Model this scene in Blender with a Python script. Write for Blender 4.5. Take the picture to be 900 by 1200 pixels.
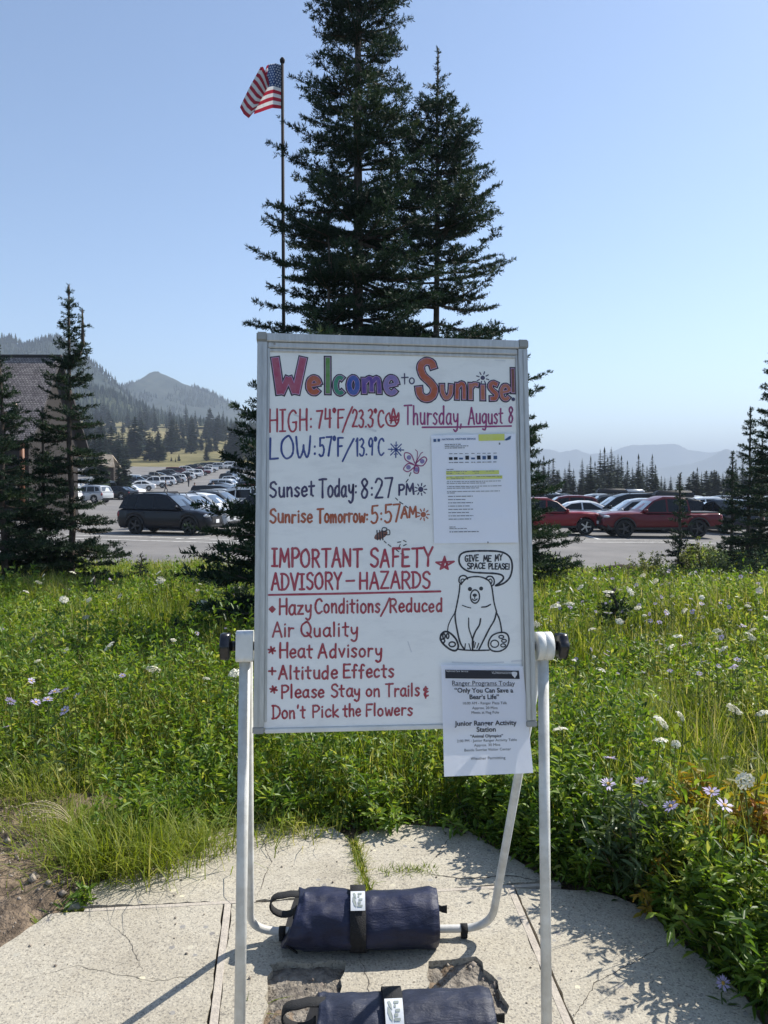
import bpy, bmesh, math, random
import numpy as np
from mathutils import Vector, Matrix, geometry

for o in list(bpy.data.objects):
    bpy.data.objects.remove(o)
SC = bpy.context.scene
C = SC.collection
R = math.radians

# ------------------------------------------------------------------ camera, sky, sun, exposure
CAM_H = 1.5
PITCH = math.atan(35 / 900)
cd = bpy.data.cameras.new('camera')
cam = bpy.data.objects.new('camera', cd)
C.objects.link(cam)
cam.location = (0, 0, CAM_H)
cam.rotation_euler = (R(90) - PITCH, 0, 0)
cd.sensor_fit = 'VERTICAL'
cd.sensor_height = 24
cd.lens = 18
cd.clip_start = 0.05
cd.clip_end = 60000
SC.camera = cam

SUN_EL = R(47)
SUN_AZ = R(60)            # from straight ahead (+Y) towards the right (+X)
sun_dir = Vector((math.cos(SUN_EL) * math.sin(SUN_AZ), math.cos(SUN_EL) * math.cos(SUN_AZ), math.sin(SUN_EL)))
W = bpy.data.worlds.new('World')
SC.world = W
W.use_nodes = True
nt = W.node_tree
bg = nt.nodes['Background']
sky = nt.nodes.new('ShaderNodeTexSky')
sky.sky_type = 'NISHITA'
sky.sun_disc = False
sky.sun_elevation = SUN_EL
sky.sun_rotation = SUN_AZ
sky.altitude = 1500
sky.air_density = 1.0
sky.dust_density = 1.3
sky.ozone_density = 0.35
nt.links.new(sky.outputs[0], bg.inputs[0])
bg.inputs[1].default_value = 0.13
sl = bpy.data.lights.new('sun', 'SUN')
sl.energy = 4.9
sl.angle = R(0.53)
sl.color = (1.0, 0.95, 0.87)
so = bpy.data.objects.new('sun', sl)
C.objects.link(so)
so.rotation_euler = sun_dir.to_track_quat('Z', 'Y').to_euler()
so.location = (20, 20, 40)
SC.view_settings.view_transform = 'Standard'
SC.view_settings.look = 'None'
SC.view_settings.exposure = 0.72
SC.view_settings.gamma = 1.0
SC.view_settings.use_curve_mapping = False
SC.cycles.max_bounces = 8
SC.cycles.transparent_max_bounces = 8
SC.cycles.volume_bounces = 2

# ------------------------------------------------------------------ helpers
CP, SP = math.cos(PITCH), math.sin(PITCH)
EYE = Vector((0, 0, CAM_H))


def ray(px, py):
    a, b = (px - 450) / 900, (600 - py) / 900
    return Vector((a, CP + b * SP, -SP + b * CP))


def at(px, py, Y):                 # point of the world at depth Y seen at that place
    d = ray(px, py)
    return EYE + d * (Y / d.y)


def gnd(px, py, z=0.0):
    d = ray(px, py)
    return EYE + d * ((z - CAM_H) / d.z)


def sstep(a, b, x):
    t = np.clip((np.asarray(x, float) - a) / (b - a), 0, 1)
    return t * t * (3 - 2 * t)


_rs = np.random.RandomState(5)
_tab = _rs.rand(256, 256)


def vnoise(x, y):
    x = np.asarray(x, float); y = np.asarray(y, float)
    xi = np.floor(x).astype(int); yi = np.floor(y).astype(int)
    fx = x - xi; fy = y - yi
    fx = fx * fx * (3 - 2 * fx); fy = fy * fy * (3 - 2 * fy)
    a = _tab[xi & 255, yi & 255]; b = _tab[(xi + 1) & 255, yi & 255]
    c = _tab[xi & 255, (yi + 1) & 255]; d = _tab[(xi + 1) & 255, (yi + 1) & 255]
    return (a * (1 - fx) + b * fx) * (1 - fy) + (c * (1 - fx) + d * fx) * fy


def fbm(x, y, n=5, ridged=False):
    s = 0; amp = 0.5; tot = 0
    for k in range(n):
        v = vnoise(np.asarray(x) * 2 ** k + 17.3 * k, np.asarray(y) * 2 ** k + 9.1 * k)
        if ridged:
            v = 1 - np.abs(2 * v - 1)
        s = s + amp * v; tot += amp; amp *= 0.5
    return s / tot


def new_mat(name):
    m = bpy.data.materials.new(name)
    m.use_nodes = True
    return m, m.node_tree, m.node_tree.nodes['Principled BSDF']


def pm(name, col, col2=None, scale=8.0, rough=0.6, metal=0.0, bump=0.0, bscale=None, spec=0.5, detail=6, coat=0.0, stretch=None, translucent=0.0):
    """procedural material: base colour varied by noise, optional bump"""
    m, t, p = new_mat(name)
    p.inputs['Roughness'].default_value = rough
    p.inputs['Metallic'].default_value = metal
    p.inputs['Specular IOR Level'].default_value = spec
    if coat:
        p.inputs['Coat Weight'].default_value = coat
        p.inputs['Coat Roughness'].default_value = 0.04
    if col2 is None:
        col2 = tuple(c * 0.82 for c in col)
    tc = t.nodes.new('ShaderNodeTexCoord')
    n = t.nodes.new('ShaderNodeTexNoise')
    n.inputs['Scale'].default_value = scale
    n.inputs['Detail'].default_value = detail
    n.inputs['Roughness'].default_value = 0.62
    if stretch:
        mp = t.nodes.new('ShaderNodeMapping')
        mp.inputs['Scale'].default_value = stretch
        t.links.new(tc.outputs['Object'], mp.inputs[0]); t.links.new(mp.outputs[0], n.inputs['Vector'])
    else:
        t.links.new(tc.outputs['Object'], n.inputs['Vector'])
    r = t.nodes.new('ShaderNodeValToRGB')
    r.color_ramp.elements[0].position = 0.36; r.color_ramp.elements[1].position = 0.66
    r.color_ramp.elements[0].color = (*col2, 1); r.color_ramp.elements[1].color = (*col, 1)
    t.links.new(n.outputs['Fac'], r.inputs[0])
    t.links.new(r.outputs[0], p.inputs['Base Color'])
    if bump:
        n2 = t.nodes.new('ShaderNodeTexNoise')
        n2.inputs['Scale'].default_value = bscale or scale * 4
        n2.inputs['Detail'].default_value = 8
        t.links.new(tc.outputs['Object'], n2.inputs['Vector'])
        b = t.nodes.new('ShaderNodeBump')
        b.inputs['Strength'].default_value = bump; b.inputs['Distance'].default_value = 0.02
        t.links.new(n2.outputs['Fac'], b.inputs['Height'])
        t.links.new(b.outputs[0], p.inputs['Normal'])
    if translucent:
        tr = t.nodes.new('ShaderNodeBsdfTranslucent')
        mx = t.nodes.new('ShaderNodeMixShader'); mx.inputs[0].default_value = translucent
        t.links.new(r.outputs[0], tr.inputs['Color'])
        t.links.new(p.outputs[0], mx.inputs[1]); t.links.new(tr.outputs[0], mx.inputs[2])
        t.links.new(mx.outputs[0], t.nodes['Material Output'].inputs['Surface'])
    return m


def leaf_mat(name, stops, translucent=0.4, rough=0.5, spec=0.35, patch=None):
    """foliage: colour from a per-leaf random attribute, plus patches in space; light passes through"""
    m, t, p = new_mat(name)
    p.inputs['Roughness'].default_value = rough
    p.inputs['Specular IOR Level'].default_value = spec
    a = t.nodes.new('ShaderNodeAttribute'); a.attribute_name = 'rnd'
    r = t.nodes.new('ShaderNodeValToRGB')
    el = r.color_ramp.elements
    while len(el) > 1:
        el.remove(el[-1])
    el[0].position = stops[0][0]; el[0].color = (*stops[0][1], 1)
    for pos, c in stops[1:]:
        e = el.new(pos); e.color = (*c, 1)
    fac = a.outputs['Fac']
    if patch:
        tc = t.nodes.new('ShaderNodeTexCoord'); n = t.nodes.new('ShaderNodeTexNoise')
        n.inputs['Scale'].default_value = patch; n.inputs['Detail'].default_value = 3
        t.links.new(tc.outputs['Object'], n.inputs['Vector'])
        ad = t.nodes.new('ShaderNodeMath'); ad.operation = 'MULTIPLY_ADD'
        ad.inputs[1].default_value = 0.9; ad.inputs[2].default_value = -0.45
        t.links.new(n.outputs['Fac'], ad.inputs[0])
        a2 = t.nodes.new('ShaderNodeMath'); a2.operation = 'ADD'; a2.use_clamp = True
        t.links.new(ad.outputs[0], a2.inputs[0]); t.links.new(fac, a2.inputs[1])
        fac = a2.outputs[0]
    t.links.new(fac, r.inputs[0])
    t.links.new(r.outputs[0], p.inputs['Base Color'])
    tr = t.nodes.new('ShaderNodeBsdfTranslucent')
    hs = t.nodes.new('ShaderNodeHueSaturation')
    hs.inputs['Value'].default_value = 1.35; hs.inputs['Hue'].default_value = 0.485; hs.inputs['Saturation'].default_value = 1.1
    t.links.new(r.outputs[0], hs.inputs['Color']); t.links.new(hs.outputs[0], tr.inputs['Color'])
    mx = t.nodes.new('ShaderNodeMixShader'); mx.inputs[0].default_value = translucent
    t.links.new(p.outputs[0], mx.inputs[1]); t.links.new(tr.outputs[0], mx.inputs[2])
    t.links.new(mx.outputs[0], t.nodes['Material Output'].inputs['Surface'])
    return m


def np_mesh(name, verts, polys, mats, rnd=None, smooth=False, mat_idx=None):
    """polys: list of (n,k) int arrays"""
    me = bpy.data.meshes.new(name)
    verts = np.asarray(verts, np.float32)
    me.vertices.add(len(verts)); me.vertices.foreach_set('co', verts.ravel())
    loops = np.concatenate([p.ravel() for p in polys]).astype(np.int32)
    sizes = np.concatenate([np.full(len(p), p.shape[1], np.int32) for p in polys])
    starts = np.concatenate([[0], np.cumsum(sizes)[:-1]]).astype(np.int32)
    me.loops.add(len(loops)); me.loops.foreach_set('vertex_index', loops)
    me.polygons.add(len(sizes)); me.polygons.foreach_set('loop_start', starts)
    try:
        me.polygons.foreach_set('loop_total', sizes)
    except Exception:
        pass
    for m in (mats if isinstance(mats, (list, tuple)) else [mats]):
        me.materials.append(m)
    if mat_idx is not None:
        me.polygons.foreach_set('material_index', np.asarray(mat_idx, np.int32))
    if smooth:
        me.polygons.foreach_set('use_smooth', np.ones(len(sizes), bool))
    if rnd is not None:
        at_ = me.attributes.new('rnd', 'FLOAT', 'POINT')
        at_.data.foreach_set('value', np.asarray(rnd, np.float32))
    me.update(calc_edges=True)
    me.validate()
    return me


def root_of(p):
    while p.parent:
        p = p.parent
    return p


def link(name, me, parent=None, world=False):
    """one mesh object; world=True: the vertices are in world coordinates and are taken into the parent's space"""
    o = bpy.data.objects.new(name, me)
    C.objects.link(o)
    if parent:
        o.parent = parent
        if world:
            r = root_of(parent)
            me.transform(r.matrix_basis.inverted())
    return o


def tag(o, label=None, cat=None, group=None, kind=None):
    if label: o['label'] = label
    if cat: o['category'] = cat
    if group: o['group'] = group
    if kind: o['kind'] = kind
    return o


def thing(name, loc, label, cat, rz=0.0, group=None):
    o = bpy.data.objects.new(name, None)
    C.objects.link(o)
    o.empty_display_size = 0.2
    o.location = loc; o.rotation_euler = (0, 0, rz)
    o.matrix_basis = Matrix.Translation(loc) @ Matrix.Rotation(rz, 4, 'Z')
    return tag(o, label, cat, group)


def dup(r, loc=None, rz=None, scale=None, label=None, group=None, mats=None):
    """copy a thing, its parts and their sub-parts"""
    def cp(o, par):
        c = o.copy(); C.objects.link(c); c.parent = par
        for ch in o.children:
            cp(ch, c)
        return c
    n = cp(r, None)
    if loc is not None: n.location = loc
    if rz is not None: n.rotation_euler = (0, 0, rz)
    if scale is not None: n.scale = scale if hasattr(scale, '__len__') else (scale,) * 3
    if label: n['label'] = label
    if group: n['group'] = group
    if mats:
        for o in [n] + list(n.children_recursive):
            for s in o.material_slots:
                if s.material and s.material.name in mats:
                    new = mats[s.material.name]
                    s.link = 'OBJECT'; s.material = new
    return n


class MB:
    """collects simple shapes in one bmesh"""
    def __init__(s):
        s.bm = bmesh.new()

    def box(s, x0, x1, y0, y1, z0, z1, mi=0, M=None):
        v = [s.bm.verts.new((x, y, z)) for x in (x0, x1) for y in (y0, y1) for z in (z0, z1)]
        fs = []
        for f in ((0, 1, 3, 2), (4, 6, 7, 5), (0, 4, 5, 1), (2, 3, 7, 6), (0, 2, 6, 4), (1, 5, 7, 3)):
            fc = s.bm.faces.new([v[i] for i in f]); fc.material_index = mi; fs.append(fc)
        if M is not None:
            for q in v: q.co = M @ q.co
        return v

    def tube(s, pts, rad, n=10, mi=0, cap=True, flat=None):
        pts = [Vector(p) for p in pts]
        rads = rad if hasattr(rad, '__len__') else [rad] * len(pts)
        rings = []
        up = None
        for i, p in enumerate(pts):
            d = (pts[min(i + 1, len(pts) - 1)] - pts[max(i - 1, 0)]).normalized()
            if up is None:
                up = Vector((0, 0, 1)) if abs(d.z) < 0.9 else Vector((0, 1, 0))
            a = d.cross(up)
            if a.length < 1e-4:
                a = d.cross(Vector((1, 0, 0)))
            a.normalize(); b = a.cross(d).normalized(); up = b
            ring = []
            for k in range(n):
                t = 2 * math.pi * k / n
                ca, cb = math.cos(t), math.sin(t)
                if flat: cb *= flat
                ring.append(s.bm.verts.new(p + (a * ca + b * cb) * rads[i]))
            rings.append(ring)
        for i in range(len(rings) - 1):
            for k in range(n):
                f = s.bm.faces.new((rings[i][k], rings[i][(k + 1) % n], rings[i + 1][(k + 1) % n], rings[i + 1][k]))
                f.material_index = mi; f.smooth = True
        if cap:
            for rg in (rings[0][::-1], rings[-1]):
                f = s.bm.faces.new(rg); f.material_index = mi

    def lathe(s, prof, axis_o, ax, n=20, mi=0, cap=True):
        """profile of (distance along axis, radius)"""
        ax = Vector(ax).normalized(); o = Vector(axis_o)
        a = ax.orthogonal().normalized(); b = ax.cross(a)
        rings = []
        for d, r in prof:
            if r < 1e-6:
                rings.append([s.bm.verts.new(o + ax * d)])
            else:
                rings.append([s.bm.verts.new(o + ax * d + (a * math.cos(2 * math.pi * k / n) + b * math.sin(2 * math.pi * k / n)) * r) for k in range(n)])
        for i in range(len(rings) - 1):
            A, B = rings[i], rings[i + 1]
            for k in range(n):
                q = [A[k % len(A)], A[(k + 1) % len(A)], B[(k + 1) % len(B)], B[k % len(B)]]
                u = []
                for v in q:
                    if v not in u: u.append(v)
                if len(u) > 2:
                    f = s.bm.faces.new(u); f.material_index = mi; f.smooth = True
        if cap and len(rings[0]) > 2: s.bm.faces.new(rings[0][::-1]).material_index = mi
        if cap and len(rings[-1]) > 2: s.bm.faces.new(rings[-1]).material_index = mi

    def face(s, pts, mi=0):
        f = s.bm.faces.new([s.bm.verts.new(p) for p in pts]); f.material_index = mi
        return f

    def prism(s, poly, off, mi=0):
        """closed polygon (3-D points) pushed by the vector off"""
        a = [s.bm.verts.new(p) for p in poly]; b = [s.bm.verts.new(Vector(p) + Vector(off)) for p in poly]
        n = len(a)
        for f in (a[::-1], b):
            s.bm.faces.new(f).material_index = mi
        for k in range(n):
            s.bm.faces.new((a[k], a[(k + 1) % n], b[(k + 1) % n], b[k])).material_index = mi

    def ellipsoid(s, c, r, mi=0, seg=12, rings=8, M=None):
        res = bmesh.ops.create_uvsphere(s.bm, u_segments=seg, v_segments=rings, radius=1)
        for v in res['verts']:
            v.co = Vector((v.co.x * r[0], v.co.y * r[1], v.co.z * r[2]))
            if M is not None: v.co = M @ v.co
            v.co += Vector(c)
        fs = set(f for v in res['verts'] for f in v.link_faces)
        for f in fs:
            f.material_index = mi; f.smooth = True

    def mesh(s, name, mats, bevel=0.0, seg=2, smooth=None):
        bmesh.ops.recalc_face_normals(s.bm, faces=s.bm.faces)
        if bevel:
            es = [e for e in s.bm.edges if len(e.link_faces) == 2 and e.calc_face_angle(0) > 0.5]
            bmesh.ops.bevel(s.bm, geom=es, offset=bevel, segments=seg, affect='EDGES', clamp_overlap=True)
        me = bpy.data.meshes.new(name)
        s.bm.to_mesh(me); s.bm.free()
        for m in (mats if isinstance(mats, (list, tuple)) else [mats]):
            me.materials.append(m)
        if smooth:
            for p in me.polygons: p.use_smooth = True
            me.set_sharp_from_angle(angle=R(smooth))
        return me

    def build(s, name, mats, parent=None, world=False, **k):
        return link(name, s.mesh(name, mats, **k), parent, world)

# ------------------------------------------------------------------ the lie of the land
def lot_h(x, y):
    x = np.asarray(x, float); y = np.asarray(y, float)
    s = x / np.maximum(y, 1)
    g = -0.89 - 0.012 * np.clip(x, -140, 60)
    left = 1 - sstep(-0.22, 0.05, s)
    return g + 2.6e-4 * np.clip(y - 60, 0, 150) ** 2 * left


def land(x, y):
    x = np.asarray(x, float); y = np.asarray(y, float)
    s = x / np.maximum(y, 1)
    left = 1 - sstep(-0.24, 0.06, s)
    bumps = (fbm(x * 0.5, y * 0.5, 3) - 0.5) * 0.22 * sstep(3.6, 7, y) * (1 - sstep(14, 19, y))
    near = bumps - 0.05
    g = lot_h(x, y)
    # left hillside, rising behind the car park
    hill = np.interp(y, [0, 210, 260, 330, 420, 600, 900, 1300, 12000], [0, 0, 3.5, 9, 17, 41, 62, 75, 75])
    roll = (fbm(x * 0.012, y * 0.012, 4) - 0.5) * 10 * sstep(200, 420, y)
    # right: the ground falls away beyond the trees
    fall = -np.interp(y, [0, 175, 260, 600, 2000, 12000], [0, 0, 9, 60, 150, 200])
    far = g + hill * left + roll + fall * (1 - left)
    far = np.where(y > 600, np.maximum(far, -190), far)
    w = sstep(7.0, 19.0, y)
    return near * (1 - w) + far * w


def lot_far(s):
    s = np.asarray(s, float)
    return 66 + 150 * (sstep(-0.62, -0.46, s) * (1 - sstep(-0.14, -0.04, s)))


def in_lot(x, y):
    s = x / np.maximum(y, 1)
    edge = lot_near(x)
    return sstep(edge - 1.0, edge + 0.3, y) * (1 - sstep(lot_far(s) - 4, lot_far(s) + 6, y)) * (1 - sstep(0.75, 0.85, s)) * sstep(-1.0, -0.9, s)


def lot_near(x):
    x = np.asarray(x, float)
    return 20.2 + 0.25 * np.sin(x * 0.6) + 0.02 * x + 5.5 * sstep(7.5, 10.5, x)


def terrain():
    rs = np.concatenate([np.linspace(0.6, 24, 120), np.geomspace(24.6, 420, 110), np.geomspace(435, 9500, 70)])
    # directions: dense in front of the camera
    a = np.concatenate([np.linspace(-58, 58, 300), np.linspace(60, 300, 60)[:-0 or None]])
    a = np.radians(a)
    n, k = len(rs), len(a)
    rr, aa = np.meshgrid(rs, a, indexing='ij')
    x = rr * np.sin(aa); y = rr * np.cos(aa)
    z = land(x, np.where(y < 0, 0, y)) * np.where(y < 0, 0, 1) + np.where(y < 0, -0.05, 0)
    # room for the paving and for the car park's own surface
    z = z - 0.30 * in_lot(x, np.maximum(y, 0.01))
    z = z - 0.06 * (1 - sstep(2.9, 3.6, rr))
    z = z + (fbm(x * 4, y * 4, 3) - 0.5) * 0.05 * sstep(2.5, 4, rr) * (1 - sstep(20, 30, rr))
    v = np.stack([x, y, z], -1).reshape(-1, 3)
    i, j = np.meshgrid(np.arange(n - 1), np.arange(k), indexing='ij')
    j2 = (j + 1) % k
    q = np.stack([i * k + j, (i + 1) * k + j, (i + 1) * k + j2, i * k + j2], -1).reshape(-1, 4)[:, ::-1]
    cen = len(v)
    v = np.vstack([v, [[0, 0, -0.11]]])
    jj = np.arange(k)
    tri = np.stack([np.full(k, cen), jj, (jj + 1) % k], -1)[:, ::-1]
    m, t, p = new_mat('meadow_ground')
    p.inputs['Roughness'].default_value = 0.95
    p.inputs['Specular IOR Level'].default_value = 0.1
    g = t.nodes.new('ShaderNodeNewGeometry')
    sx = t.nodes.new('ShaderNodeSeparateXYZ'); t.links.new(g.outputs['Position'], sx.inputs[0])
    n1 = t.nodes.new('ShaderNodeTexNoise'); n1.inputs['Scale'].default_value = 3.0; n1.inputs['Detail'].default_value = 8
    t.links.new(g.outputs['Position'], n1.inputs['Vector'])
    near = t.nodes.new('ShaderNodeValToRGB')
    near.color_ramp.elements[0].color = (0.035, 0.045, 0.018, 1); near.color_ramp.elements[1].color = (0.09, 0.11, 0.03, 1)
    near.color_ramp.elements[0].position = 0.35; near.color_ramp.elements[1].position = 0.68
    t.links.new(n1.outputs['Fac'], near.inputs[0])
    n2 = t.nodes.new('ShaderNodeTexNoise'); n2.inputs['Scale'].default_value = 0.035; n2.inputs['Detail'].default_value = 9; n2.inputs['Roughness'].default_value = 0.7
    t.links.new(g.outputs['Position'], n2.inputs['Vector'])
    far = t.nodes.new('ShaderNodeValToRGB')
    for kx, (pos, c) in enumerate([(0.36, (0.075, 0.075, 0.032)), (0.5, (0.17, 0.15, 0.07)), (0.66, (0.26, 0.215, 0.115))]):
        e = far.color_ramp.elements[kx] if kx < 2 else far.color_ramp.elements.new(pos)
        e.position = pos; e.color = (*c, 1)
    t.links.new(n2.outputs['Fac'], far.inputs[0])
    mr = t.nodes.new('ShaderNodeMapRange'); mr.inputs['From Min'].default_value = 22; mr.inputs['From Max'].default_value = 90
    t.links.new(sx.outputs['Y'], mr.inputs[0])
    mx = t.nodes.new('ShaderNodeMix'); mx.data_type = 'RGBA'
    t.links.new(mr.outputs[0], mx.inputs['Factor']); t.links.new(near.outputs[0], mx.inputs['A']); t.links.new(far.outputs[0], mx.inputs['B'])
    t.links.new(mx.outputs['Result'], p.inputs['Base Color'])
    o = link('meadow_ground', np_mesh('meadow_ground', v, [q, tri], m, smooth=True))
    tag(o, kind='structure')


terrain()

# car park surface
def car_park():
    S = np.linspace(-0.95, 0.8, 120)
    T = np.linspace(0, 1, 120) ** 1.6
    ss, tt = np.meshgrid(S, T, indexing='ij')
    y0 = np.full_like(ss, 20.5)
    for _ in range(4):
        y0 = lot_near(ss * y0)
    y = y0 + (lot_far(ss) - y0) * tt
    x = ss * y
    z = lot_h(x, y) + 0.0
    lo = land(x, y)
    z = np.where(tt < 0.004, np.minimum(z, lo - 0.02), z)
    v = np.stack([x, y, z], -1).reshape(-1, 3)
    n, k = ss.shape
    i, j = np.meshgrid(np.arange(n - 1), np.arange(k - 1), indexing='ij')
    q = np.stack([i * k + j, (i + 1) * k + j, (i + 1) * k + j + 1, i * k + j + 1], -1).reshape(-1, 4)
    m = pm('asphalt', (0.205, 0.195, 0.185), (0.145, 0.14, 0.135), scale=0.35, rough=0.9, bump=0.3, bscale=60, spec=0.25, detail=12)
    o = link('parking_lot', np_mesh('parking_lot', v, [q], m, smooth=True))
    tag(o, kind='structure')
    # painted bay lines, plus pale strips that colour in sunlit asphalt
    mb = MB()
    def line(p, q, w=0.17):
        p = Vector(p); q = Vector(q); L = (q - p).length; n_ = max(2, int(L / 1.5))
        d = (q - p).normalized(); s = Vector((-d.y, d.x)) * w / 2
        rows = []
        for k_ in range(n_ + 1):
            c = p + (q - p) * k_ / n_
            rows.append([mb.bm.verts.new((a.x, a.y, float(lot_h(a.x, a.y)) + 0.012)) for a in (c - s, c + s)])
        for a, b in zip(rows, rows[1:]):
            mb.bm.faces.new((a[0], a[1], b[1], b[0]))
    line((-14.6, 30.9), (-3.5, 28.6)); line((-13.5, 32.3), (-6.2, 30.7)); line((-8.4, 30.9), (-7.2, 31.6)); line((-12.0, 35.6), (-5.8, 34.4))
    line((-5.8, 30.0), (-4.7, 34.5))
    for k_ in range(2, 16):
        y_ = 33.2 + 3.0 * k_
        line((-12.5, y_ + 0.6), (-6.6, y_ - 0.6))
    line((6.2, 33.4), (13.5, 33.2)); line((6.0, 31.6), (14.5, 31.9)); line((7.4, 32.4), (17.5, 32.6), 0.09); line((9.4, 33.2), (9.4, 38.5))  # right side: the pale cross strips also stand in for sunlit asphalt
    for k_ in range(8):
        line((-34 - k_ * 0.6, 92 + 3.2 * k_), (-40 - k_ * 0.6, 90.3 + 3.2 * k_))
    o = mb.build('lane_marking_and_sun_strip', pm('road_paint_and_sunlit_asphalt', (0.74, 0.73, 0.70), (0.42, 0.41, 0.38), scale=5, rough=0.8))
    tag(o, kind='structure')


car_park()

# ------------------------------------------------------------------ paving with joints, two broken pockets, wooden strips
def concrete():
    m, t, p = new_mat('exposed_aggregate_concrete')
    p.inputs['Roughness'].default_value = 0.88
    p.inputs['Specular IOR Level'].default_value = 0.25
    tc = t.nodes.new('ShaderNodeTexCoord')
    def noise(s, d=6, rg=0.6):
        n = t.nodes.new('ShaderNodeTexNoise'); n.inputs['Scale'].default_value = s; n.inputs['Detail'].default_value = d; n.inputs['Roughness'].default_value = rg
        t.links.new(tc.outputs['Object'], n.inputs['Vector']); return n
    def ramp(src, stops, out='Fac'):
        r = t.nodes.new('ShaderNodeValToRGB')
        for k, (pos, c) in enumerate(stops):
            e = r.color_ramp.elements[k] if k < 2 else r.color_ramp.elements.new(pos)
            e.position = pos; e.color = (*c, 1)
        t.links.new(src.outputs[out], r.inputs[0]); return r
    def mix(a, b, f, mode='MIX'):
        x = t.nodes.new('ShaderNodeMix'); x.data_type = 'RGBA'; x.blend_type = mode
        t.links.new(a, x.inputs['A']); t.links.new(b, x.inputs['B'])
        if isinstance(f, float): x.inputs['Factor'].default_value = f
        else: t.links.new(f, x.inputs['Factor'])
        return x.outputs['Result']
    base = ramp(noise(2.2, 9, 0.65), [(0.3, (0.30, 0.275, 0.23)), (0.5, (0.40, 0.375, 0.315)), (0.72, (0.48, 0.45, 0.385))])
    vo = t.nodes.new('ShaderNodeTexVoronoi'); vo.inputs['Scale'].default_value = 190
    t.links.new(tc.outputs['Object'], vo.inputs['Vector'])
    st = ramp(vo, [(0.0, (0.085, 0.075, 0.068)), (0.12, (0.16, 0.145, 0.12)), (0.2, (0.36, 0.32, 0.25)), (0.75, (0.42, 0.38, 0.295)), (0.9, (0.54, 0.49, 0.38))], 'Color')
    sepc = t.nodes.new('ShaderNodeSeparateColor'); t.links.new(vo.outputs['Color'], sepc.inputs[0])
    t.links.new(sepc.outputs[0], st.inputs[0])
    col = mix(base.outputs[0], st.outputs[0], 0.5)
    v2 = t.nodes.new('ShaderNodeTexVoronoi'); v2.inputs['Scale'].default_value = 26
    t.links.new(tc.outputs['Object'], v2.inputs['Vector'])
    s2 = t.nodes.new('ShaderNodeSeparateColor'); t.links.new(v2.outputs['Color'], s2.inputs[0])
    d2 = t.nodes.new('ShaderNodeMath'); d2.operation = 'LESS_THAN'; d2.inputs[1].default_value = 0.27
    t.links.new(v2.outputs['Distance'], d2.inputs[0])
    g2 = t.nodes.new('ShaderNodeMath'); g2.operation = 'GREATER_THAN'; g2.inputs[1].default_value = 0.9
    t.links.new(s2.outputs[1], g2.inputs[0])
    mm = t.nodes.new('ShaderNodeMath'); mm.operation = 'MULTIPLY'; t.links.new(d2.outputs[0], mm.inputs[0]); t.links.new(g2.outputs[0], mm.inputs[1])
    peb = ramp(s2, [(0.0, (0.20, 0.19, 0.18)), (0.5, (0.30, 0.29, 0.27)), (1.0, (0.62, 0.57, 0.42))], 0)
    col = mix(col, peb.outputs[0], mm.outputs[0])
    pit = ramp(noise(95, 3, 0.5), [(0.30, (0.35, 0.32, 0.30)), (0.38, (1, 1, 1))])
    col = mix(col, pit.outputs[0], 0.8, 'MULTIPLY')
    stain = ramp(noise(2.0, 8, 0.72), [(0.30, (0.68, 0.665, 0.64)), (0.44, (0.92, 0.905, 0.885)), (0.56, (1, 1, 1)), (0.66, (1.10, 1.08, 1.02))])
    col = mix(col, stain.outputs[0], 0.8, 'MULTIPLY')
    t.links.new(col, p.inputs['Base Color'])
    nb = noise(120, 4, 0.6)
    b = t.nodes.new('ShaderNodeBump'); b.inputs['Strength'].default_value = 0.55; b.inputs['Distance'].default_value = 0.006
    t.links.new(nb.outputs['Fac'], b.inputs['Height']); t.links.new(b.outputs[0], p.inputs['Normal'])
    return m


CONC = concrete()
rng = random.Random(3)


def rough_poly(pts, step=0.03, jit=0.004):
    out = []
    n = len(pts)
    for i in range(n):
        a = Vector(pts[i]); b = Vector(pts[(i + 1) % n]); L = (b - a).length
        k = max(1, min(60, int(L / step)))
        d = (b - a).normalized() if L > 1e-6 else Vector((1, 0)); s = Vector((-d.y, d.x))
        for j in range(k):
            out.append(a + (b - a) * j / k + s * rng.uniform(-jit, jit))
    return out


def slab(mb, outer, holes=(), z=0.0, th=0.09):
    loops = [outer] + list(holes)
    flat = [p for l in loops for p in l]
    tris = geometry.tessellate_polygon([[Vector((p.x, p.y, 0)) for p in l] for l in loops])
    top = [mb.bm.verts.new((p.x, p.y, z)) for p in flat]
    mid = [mb.bm.verts.new((p.x, p.y, z - 0.004)) for p in flat]
    bot = [mb.bm.verts.new((p.x, p.y, z - th)) for p in flat]
    for t_ in tris:
        try:
            mb.bm.faces.new([top[i] for i in t_])
        except ValueError:
            pass
    k = 0
    for l in loops:
        n = len(l)
        for i in range(n):
            a, b = k + i, k + (i + 1) % n
            mb.bm.faces.new((top[a], top[b], mid[b], mid[a])); mb.bm.faces.new((mid[a], mid[b], bot[b], bot[a]))
        k += n


def g2(px, py):
    p = gnd(px, py); return Vector((p.x, p.y))


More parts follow.
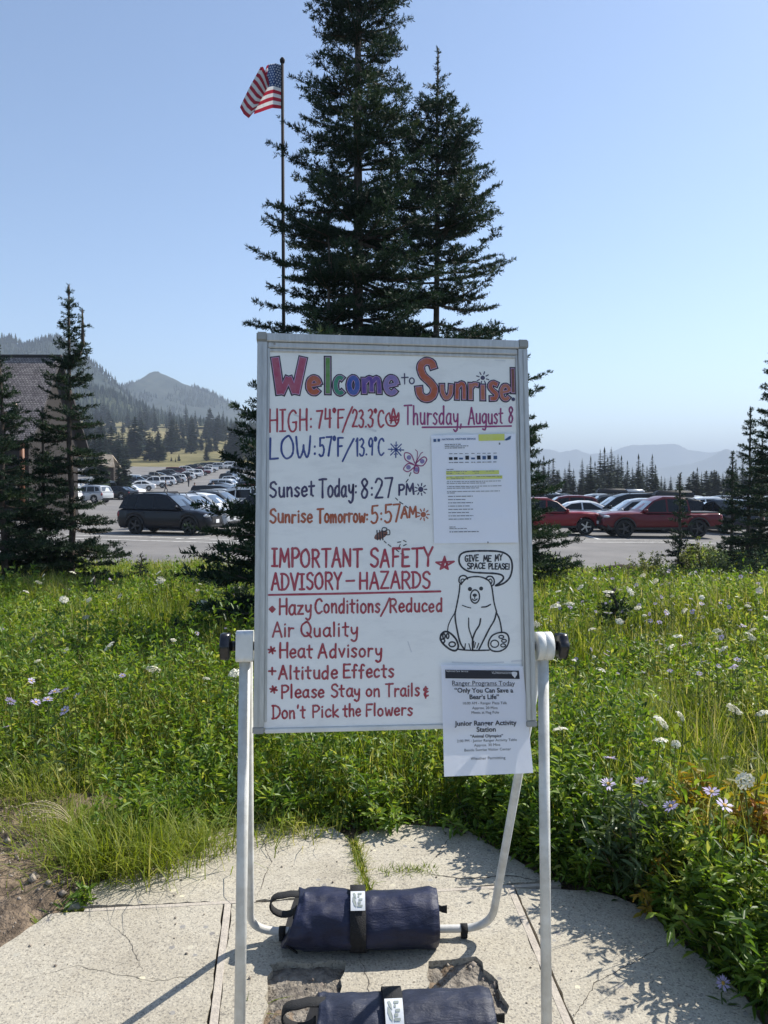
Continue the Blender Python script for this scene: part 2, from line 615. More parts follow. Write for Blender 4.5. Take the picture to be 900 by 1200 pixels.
def paving():
    P = lambda l: [g2(*q) for q in l]
    j1 = lambda x: 2.645 + (x + 1.15) * 0.105        # the long joint across
    J2t, J2b = g2(264, 1066), g2(248, 1200)
    J3t, J3b = g2(601, 1046), g2(668, 1203)
    mb = MB()
    # upper two slabs
    slab(mb, rough_poly([Vector((-1.13, j1(-1.13) + 0.012))] + P([(95, 1050), (118, 1032), (150, 1018), (200, 997), (262, 971), (330, 962), (392, 970), (409, 985), (424, 1030), (429, 1050)]), jit=0.006))
    slab(mb, rough_poly(P([(436, 1049), (430, 1025), (417, 980), (445, 968), (480, 966), (545, 972), (590, 998), (625, 1020), (655, 1037), (700, 1040)][:-1]) + [Vector((0.66, j1(0.66) + 0.012))], jit=0.006))
    w = 0.016
    a2 = lambda y: J2t.x + (J2b.x - J2t.x) * (y - J2t.y) / (J2b.y - J2t.y)
    a3 = lambda y: J3t.x + (J3b.x - J3t.x) * (y - J3t.y) / (J3b.y - J3t.y)
    yb = -2.2
    le = [Vector((-1.16, j1(-1.16) - 0.03))] + P([(15, 1100), (-15, 1122), (-70, 1160)]) + [Vector((-1.25, 1.9)), Vector((-1.7, 1.6)), Vector((-2.4, 0.8)), Vector((-2.6, yb))]
    slab(mb, rough_poly(le + [Vector((a2(0.6) - w, yb)), Vector((a2(0.6) - w, 0.6)), Vector((J2t.x - w, j1(J2t.x) - 0.03))]))
    hole1 = rough_poly(P([(316, 1129), (403, 1126), (399, 1215), (310, 1215)]), jit=0.011)
    hole2 = rough_poly(P([(503, 1128), (560, 1120), (582, 1150), (592, 1178), (585, 1205), (508, 1215)]), jit=0.013)
    slab(mb, rough_poly([Vector((J2t.x + w, j1(J2t.x) - 0.03)), Vector((a2(0.6) + w, 0.6)), Vector((a2(0.6) + w, yb)), Vector((a3(0.6) - w, yb)), Vector((a3(0.6) - w, 0.6)), Vector((J3t.x - w, j1(J3t.x) - 0.03))]),
         [hole1, hole2])
    re_ = P([(690, 1044), (722, 1050), (760, 1066), (790, 1098), (830, 1128), (872, 1168), (905, 1215)]) + [Vector((1.35, 1.7)), Vector((2.2, 0.9)), Vector((2.6, yb))]
    slab(mb, rough_poly([Vector((J3t.x + w, j1(J3t.x) - 0.03))] + re_ + [Vector((a3(0.6) + w, yb)), Vector((a3(0.6) + w, 0.6))]))
    o = mb.build('paving', CONC); tag(o, kind='structure')
    # flush strips set in the joints
    ms = MB()
    def strip(p, q, w_):
        p = Vector(p); q = Vector(q); d = (q - p).normalized(); s = Vector((-d.y, d.x)) * w_
        ms.prism([(p - s).to_3d() + Vector((0, 0, 0.001)), (p + s).to_3d() + Vector((0, 0, 0.001)), (q + s).to_3d() + Vector((0, 0, 0.001)), (q - s).to_3d() + Vector((0, 0, 0.001))], (0, 0, -0.05))
    strip((J2t.x + .002, j1(J2t.x) - 0.03), (a2(0.6) + .002, 0.6), 0.0115)
    strip((J3t.x - 0.003, j1(J3t.x) - 0.03), (a3(0.6) - 0.003, 0.6), 0.0115)
    strip((-1.05, j1(-1.05) - 0.020), (-0.46, j1(-0.46) - 0.020), 0.009)
    strip((0.14, j1(0.14) - 0.020), (0.66, j1(0.66) - 0.020), 0.009)
    o = ms.build('joint_strip', pm('weathered_strip', (0.47, 0.42, 0.35), (0.36, 0.32, 0.27), scale=30, rough=0.9, bump=0.3)); tag(o, kind='structure')
    # rough broken floor of the two pockets
    xs = np.linspace(-.46, .44, 150); ys = np.linspace(2.0, 2.47, 80); xx, yy = np.meshgrid(xs, ys, indexing='ij')
    z = -.020 + (fbm(xx * 14, yy * 14, 5) - .5) * .030 + (fbm(xx * 45, yy * 45, 4, True) - .6) * .012
    v = np.stack([xx, yy, np.minimum(z, -.005)], -1).reshape(-1, 3); n, k = xx.shape
    i, j = np.meshgrid(np.arange(n - 1), np.arange(k - 1), indexing='ij')
    q = np.stack([i * k + j, (i + 1) * k + j, (i + 1) * k + j + 1, i * k + j + 1], -1).reshape(-1, 4)
    o = link('broken_concrete', np_mesh('broken_concrete', v, [q], pm('broken_concrete', (.33, .29, .235), (.09, .078, .066), scale=26, rough=.95, bump=.9, bscale=90, detail=10), smooth=True)); tag(o, kind='structure')
    # hairline cracks
    mc = MB(); rc = random.Random(9)
    def crack(pts, w):
        pts = [g2(*q) for q in pts]; out = []
        for a, b in zip(pts, pts[1:]):
            k = max(2, int((b - a).length / .015))
            out += [a + (b - a) * j / k + Vector((rc.uniform(-.004, .004), rc.uniform(-.004, .004))) for j in range(k)]
        prev = None
        for i, p in enumerate(out):
            d = (out[min(i + 1, len(out) - 1)] - out[max(i - 1, 0)]).normalized(); s = Vector((-d.y, d.x)) * w * rc.uniform(.3, 1) * min(1, .3 + 4 * min(i, len(out) - i) / len(out))
            cur = [mc.bm.verts.new((q.x, q.y, .0012)) for q in (p - s, p + s)]
            if prev: mc.bm.faces.new((prev[0], prev[1], cur[1], cur[0]))
            prev = cur
    crack([(500, 1024), (545, 1030), (600, 1026), (640, 1034)], .0035); crack([(505, 1012), (530, 978)], .0018); crack([(300, 966), (318, 1010), (300, 1052)], .0014); crack([(20, 1150), (90, 1132), (180, 1150), (252, 1140)], .0009); crack([(420, 1118), (432, 1150), (428, 1200)], .0014); crack([(120, 1076), (150, 1100), (168, 1140)], .0010)
    crack([(668, 1198), (700, 1150), (775, 1110), (800, 1104)], .0014)
    o = mc.build('crack', pm('crack_dirt', (.06, .05, .04), rough=.95, scale=40)); tag(o, kind='structure')
    # bare earth beneath and beside the paving
    xs = np.linspace(-2.4, 1.6, 220); ys = np.linspace(1.4, 3.75, 130)
    xx, yy = np.meshgrid(xs, ys, indexing='ij')
    heap = sstep(-0.95, -1.35, xx) * sstep(2.45, 2.75, yy)
    z = -0.030 + (fbm(xx * 9, yy * 9, 5) - 0.5) * 0.05 + (fbm(xx * 30, yy * 30, 4) - 0.5) * 0.022 + heap * (0.035 + 0.06 * fbm(xx * 5, yy * 5, 4) + 0.03 * fbm(xx * 22, yy * 22, 3))
    z = np.where((xx > -1.05) & (xx < 0.9) & (yy < 2.66), np.minimum(z, -0.008) + 0.0, z)
    edge = np.minimum(np.minimum(xx + 2.4, 1.6 - xx), np.minimum(yy - 1.4, 3.75 - yy))
    z = z - 0.10 * (1 - sstep(0, 0.25, edge))
    v = np.stack([xx, yy, z], -1).reshape(-1, 3); n, k = xx.shape
    i, j = np.meshgrid(np.arange(n - 1), np.arange(k - 1), indexing='ij')
    q = np.stack([i * k + j, (i + 1) * k + j, (i + 1) * k + j + 1, i * k + j + 1], -1).reshape(-1, 4)
    m = pm('bare_soil', (0.27, 0.205, 0.145), (0.085, 0.065, 0.048), scale=14, rough=0.95, bump=0.8, bscale=70, spec=0.1, detail=10)
    o = link('soil', np_mesh('soil', v, [q], m, smooth=True)); tag(o, kind='structure')
    # crumbs and small stones on the earth
    rs = np.random.RandomState(8); V = []; F = []; 
    cube = np.array([(0, 0, 1), (1, 0, 0), (0, 1, 0), (-1, 0, 0), (0, -1, 0), (0, 0, -1)], float)
    tri = np.array([(0, 1, 2), (0, 2, 3), (0, 3, 4), (0, 4, 1), (5, 2, 1), (5, 3, 2), (5, 4, 3), (5, 1, 4)])
    cnt = 0
    for _ in range(1500):
        kind = rs.rand()
        if kind < 0.6:
            x, y = rs.uniform(-1.75, -1.05), rs.uniform(2.35, 3.3)
        elif kind < 0.8:
            c = [(-0.24, 2.28), (0.25, 2.30)][rs.randint(2)]; x, y = c[0] + rs.uniform(-0.11, 0.11), c[1] + rs.uniform(-0.11, 0.11)
        else:
            x, y = rs.uniform(-1.2, 1.1), rs.uniform(2.0, 3.2)
        if kind >= 0.8 and rs.rand() < 0.75: continue
        s = rs.uniform(0.002, 0.006) * (3.2 if rs.rand() < 0.10 and kind < 0.8 else 1)
        ii = int((x + 2.4) / 4.0 * 219); jj_ = int((y - 1.4) / 2.35 * 129)
        zz = z[min(max(ii, 0), 219), min(max(jj_, 0), 129)] if kind < 0.8 else 0.001
        pts = cube * s * rs.uniform(0.6, 1.3, (6, 3)) + np.array([x, y, zz + s * 0.3])
        V.append(pts); F.append(tri + cnt); cnt += 6
    o = link('gravel', np_mesh('gravel', np.concatenate(V), [np.concatenate(F)], pm('pebble', (0.36, 0.31, 0.25), (0.16, 0.13, 0.11), scale=25, rough=0.9)))
    tag(o, kind='stuff'); o['label'] = 'loose pebbles and crumbs of earth on the soil and paving'; o['category'] = 'gravel'


paving()

# ------------------------------------------------------------------ mountains
def mountain(name, ridge, Y, depth, base_y, mat, rough_amp, seed, ncol=220, nrow=46):
    """ridge: (px, py) profile at distance Y; slopes fall towards the viewer and behind"""
    px = np.array([r[0] for r in ridge], float); py = np.array([r[1] for r in ridge], float)
    X = np.linspace(px[0], px[-1], ncol)
    top = np.interp(X, px, py)
    wx = (X - 450) / 900 * Y
    topz = CAM_H + (565 - top) / 900 * Y
    topz = topz + (fbm(wx / (0.03 * Y) + seed, wx * 0 + seed, 5) - 0.5) * rough_amp * 0.35
    T = np.concatenate([np.linspace(-1, 0, nrow), np.linspace(0.08, 1, 12)])
    vv = []
    for t_ in T:
        yy = Y + t_ * depth
        f = 1 - abs(t_) ** 0.9
        basez = base_y
        rib = (fbm(wx / (0.045 * Y) + seed * 3, np.full_like(wx, t_ * 2.2 + seed), 6, True) - 0.55) * rough_amp * (1 - f) ** 0.5 * (f ** 0.35 if f > 0 else 0)
        z = basez + (topz - basez) * f + rib
        vv.append(np.stack([wx * (1 + 0.12 * t_ * 0) + rib * 0.4, np.full_like(wx, yy) + rib * 0.8, z], -1))
    v = np.array(vv); n, k = v.shape[:2]
    i, j = np.meshgrid(np.arange(n - 1), np.arange(k - 1), indexing='ij')
    q = np.stack([i * k + j, i * k + j + 1, (i + 1) * k + j + 1, (i + 1) * k + j], -1).reshape(-1, 4)
    o = link(name, np_mesh(name, v.reshape(-1, 3), [q], mat, smooth=True)); tag(o, kind='structure')
    return wx, topz, Y


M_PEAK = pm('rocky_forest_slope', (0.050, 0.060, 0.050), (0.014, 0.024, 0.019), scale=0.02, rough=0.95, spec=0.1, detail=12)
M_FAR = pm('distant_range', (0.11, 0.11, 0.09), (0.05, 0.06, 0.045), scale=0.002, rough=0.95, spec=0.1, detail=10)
r_peak = mountain('hills', [(60, 500), (110, 470), (138, 462), (150, 456), (160, 450), (168, 444), (176, 438), (182, 435), (187, 435), (192, 439), (201, 445), (214, 451), (232, 457), (250, 464), (265, 473), (280, 484), (300, 496), (330, 510), (370, 530)], 1700, 620, 60, M_PEAK, 42, 2)
r_left = mountain('hills', [(-140, 404), (-80, 396), (-30, 400), (4, 400), (18, 402), (32, 409), (44, 408), (58, 402), (72, 401), (88, 408), (105, 424), (122, 438), (140, 455), (165, 480), (200, 500)], 1150, 400, 60, M_PEAK, 30, 5)
r_for = mountain('hills', [(-60, 440), (60, 450), (112, 459), (128, 463), (150, 474), (180, 486), (210, 495), (240, 501), (270, 507), (300, 512), (360, 525)], 800, 260, 40, pm('forest_floor', (0.05, 0.06, 0.03), (0.03, 0.04, 0.02), scale=0.05, rough=0.95, spec=0.1), 14, 9)
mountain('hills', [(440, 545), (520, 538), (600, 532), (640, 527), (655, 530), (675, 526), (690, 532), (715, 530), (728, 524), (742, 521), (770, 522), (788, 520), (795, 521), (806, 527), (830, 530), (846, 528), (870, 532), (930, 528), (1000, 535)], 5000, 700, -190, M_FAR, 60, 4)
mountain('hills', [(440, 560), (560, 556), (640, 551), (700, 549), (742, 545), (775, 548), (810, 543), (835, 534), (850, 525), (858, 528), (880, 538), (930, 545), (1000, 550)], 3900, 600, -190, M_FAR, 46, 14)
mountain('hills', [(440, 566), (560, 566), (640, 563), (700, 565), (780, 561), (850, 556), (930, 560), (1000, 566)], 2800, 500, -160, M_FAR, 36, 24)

# haze: one box round the place; the sky stays outside
def haze():
    mb = MB(); mb.box(-9800, 9800, -9800, 10600, -215, 300)
    m = bpy.data.materials.new('haze'); m.use_nodes = True; t = m.node_tree
    for n in list(t.nodes):
        if n.type == 'BSDF_PRINCIPLED': t.nodes.remove(n)
    vol = t.nodes.new('ShaderNodeVolumePrincipled')
    vol.inputs['Color'].default_value = (0.45, 0.53, 0.655, 1)
    vol.inputs['Density'].default_value = 3.8e-4
    vol.inputs['Anisotropy'].default_value = 0.15
    t.links.new(vol.outputs[0], t.nodes['Material Output'].inputs['Volume'])
    o = mb.build('haze', m); tag(o, kind='stuff'); o['label'] = 'thin blue summer haze hanging over the valley and mountains'; o['category'] = 'haze'


haze()

# ------------------------------------------------------------------ firs
BARK = pm('fir_bark', (0.16, 0.13, 0.11), (0.06, 0.05, 0.045), scale=14, rough=0.95, bump=0.8, bscale=40, spec=0.1, stretch=(1, 1, 0.3))
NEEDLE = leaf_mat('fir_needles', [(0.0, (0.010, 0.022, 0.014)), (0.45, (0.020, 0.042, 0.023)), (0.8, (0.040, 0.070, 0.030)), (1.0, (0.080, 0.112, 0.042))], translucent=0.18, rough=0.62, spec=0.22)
NEEDLE_FAR = leaf_mat('far_needles', [(0.0, (0.012, 0.022, 0.014)), (0.5, (0.024, 0.042, 0.022)), (1.0, (0.05, 0.075, 0.032))], translucent=0.1, rough=0.7, spec=0.2)


def needles(segs, rs, per_m, nl, nw, up=0.25):
    """segs: array (n, 7) of start, end, brightness -> needle triangles all round each twig"""
    segs = np.asarray(segs, float)
    a, b, br = segs[:, :3], segs[:, 3:6], segs[:, 6]
    L = np.linalg.norm(b - a, axis=1)
    cnt = np.maximum(3, (L * per_m)).astype(int)
    idx = np.repeat(np.arange(len(segs)), cnt)
    n = len(idx)
    t = rs.rand(n)
    d = (b - a)[idx] / L[idx, None]
    p = a[idx] + (b - a)[idx] * t[:, None]
    r = rs.normal(size=(n, 3)); r[:, 2] += 0.55
    r -= d * np.sum(r * d, 1)[:, None]
    r /= np.linalg.norm(r, axis=1)[:, None] + 1e-9
    dirn = r * 0.85 + d * rs.uniform(0.35, 0.9, n)[:, None]
    dirn[:, 2] += up * 0.4
    dirn /= np.linalg.norm(dirn, axis=1)[:, None]
    ln = nl * rs.uniform(0.7, 1.15, n) * np.where(t > 0.93, 1.2, 1)
    s = np.cross(dirn, rs.normal(size=(n, 3))); s /= np.linalg.norm(s, axis=1)[:, None] + 1e-9
    w = nw * rs.uniform(0.7, 1.2, n)
    mid = p + dirn * (ln * 0.45)[:, None]
    v = np.stack([p, mid + s * w[:, None], p + dirn * ln[:, None], mid - s * w[:, None]], 1).reshape(-1, 3)
    f = np.arange(n * 4).reshape(-1, 4)
    rnd = np.repeat(np.clip(br[idx] + rs.normal(0, 0.12, n), 0, 1), 4)
    return v, f, rnd


def fir(name, loc, H, prof, seed, label, group=None, z0=0.3, spacing=0.24, per=6, tw=0.30, tgap=0.10, per_m=85, nl=0.05, nw=0.007, trunk=0.11, droop=0.10, gaps=0.12, extra_tops=(), bright=0.35, lean=0.0, boost=None):
    rs = np.random.RandomState(seed)
    root = thing(name, loc, label, 'fir tree', group=group)
    tb = MB()
    axis = [(lean * (k / 8) ** 2 * H + rs.normal(0, 0.012) * (k > 0), rs.normal(0, 0.012) * (k > 0), H * k / 8) for k in range(9)]
    tb.tube(axis, [0.62 * trunk * (1 - k / 8) ** 0.85 + 0.012 for k in range(9)], n=10)
    def ax(z):
        k = min(7, int(z / H * 8)); f = z / H * 8 - k
        return np.array(axis[k]) * (1 - f) + np.array(axis[k + 1]) * f
    segs = []
    def crown(basefn, Hc, zstart, proff, sc):
        z = zstart
        while z < Hc * 0.985:
            t = z / Hc
            nb = max(3, int(rs.poisson(per * 1.4 * (1.0 if t < 0.85 else 0.8))))
            a0 = rs.uniform(0, 6.28)
            for b in range(nb):
                if rs.rand() < gaps: continue
                az = a0 + b * 6.283 / nb + rs.normal(0, 0.25)
                L = proff(t) * rs.uniform(0.62, 1.12)
                if boost: L *= boost(t, az)
                if t > .9 and L < .055 and rs.rand() < .8: continue
                if L < 0.05: L = 0.05
                zz = z + rs.uniform(-0.5, 0.5) * spacing
                if zz < 0.05: continue
                st = basefn(min(zz, Hc * 0.99))
                el = R(np.interp(t, [0, 0.5, 0.85, 1], [-14, -4, 18, 48])) + rs.normal(0, 0.10)
                h = np.array([math.cos(az), math.sin(az), 0])
                side = np.array([-math.sin(az), math.cos(az), 0])
                up = np.array([0, 0, 1.0])
                bend = rs.normal(0, 0.10)
                def pt(s):
                    return st + h * (L * s * math.cos(el)) + up * (L * (s * math.sin(el) - droop * s * (1 - s) + 0.16 * s ** 2.2)) + side * (bend * L * s * s)
                if L > 0.35:
                    tb.tube([pt(s) for s in (0, 0.35, 0.7, 0.97)], [0.010 + 0.012 * L, 0.008 + 0.007 * L, 0.007, 0.004], n=5, cap=False)
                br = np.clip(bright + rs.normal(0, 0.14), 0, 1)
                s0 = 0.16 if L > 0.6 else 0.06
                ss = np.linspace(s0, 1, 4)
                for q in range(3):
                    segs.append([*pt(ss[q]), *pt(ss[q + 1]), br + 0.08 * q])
                n_t = int(L * (1 - s0) / (tgap * 1.15))
                for q in range(n_t):
                    s = s0 + (1 - s0) * (q + rs.rand() * 0.8) / max(1, n_t)
                    for sg in (-1, 1):
                        if rs.rand() < 0.12: continue
                        tl = (tw * 1.15 * (1.05 - s) * min(1, .45 + s * 1.6) + 0.11) * min(1.0, 0.38 + L * 0.6) * rs.uniform(0.6, 1.3) * sc
                        ang = R(rs.uniform(38, 66))
                        dv = h * math.cos(ang) + side * sg * math.sin(ang) + up * rs.uniform(-0.10, 0.38)
                        dv /= np.linalg.norm(dv)
                        p0 = pt(s); p1 = p0 + dv * tl + up * tl * 0.08
                        segs.append([*p0, *p1, br + rs.normal(0.05, 0.1)])
                        if tl > 0.2:
                            for sg2 in (-1, 1):
                                d2 = dv * 0.72 + np.cross(dv, up) * sg2 * 0.68
                                pm_ = p0 + dv * tl * rs.uniform(0.4, 0.65)
                                segs.append([*pm_, *(pm_ + d2 * tl * 0.42 + up * 0.02), br + rs.normal(0.1, 0.1)])
            z += spacing * np.interp(t, [0, 0.6, 1], [1.15, 1.0, 0.6]) * rs.uniform(0.75, 1.25)
        top = basefn(Hc * 0.93); tip = basefn(Hc * 0.999)
        segs.append([*top, *tip, bright])
    crown(ax, H, z0, prof, 1.0)
    for (dx, dy, zb, h2, wd) in extra_tops:                   # second leaders
        b0 = ax(zb)
        def fn(z, b0=b0, dx=dx, dy=dy, zb=zb, h2=h2):
            f = min(1, max(0, (z - 0.0) / h2)); k = min(1, f * 3)
            return b0 + np.array([dx * k, dy * k, z])
        tb.tube([fn(h2 * k / 5) for k in range(6)], [0.05 * trunk / 0.11 * (1 - k / 6) + 0.006 for k in range(6)], n=6)
        crown(fn, h2, h2 * 0.22, lambda t, wd=wd: wd * (1 - t) ** 0.8 + 0.05, 0.8)
    tb.build('trunk', BARK, root)
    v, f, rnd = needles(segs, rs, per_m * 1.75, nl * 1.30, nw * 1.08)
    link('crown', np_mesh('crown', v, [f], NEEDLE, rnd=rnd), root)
    return root


def P(tab):
    xs = [a for a, b in tab]; ys = [b for a, b in tab]
    return lambda t: float(np.interp(t, xs, ys))


def gz(x, y):
    return float(land(x, y))


# the clump behind the board
def big_boost(t, az):
    return 1.0
X1 = at(420, 500, 13.5).x
fir('fir_tree', (X1, 13.5, gz(X1, 13.5) - 0.05), 13.4, P([(0, 2.5), (0.16, 2.4), (0.32, 2.0), (0.42, 1.95), (0.55, 1.35), (0.70, 1.0), (0.85, 0.62), (1, 0.1)]), 11,
    'tallest dark fir right behind the whiteboard, its top cut off by the picture edge', z0=0.15, spacing=0.30, per=6.2, tw=0.34, tgap=0.105, per_m=100, nl=0.052, nw=0.0075, trunk=0.19, gaps=0.12)
X2 = at(512, 500, 14.6).x
fir('fir_tree', (X2, 14.6, gz(X2, 14.6) - 0.05), 10.25, P([(0, 2.5), (0.25, 2.35), (0.4, 2.05), (0.48, 1.8), (0.62, 1.42), (0.8, 0.95), (0.90, 0.42), (0.95, 0.06), (1, 0.03)]), 23,
    'second tall fir with a thin bare leader, right of the tallest one behind the whiteboard', z0=0.3, spacing=0.30, per=6.2, tw=0.32, tgap=0.105, per_m=95, nl=0.052, nw=0.0075, trunk=0.13, gaps=0.10, extra_tops=((0.42, 0, 6.6, 2.4, 0.45),))
X3 = at(386, 500, 12.9).x
fir('fir_tree', (X3, 12.9, gz(X3, 12.9) - 0.05), 6.4, P([(0, 1.7), (0.3, 1.5), (0.6, 1.0), (0.85, 0.5), (1, 0.06)]), 31,
    'slim shorter fir growing against the left side of the tallest fir', z0=0.2, spacing=0.3, per=5.5, tw=0.3, tgap=0.11, per_m=90, nl=0.05, nw=0.007, trunk=0.08, gaps=0.2)
X4 = at(372, 640, 6.7).x
fir('fir_tree', (X4, 6.7, gz(X4, 6.7) - 0.05), 2.8, P([(0, 1.3), (0.25, 1.22), (0.45, 0.98), (0.72, 0.68), (0.9, .42), (1, 0.06)]), 37,
    'spreading young fir right behind the left edge of the whiteboard', z0=0.1, spacing=0.20, per=7.0, tw=0.28, tgap=0.085, gaps=.04, per_m=120, nl=0.04, nw=0.006, trunk=0.05)
X5 = at(592, 640, 11.5).x
fir('fir_tree', (X5, 11.5, gz(X5, 11.5) - 0.05), 3.5, P([(0, 1.3), (0.12, 1.2), (0.3, 0.9), (0.5, 0.85), (0.7, 0.7), (1, 0.06)]), 41,
    'fir hidden behind the whiteboard, its low branches reaching out past the right edge', z0=0.1, spacing=0.17, per=6.5, tw=0.27, tgap=0.085, per_m=120, nl=0.042, nw=0.006, trunk=0.05, gaps=.03)
# left pair and its neighbour
XL = at(84, 600, 13.2).x
fir('fir_tree', (XL, 13.2, gz(XL, 13.2) - 0.05), 5.35, P([(0, 0.95), (0.2, 0.9), (0.45, 0.66), (0.6, 0.55), (0.70, 0.52), (0.75, 0.30), (0.86, 0.20), (1, 0.05)]), 53,
    'slender fir with two tips in front of the shingled building', z0=0.12, spacing=0.21, per=5.2, tw=0.25, tgap=0.085, per_m=120, nl=0.042, nw=0.0062, trunk=0.085, gaps=0.12, extra_tops=((0.24, 0, 3.95, 0.98, 0.2),))
XM = at(52, 600, 12.9).x
fir('fir_tree', (XM, 12.9, gz(XM, 12.9) - 0.05), 3.2, P([(0, 0.75), (0.4, 0.5), (0.7, 0.36), (1, 0.05)]), 59,
    'small thin fir between the two taller firs at the left', z0=0.1, spacing=0.2, per=5, tw=0.22, tgap=0.085, per_m=110, nl=0.042, nw=0.006, trunk=0.05, gaps=0.2)
XN = at(4, 600, 12.3).x
fir('fir_tree', (XN, 12.3, gz(XN, 12.3) - 0.05), 4.1, P([(0, 1.15), (0.3, 0.95), (0.6, 0.55), (0.85, 0.22), (1, 0.05)]), 61,
    'dark fir cut by the left edge of the picture', z0=0.1, spacing=0.20, per=5.6, tw=0.26, tgap=0.085, per_m=115, nl=0.042, nw=0.006, trunk=0.075)
# right-hand group at the edge of the car park
for (px, Y, H, w, sd, lab) in (
        (797, 19.0, 2.75, 0.62, 71, 'small narrow fir standing in front of the red pickup tailgate'),
        (877, 18.6, 4.35, 0.85, 73, 'pointed fir with a bare spiky top near the right edge of the picture'),
        (858, 19.6, 3.3, 0.6, 79, 'shorter dense fir left of the spiky-topped fir at the right'),
        (903, 17.6, 5.6, 1.05, 83, 'tall dark fir cut off by the right edge of the picture'),
        (892, 20.4, 3.9, 0.6, 89, 'thin fir behind and between the two tallest firs at the right edge')):
    x = at(px, 600, Y).x; w *= .82
    fir('fir_tree', (x, Y, gz(x, Y) - 0.05), H, P([(0, w), (0.3, w * 0.9), (0.6, w * 0.55), (0.82, w * 0.28), (1, 0.05)]), sd, lab,
        z0=0.1, spacing=0.21, per=5.6, tw=0.25, tgap=0.095, per_m=95, nl=0.045, nw=0.0075, trunk=0.07, gaps=.22)
for (px, py, Y, H, sd, lab) in ((165, 668, 15.5, 0.72, 91, 'fir sapling in the grass in front of the black suv'),
                                (682, 668, 15.0, 0.55, 92, 'tiny fir sapling just right of the whiteboard by the asphalt'),
                                (720, 735, 7.6, 0.5, 93, 'little dark fir seedling among the flowers right of the whiteboard'),
                                (110, 700, 9.4, 0.5, 94, 'fir seedling in the meadow below the slender fir at the left')):
    x = at(px, py, Y).x
    fir('fir_sapling', (x, Y, gz(x, Y) - 0.03), H, P([(0, 0.30 * H / 0.6), (0.5, 0.2 * H / 0.6), (1, 0.03)]), sd, lab, z0=0.05, spacing=0.10, per=5, tw=0.12, tgap=0.06, per_m=160, nl=0.03, nw=0.005, trunk=0.015)


# firs farther off: three kinds, copied
def far_fir(seed, H, w, nwh, nb, spiky=1.0):
    rs = np.random.RandomState(seed); V = []; rn = []
    for k in range(nwh):
        t = (k + rs.rand() * 0.5) / nwh; z = H * (0.05 + 0.93 * t)
        for b in range(nb):
            az = rs.uniform(0, 6.283); L = w * ((1 - t) ** spiky * 0.95 + 0.05) * rs.uniform(0.55, 1.15)
            h = np.array([math.cos(az), math.sin(az), 0]); s = np.array([-h[1], h[0], 0]) * L * 0.5
            up = np.array([0, 0, 1.0]); p0 = up * z
            dz = -0.10 * L
            for q in range(3):                       # three ragged leaf-like sprays along the branch
                f0, f1 = q * 0.26, min(1, q * 0.26 + 0.5)
                j = rs.normal(0, 0.12 * L, 3)
                a = p0 + h * L * f0 + up * (dz * f0); e = p0 + h * L * f1 + up * (dz * f1 + 0.12 * L * f1) + j
                m = (a + e) / 2
                V += [a, m + s + up * rs.uniform(-0.1, 0.15) * L, e, m - s + up * rs.uniform(-0.1, 0.15) * L]
                rn += [np.clip(rs.normal(0.45, 0.2), 0, 1)] * 4
    V += [np.array([0.02 * H, 0, H * 0.9]), np.array([0, 0, H]), np.array([-0.02 * H, 0, H * 0.9]), np.array([0, 0.02 * H, H * 0.85])]; rn += [0.4] * 4
    return np.array(V), np.array(rn)


PROTO = []
for sd, H, w, nwh, nb, sp in ((1, 10, 2.0, 28, 9, 0.95), (2, 10, 1.6, 32, 9, 0.8), (3, 10, 2.5, 24, 10, 0.62)):
    v, rn = far_fir(sd, H, w, nwh, nb, sp)
    cm = np_mesh('crown', v, [np.arange(len(v)).reshape(-1, 4)], NEEDLE_FAR, rnd=rn)
    tb = MB(); tb.tube([(0, 0, -0.3), (0, 0, 4), (0, 0, 9.6)], [0.24, 0.15, 0.02], n=6)
    PROTO.append((cm, tb.mesh('trunk', BARK)))


def place_far(px, pbase, ptop, Y, kind, label, group, rz=0.0, wide=1.0):
    x = at(px, 565, Y).x
    zb = gz(x, Y); zt = at(px, ptop, Y).z
    if pbase is not None: zb = min(zb, at(px, pbase, Y).z) if False else zb
    H = max(1.5, zt - zb)
    r = thing('fir_tree', (x, Y, zb), label, 'fir tree', rz, group)
    r.scale = (H / 10 * wide, H / 10 * wide, H / 10)
    cm, tm = PROTO[kind]
    for nme, me in (('trunk', tm), ('crown', cm)):
        o = bpy.data.objects.new(nme, me); C.objects.link(o); o.parent = r


rg = random.Random(77)
right_tops = [(612, 540), (620, 545), (631, 536), (637, 533), (643, 541), (648, 537), (655, 549), (662, 547), (667, 538), (672, 548), (682, 536), (688, 543), (692, 533), (697, 540), (703, 525), (708, 523), (712, 534), (716, 522), (720, 533), (724, 530), (728, 533), (735, 539), (741, 546), (748, 531), (753, 542), (758, 545), (764, 531), (768, 544), (775, 557), (779, 558), (786, 556), (808, 560), (817, 547), (822, 552), (829, 562), (836, 560), (842, 553), (847, 552), (853, 548), (862, 540), (870, 535), (885, 540), (895, 530)]
for k, (px, pt) in enumerate(right_tops):
    Y = rg.uniform(125, 175)
    wide = 0.8 if pt < 540 else 0.95
    place_far(px, 575, pt, Y, rg.choice([0, 1, 1]), 'dark pointed fir in the row of firs beyond the right side of the car park', 'firs beyond the right side of the car park', rg.uniform(0, 6), wide * (1.3 if px < 770 else 1.05))
for k in range(44):
    place_far(rg.uniform(612, 900), 575, rg.uniform(549, 560), rg.uniform(105, 150), 2, 'low bushy fir at the foot of the fir row behind the parked cars', 'low firs behind the right-hand cars', rg.uniform(0, 6), 1.3)

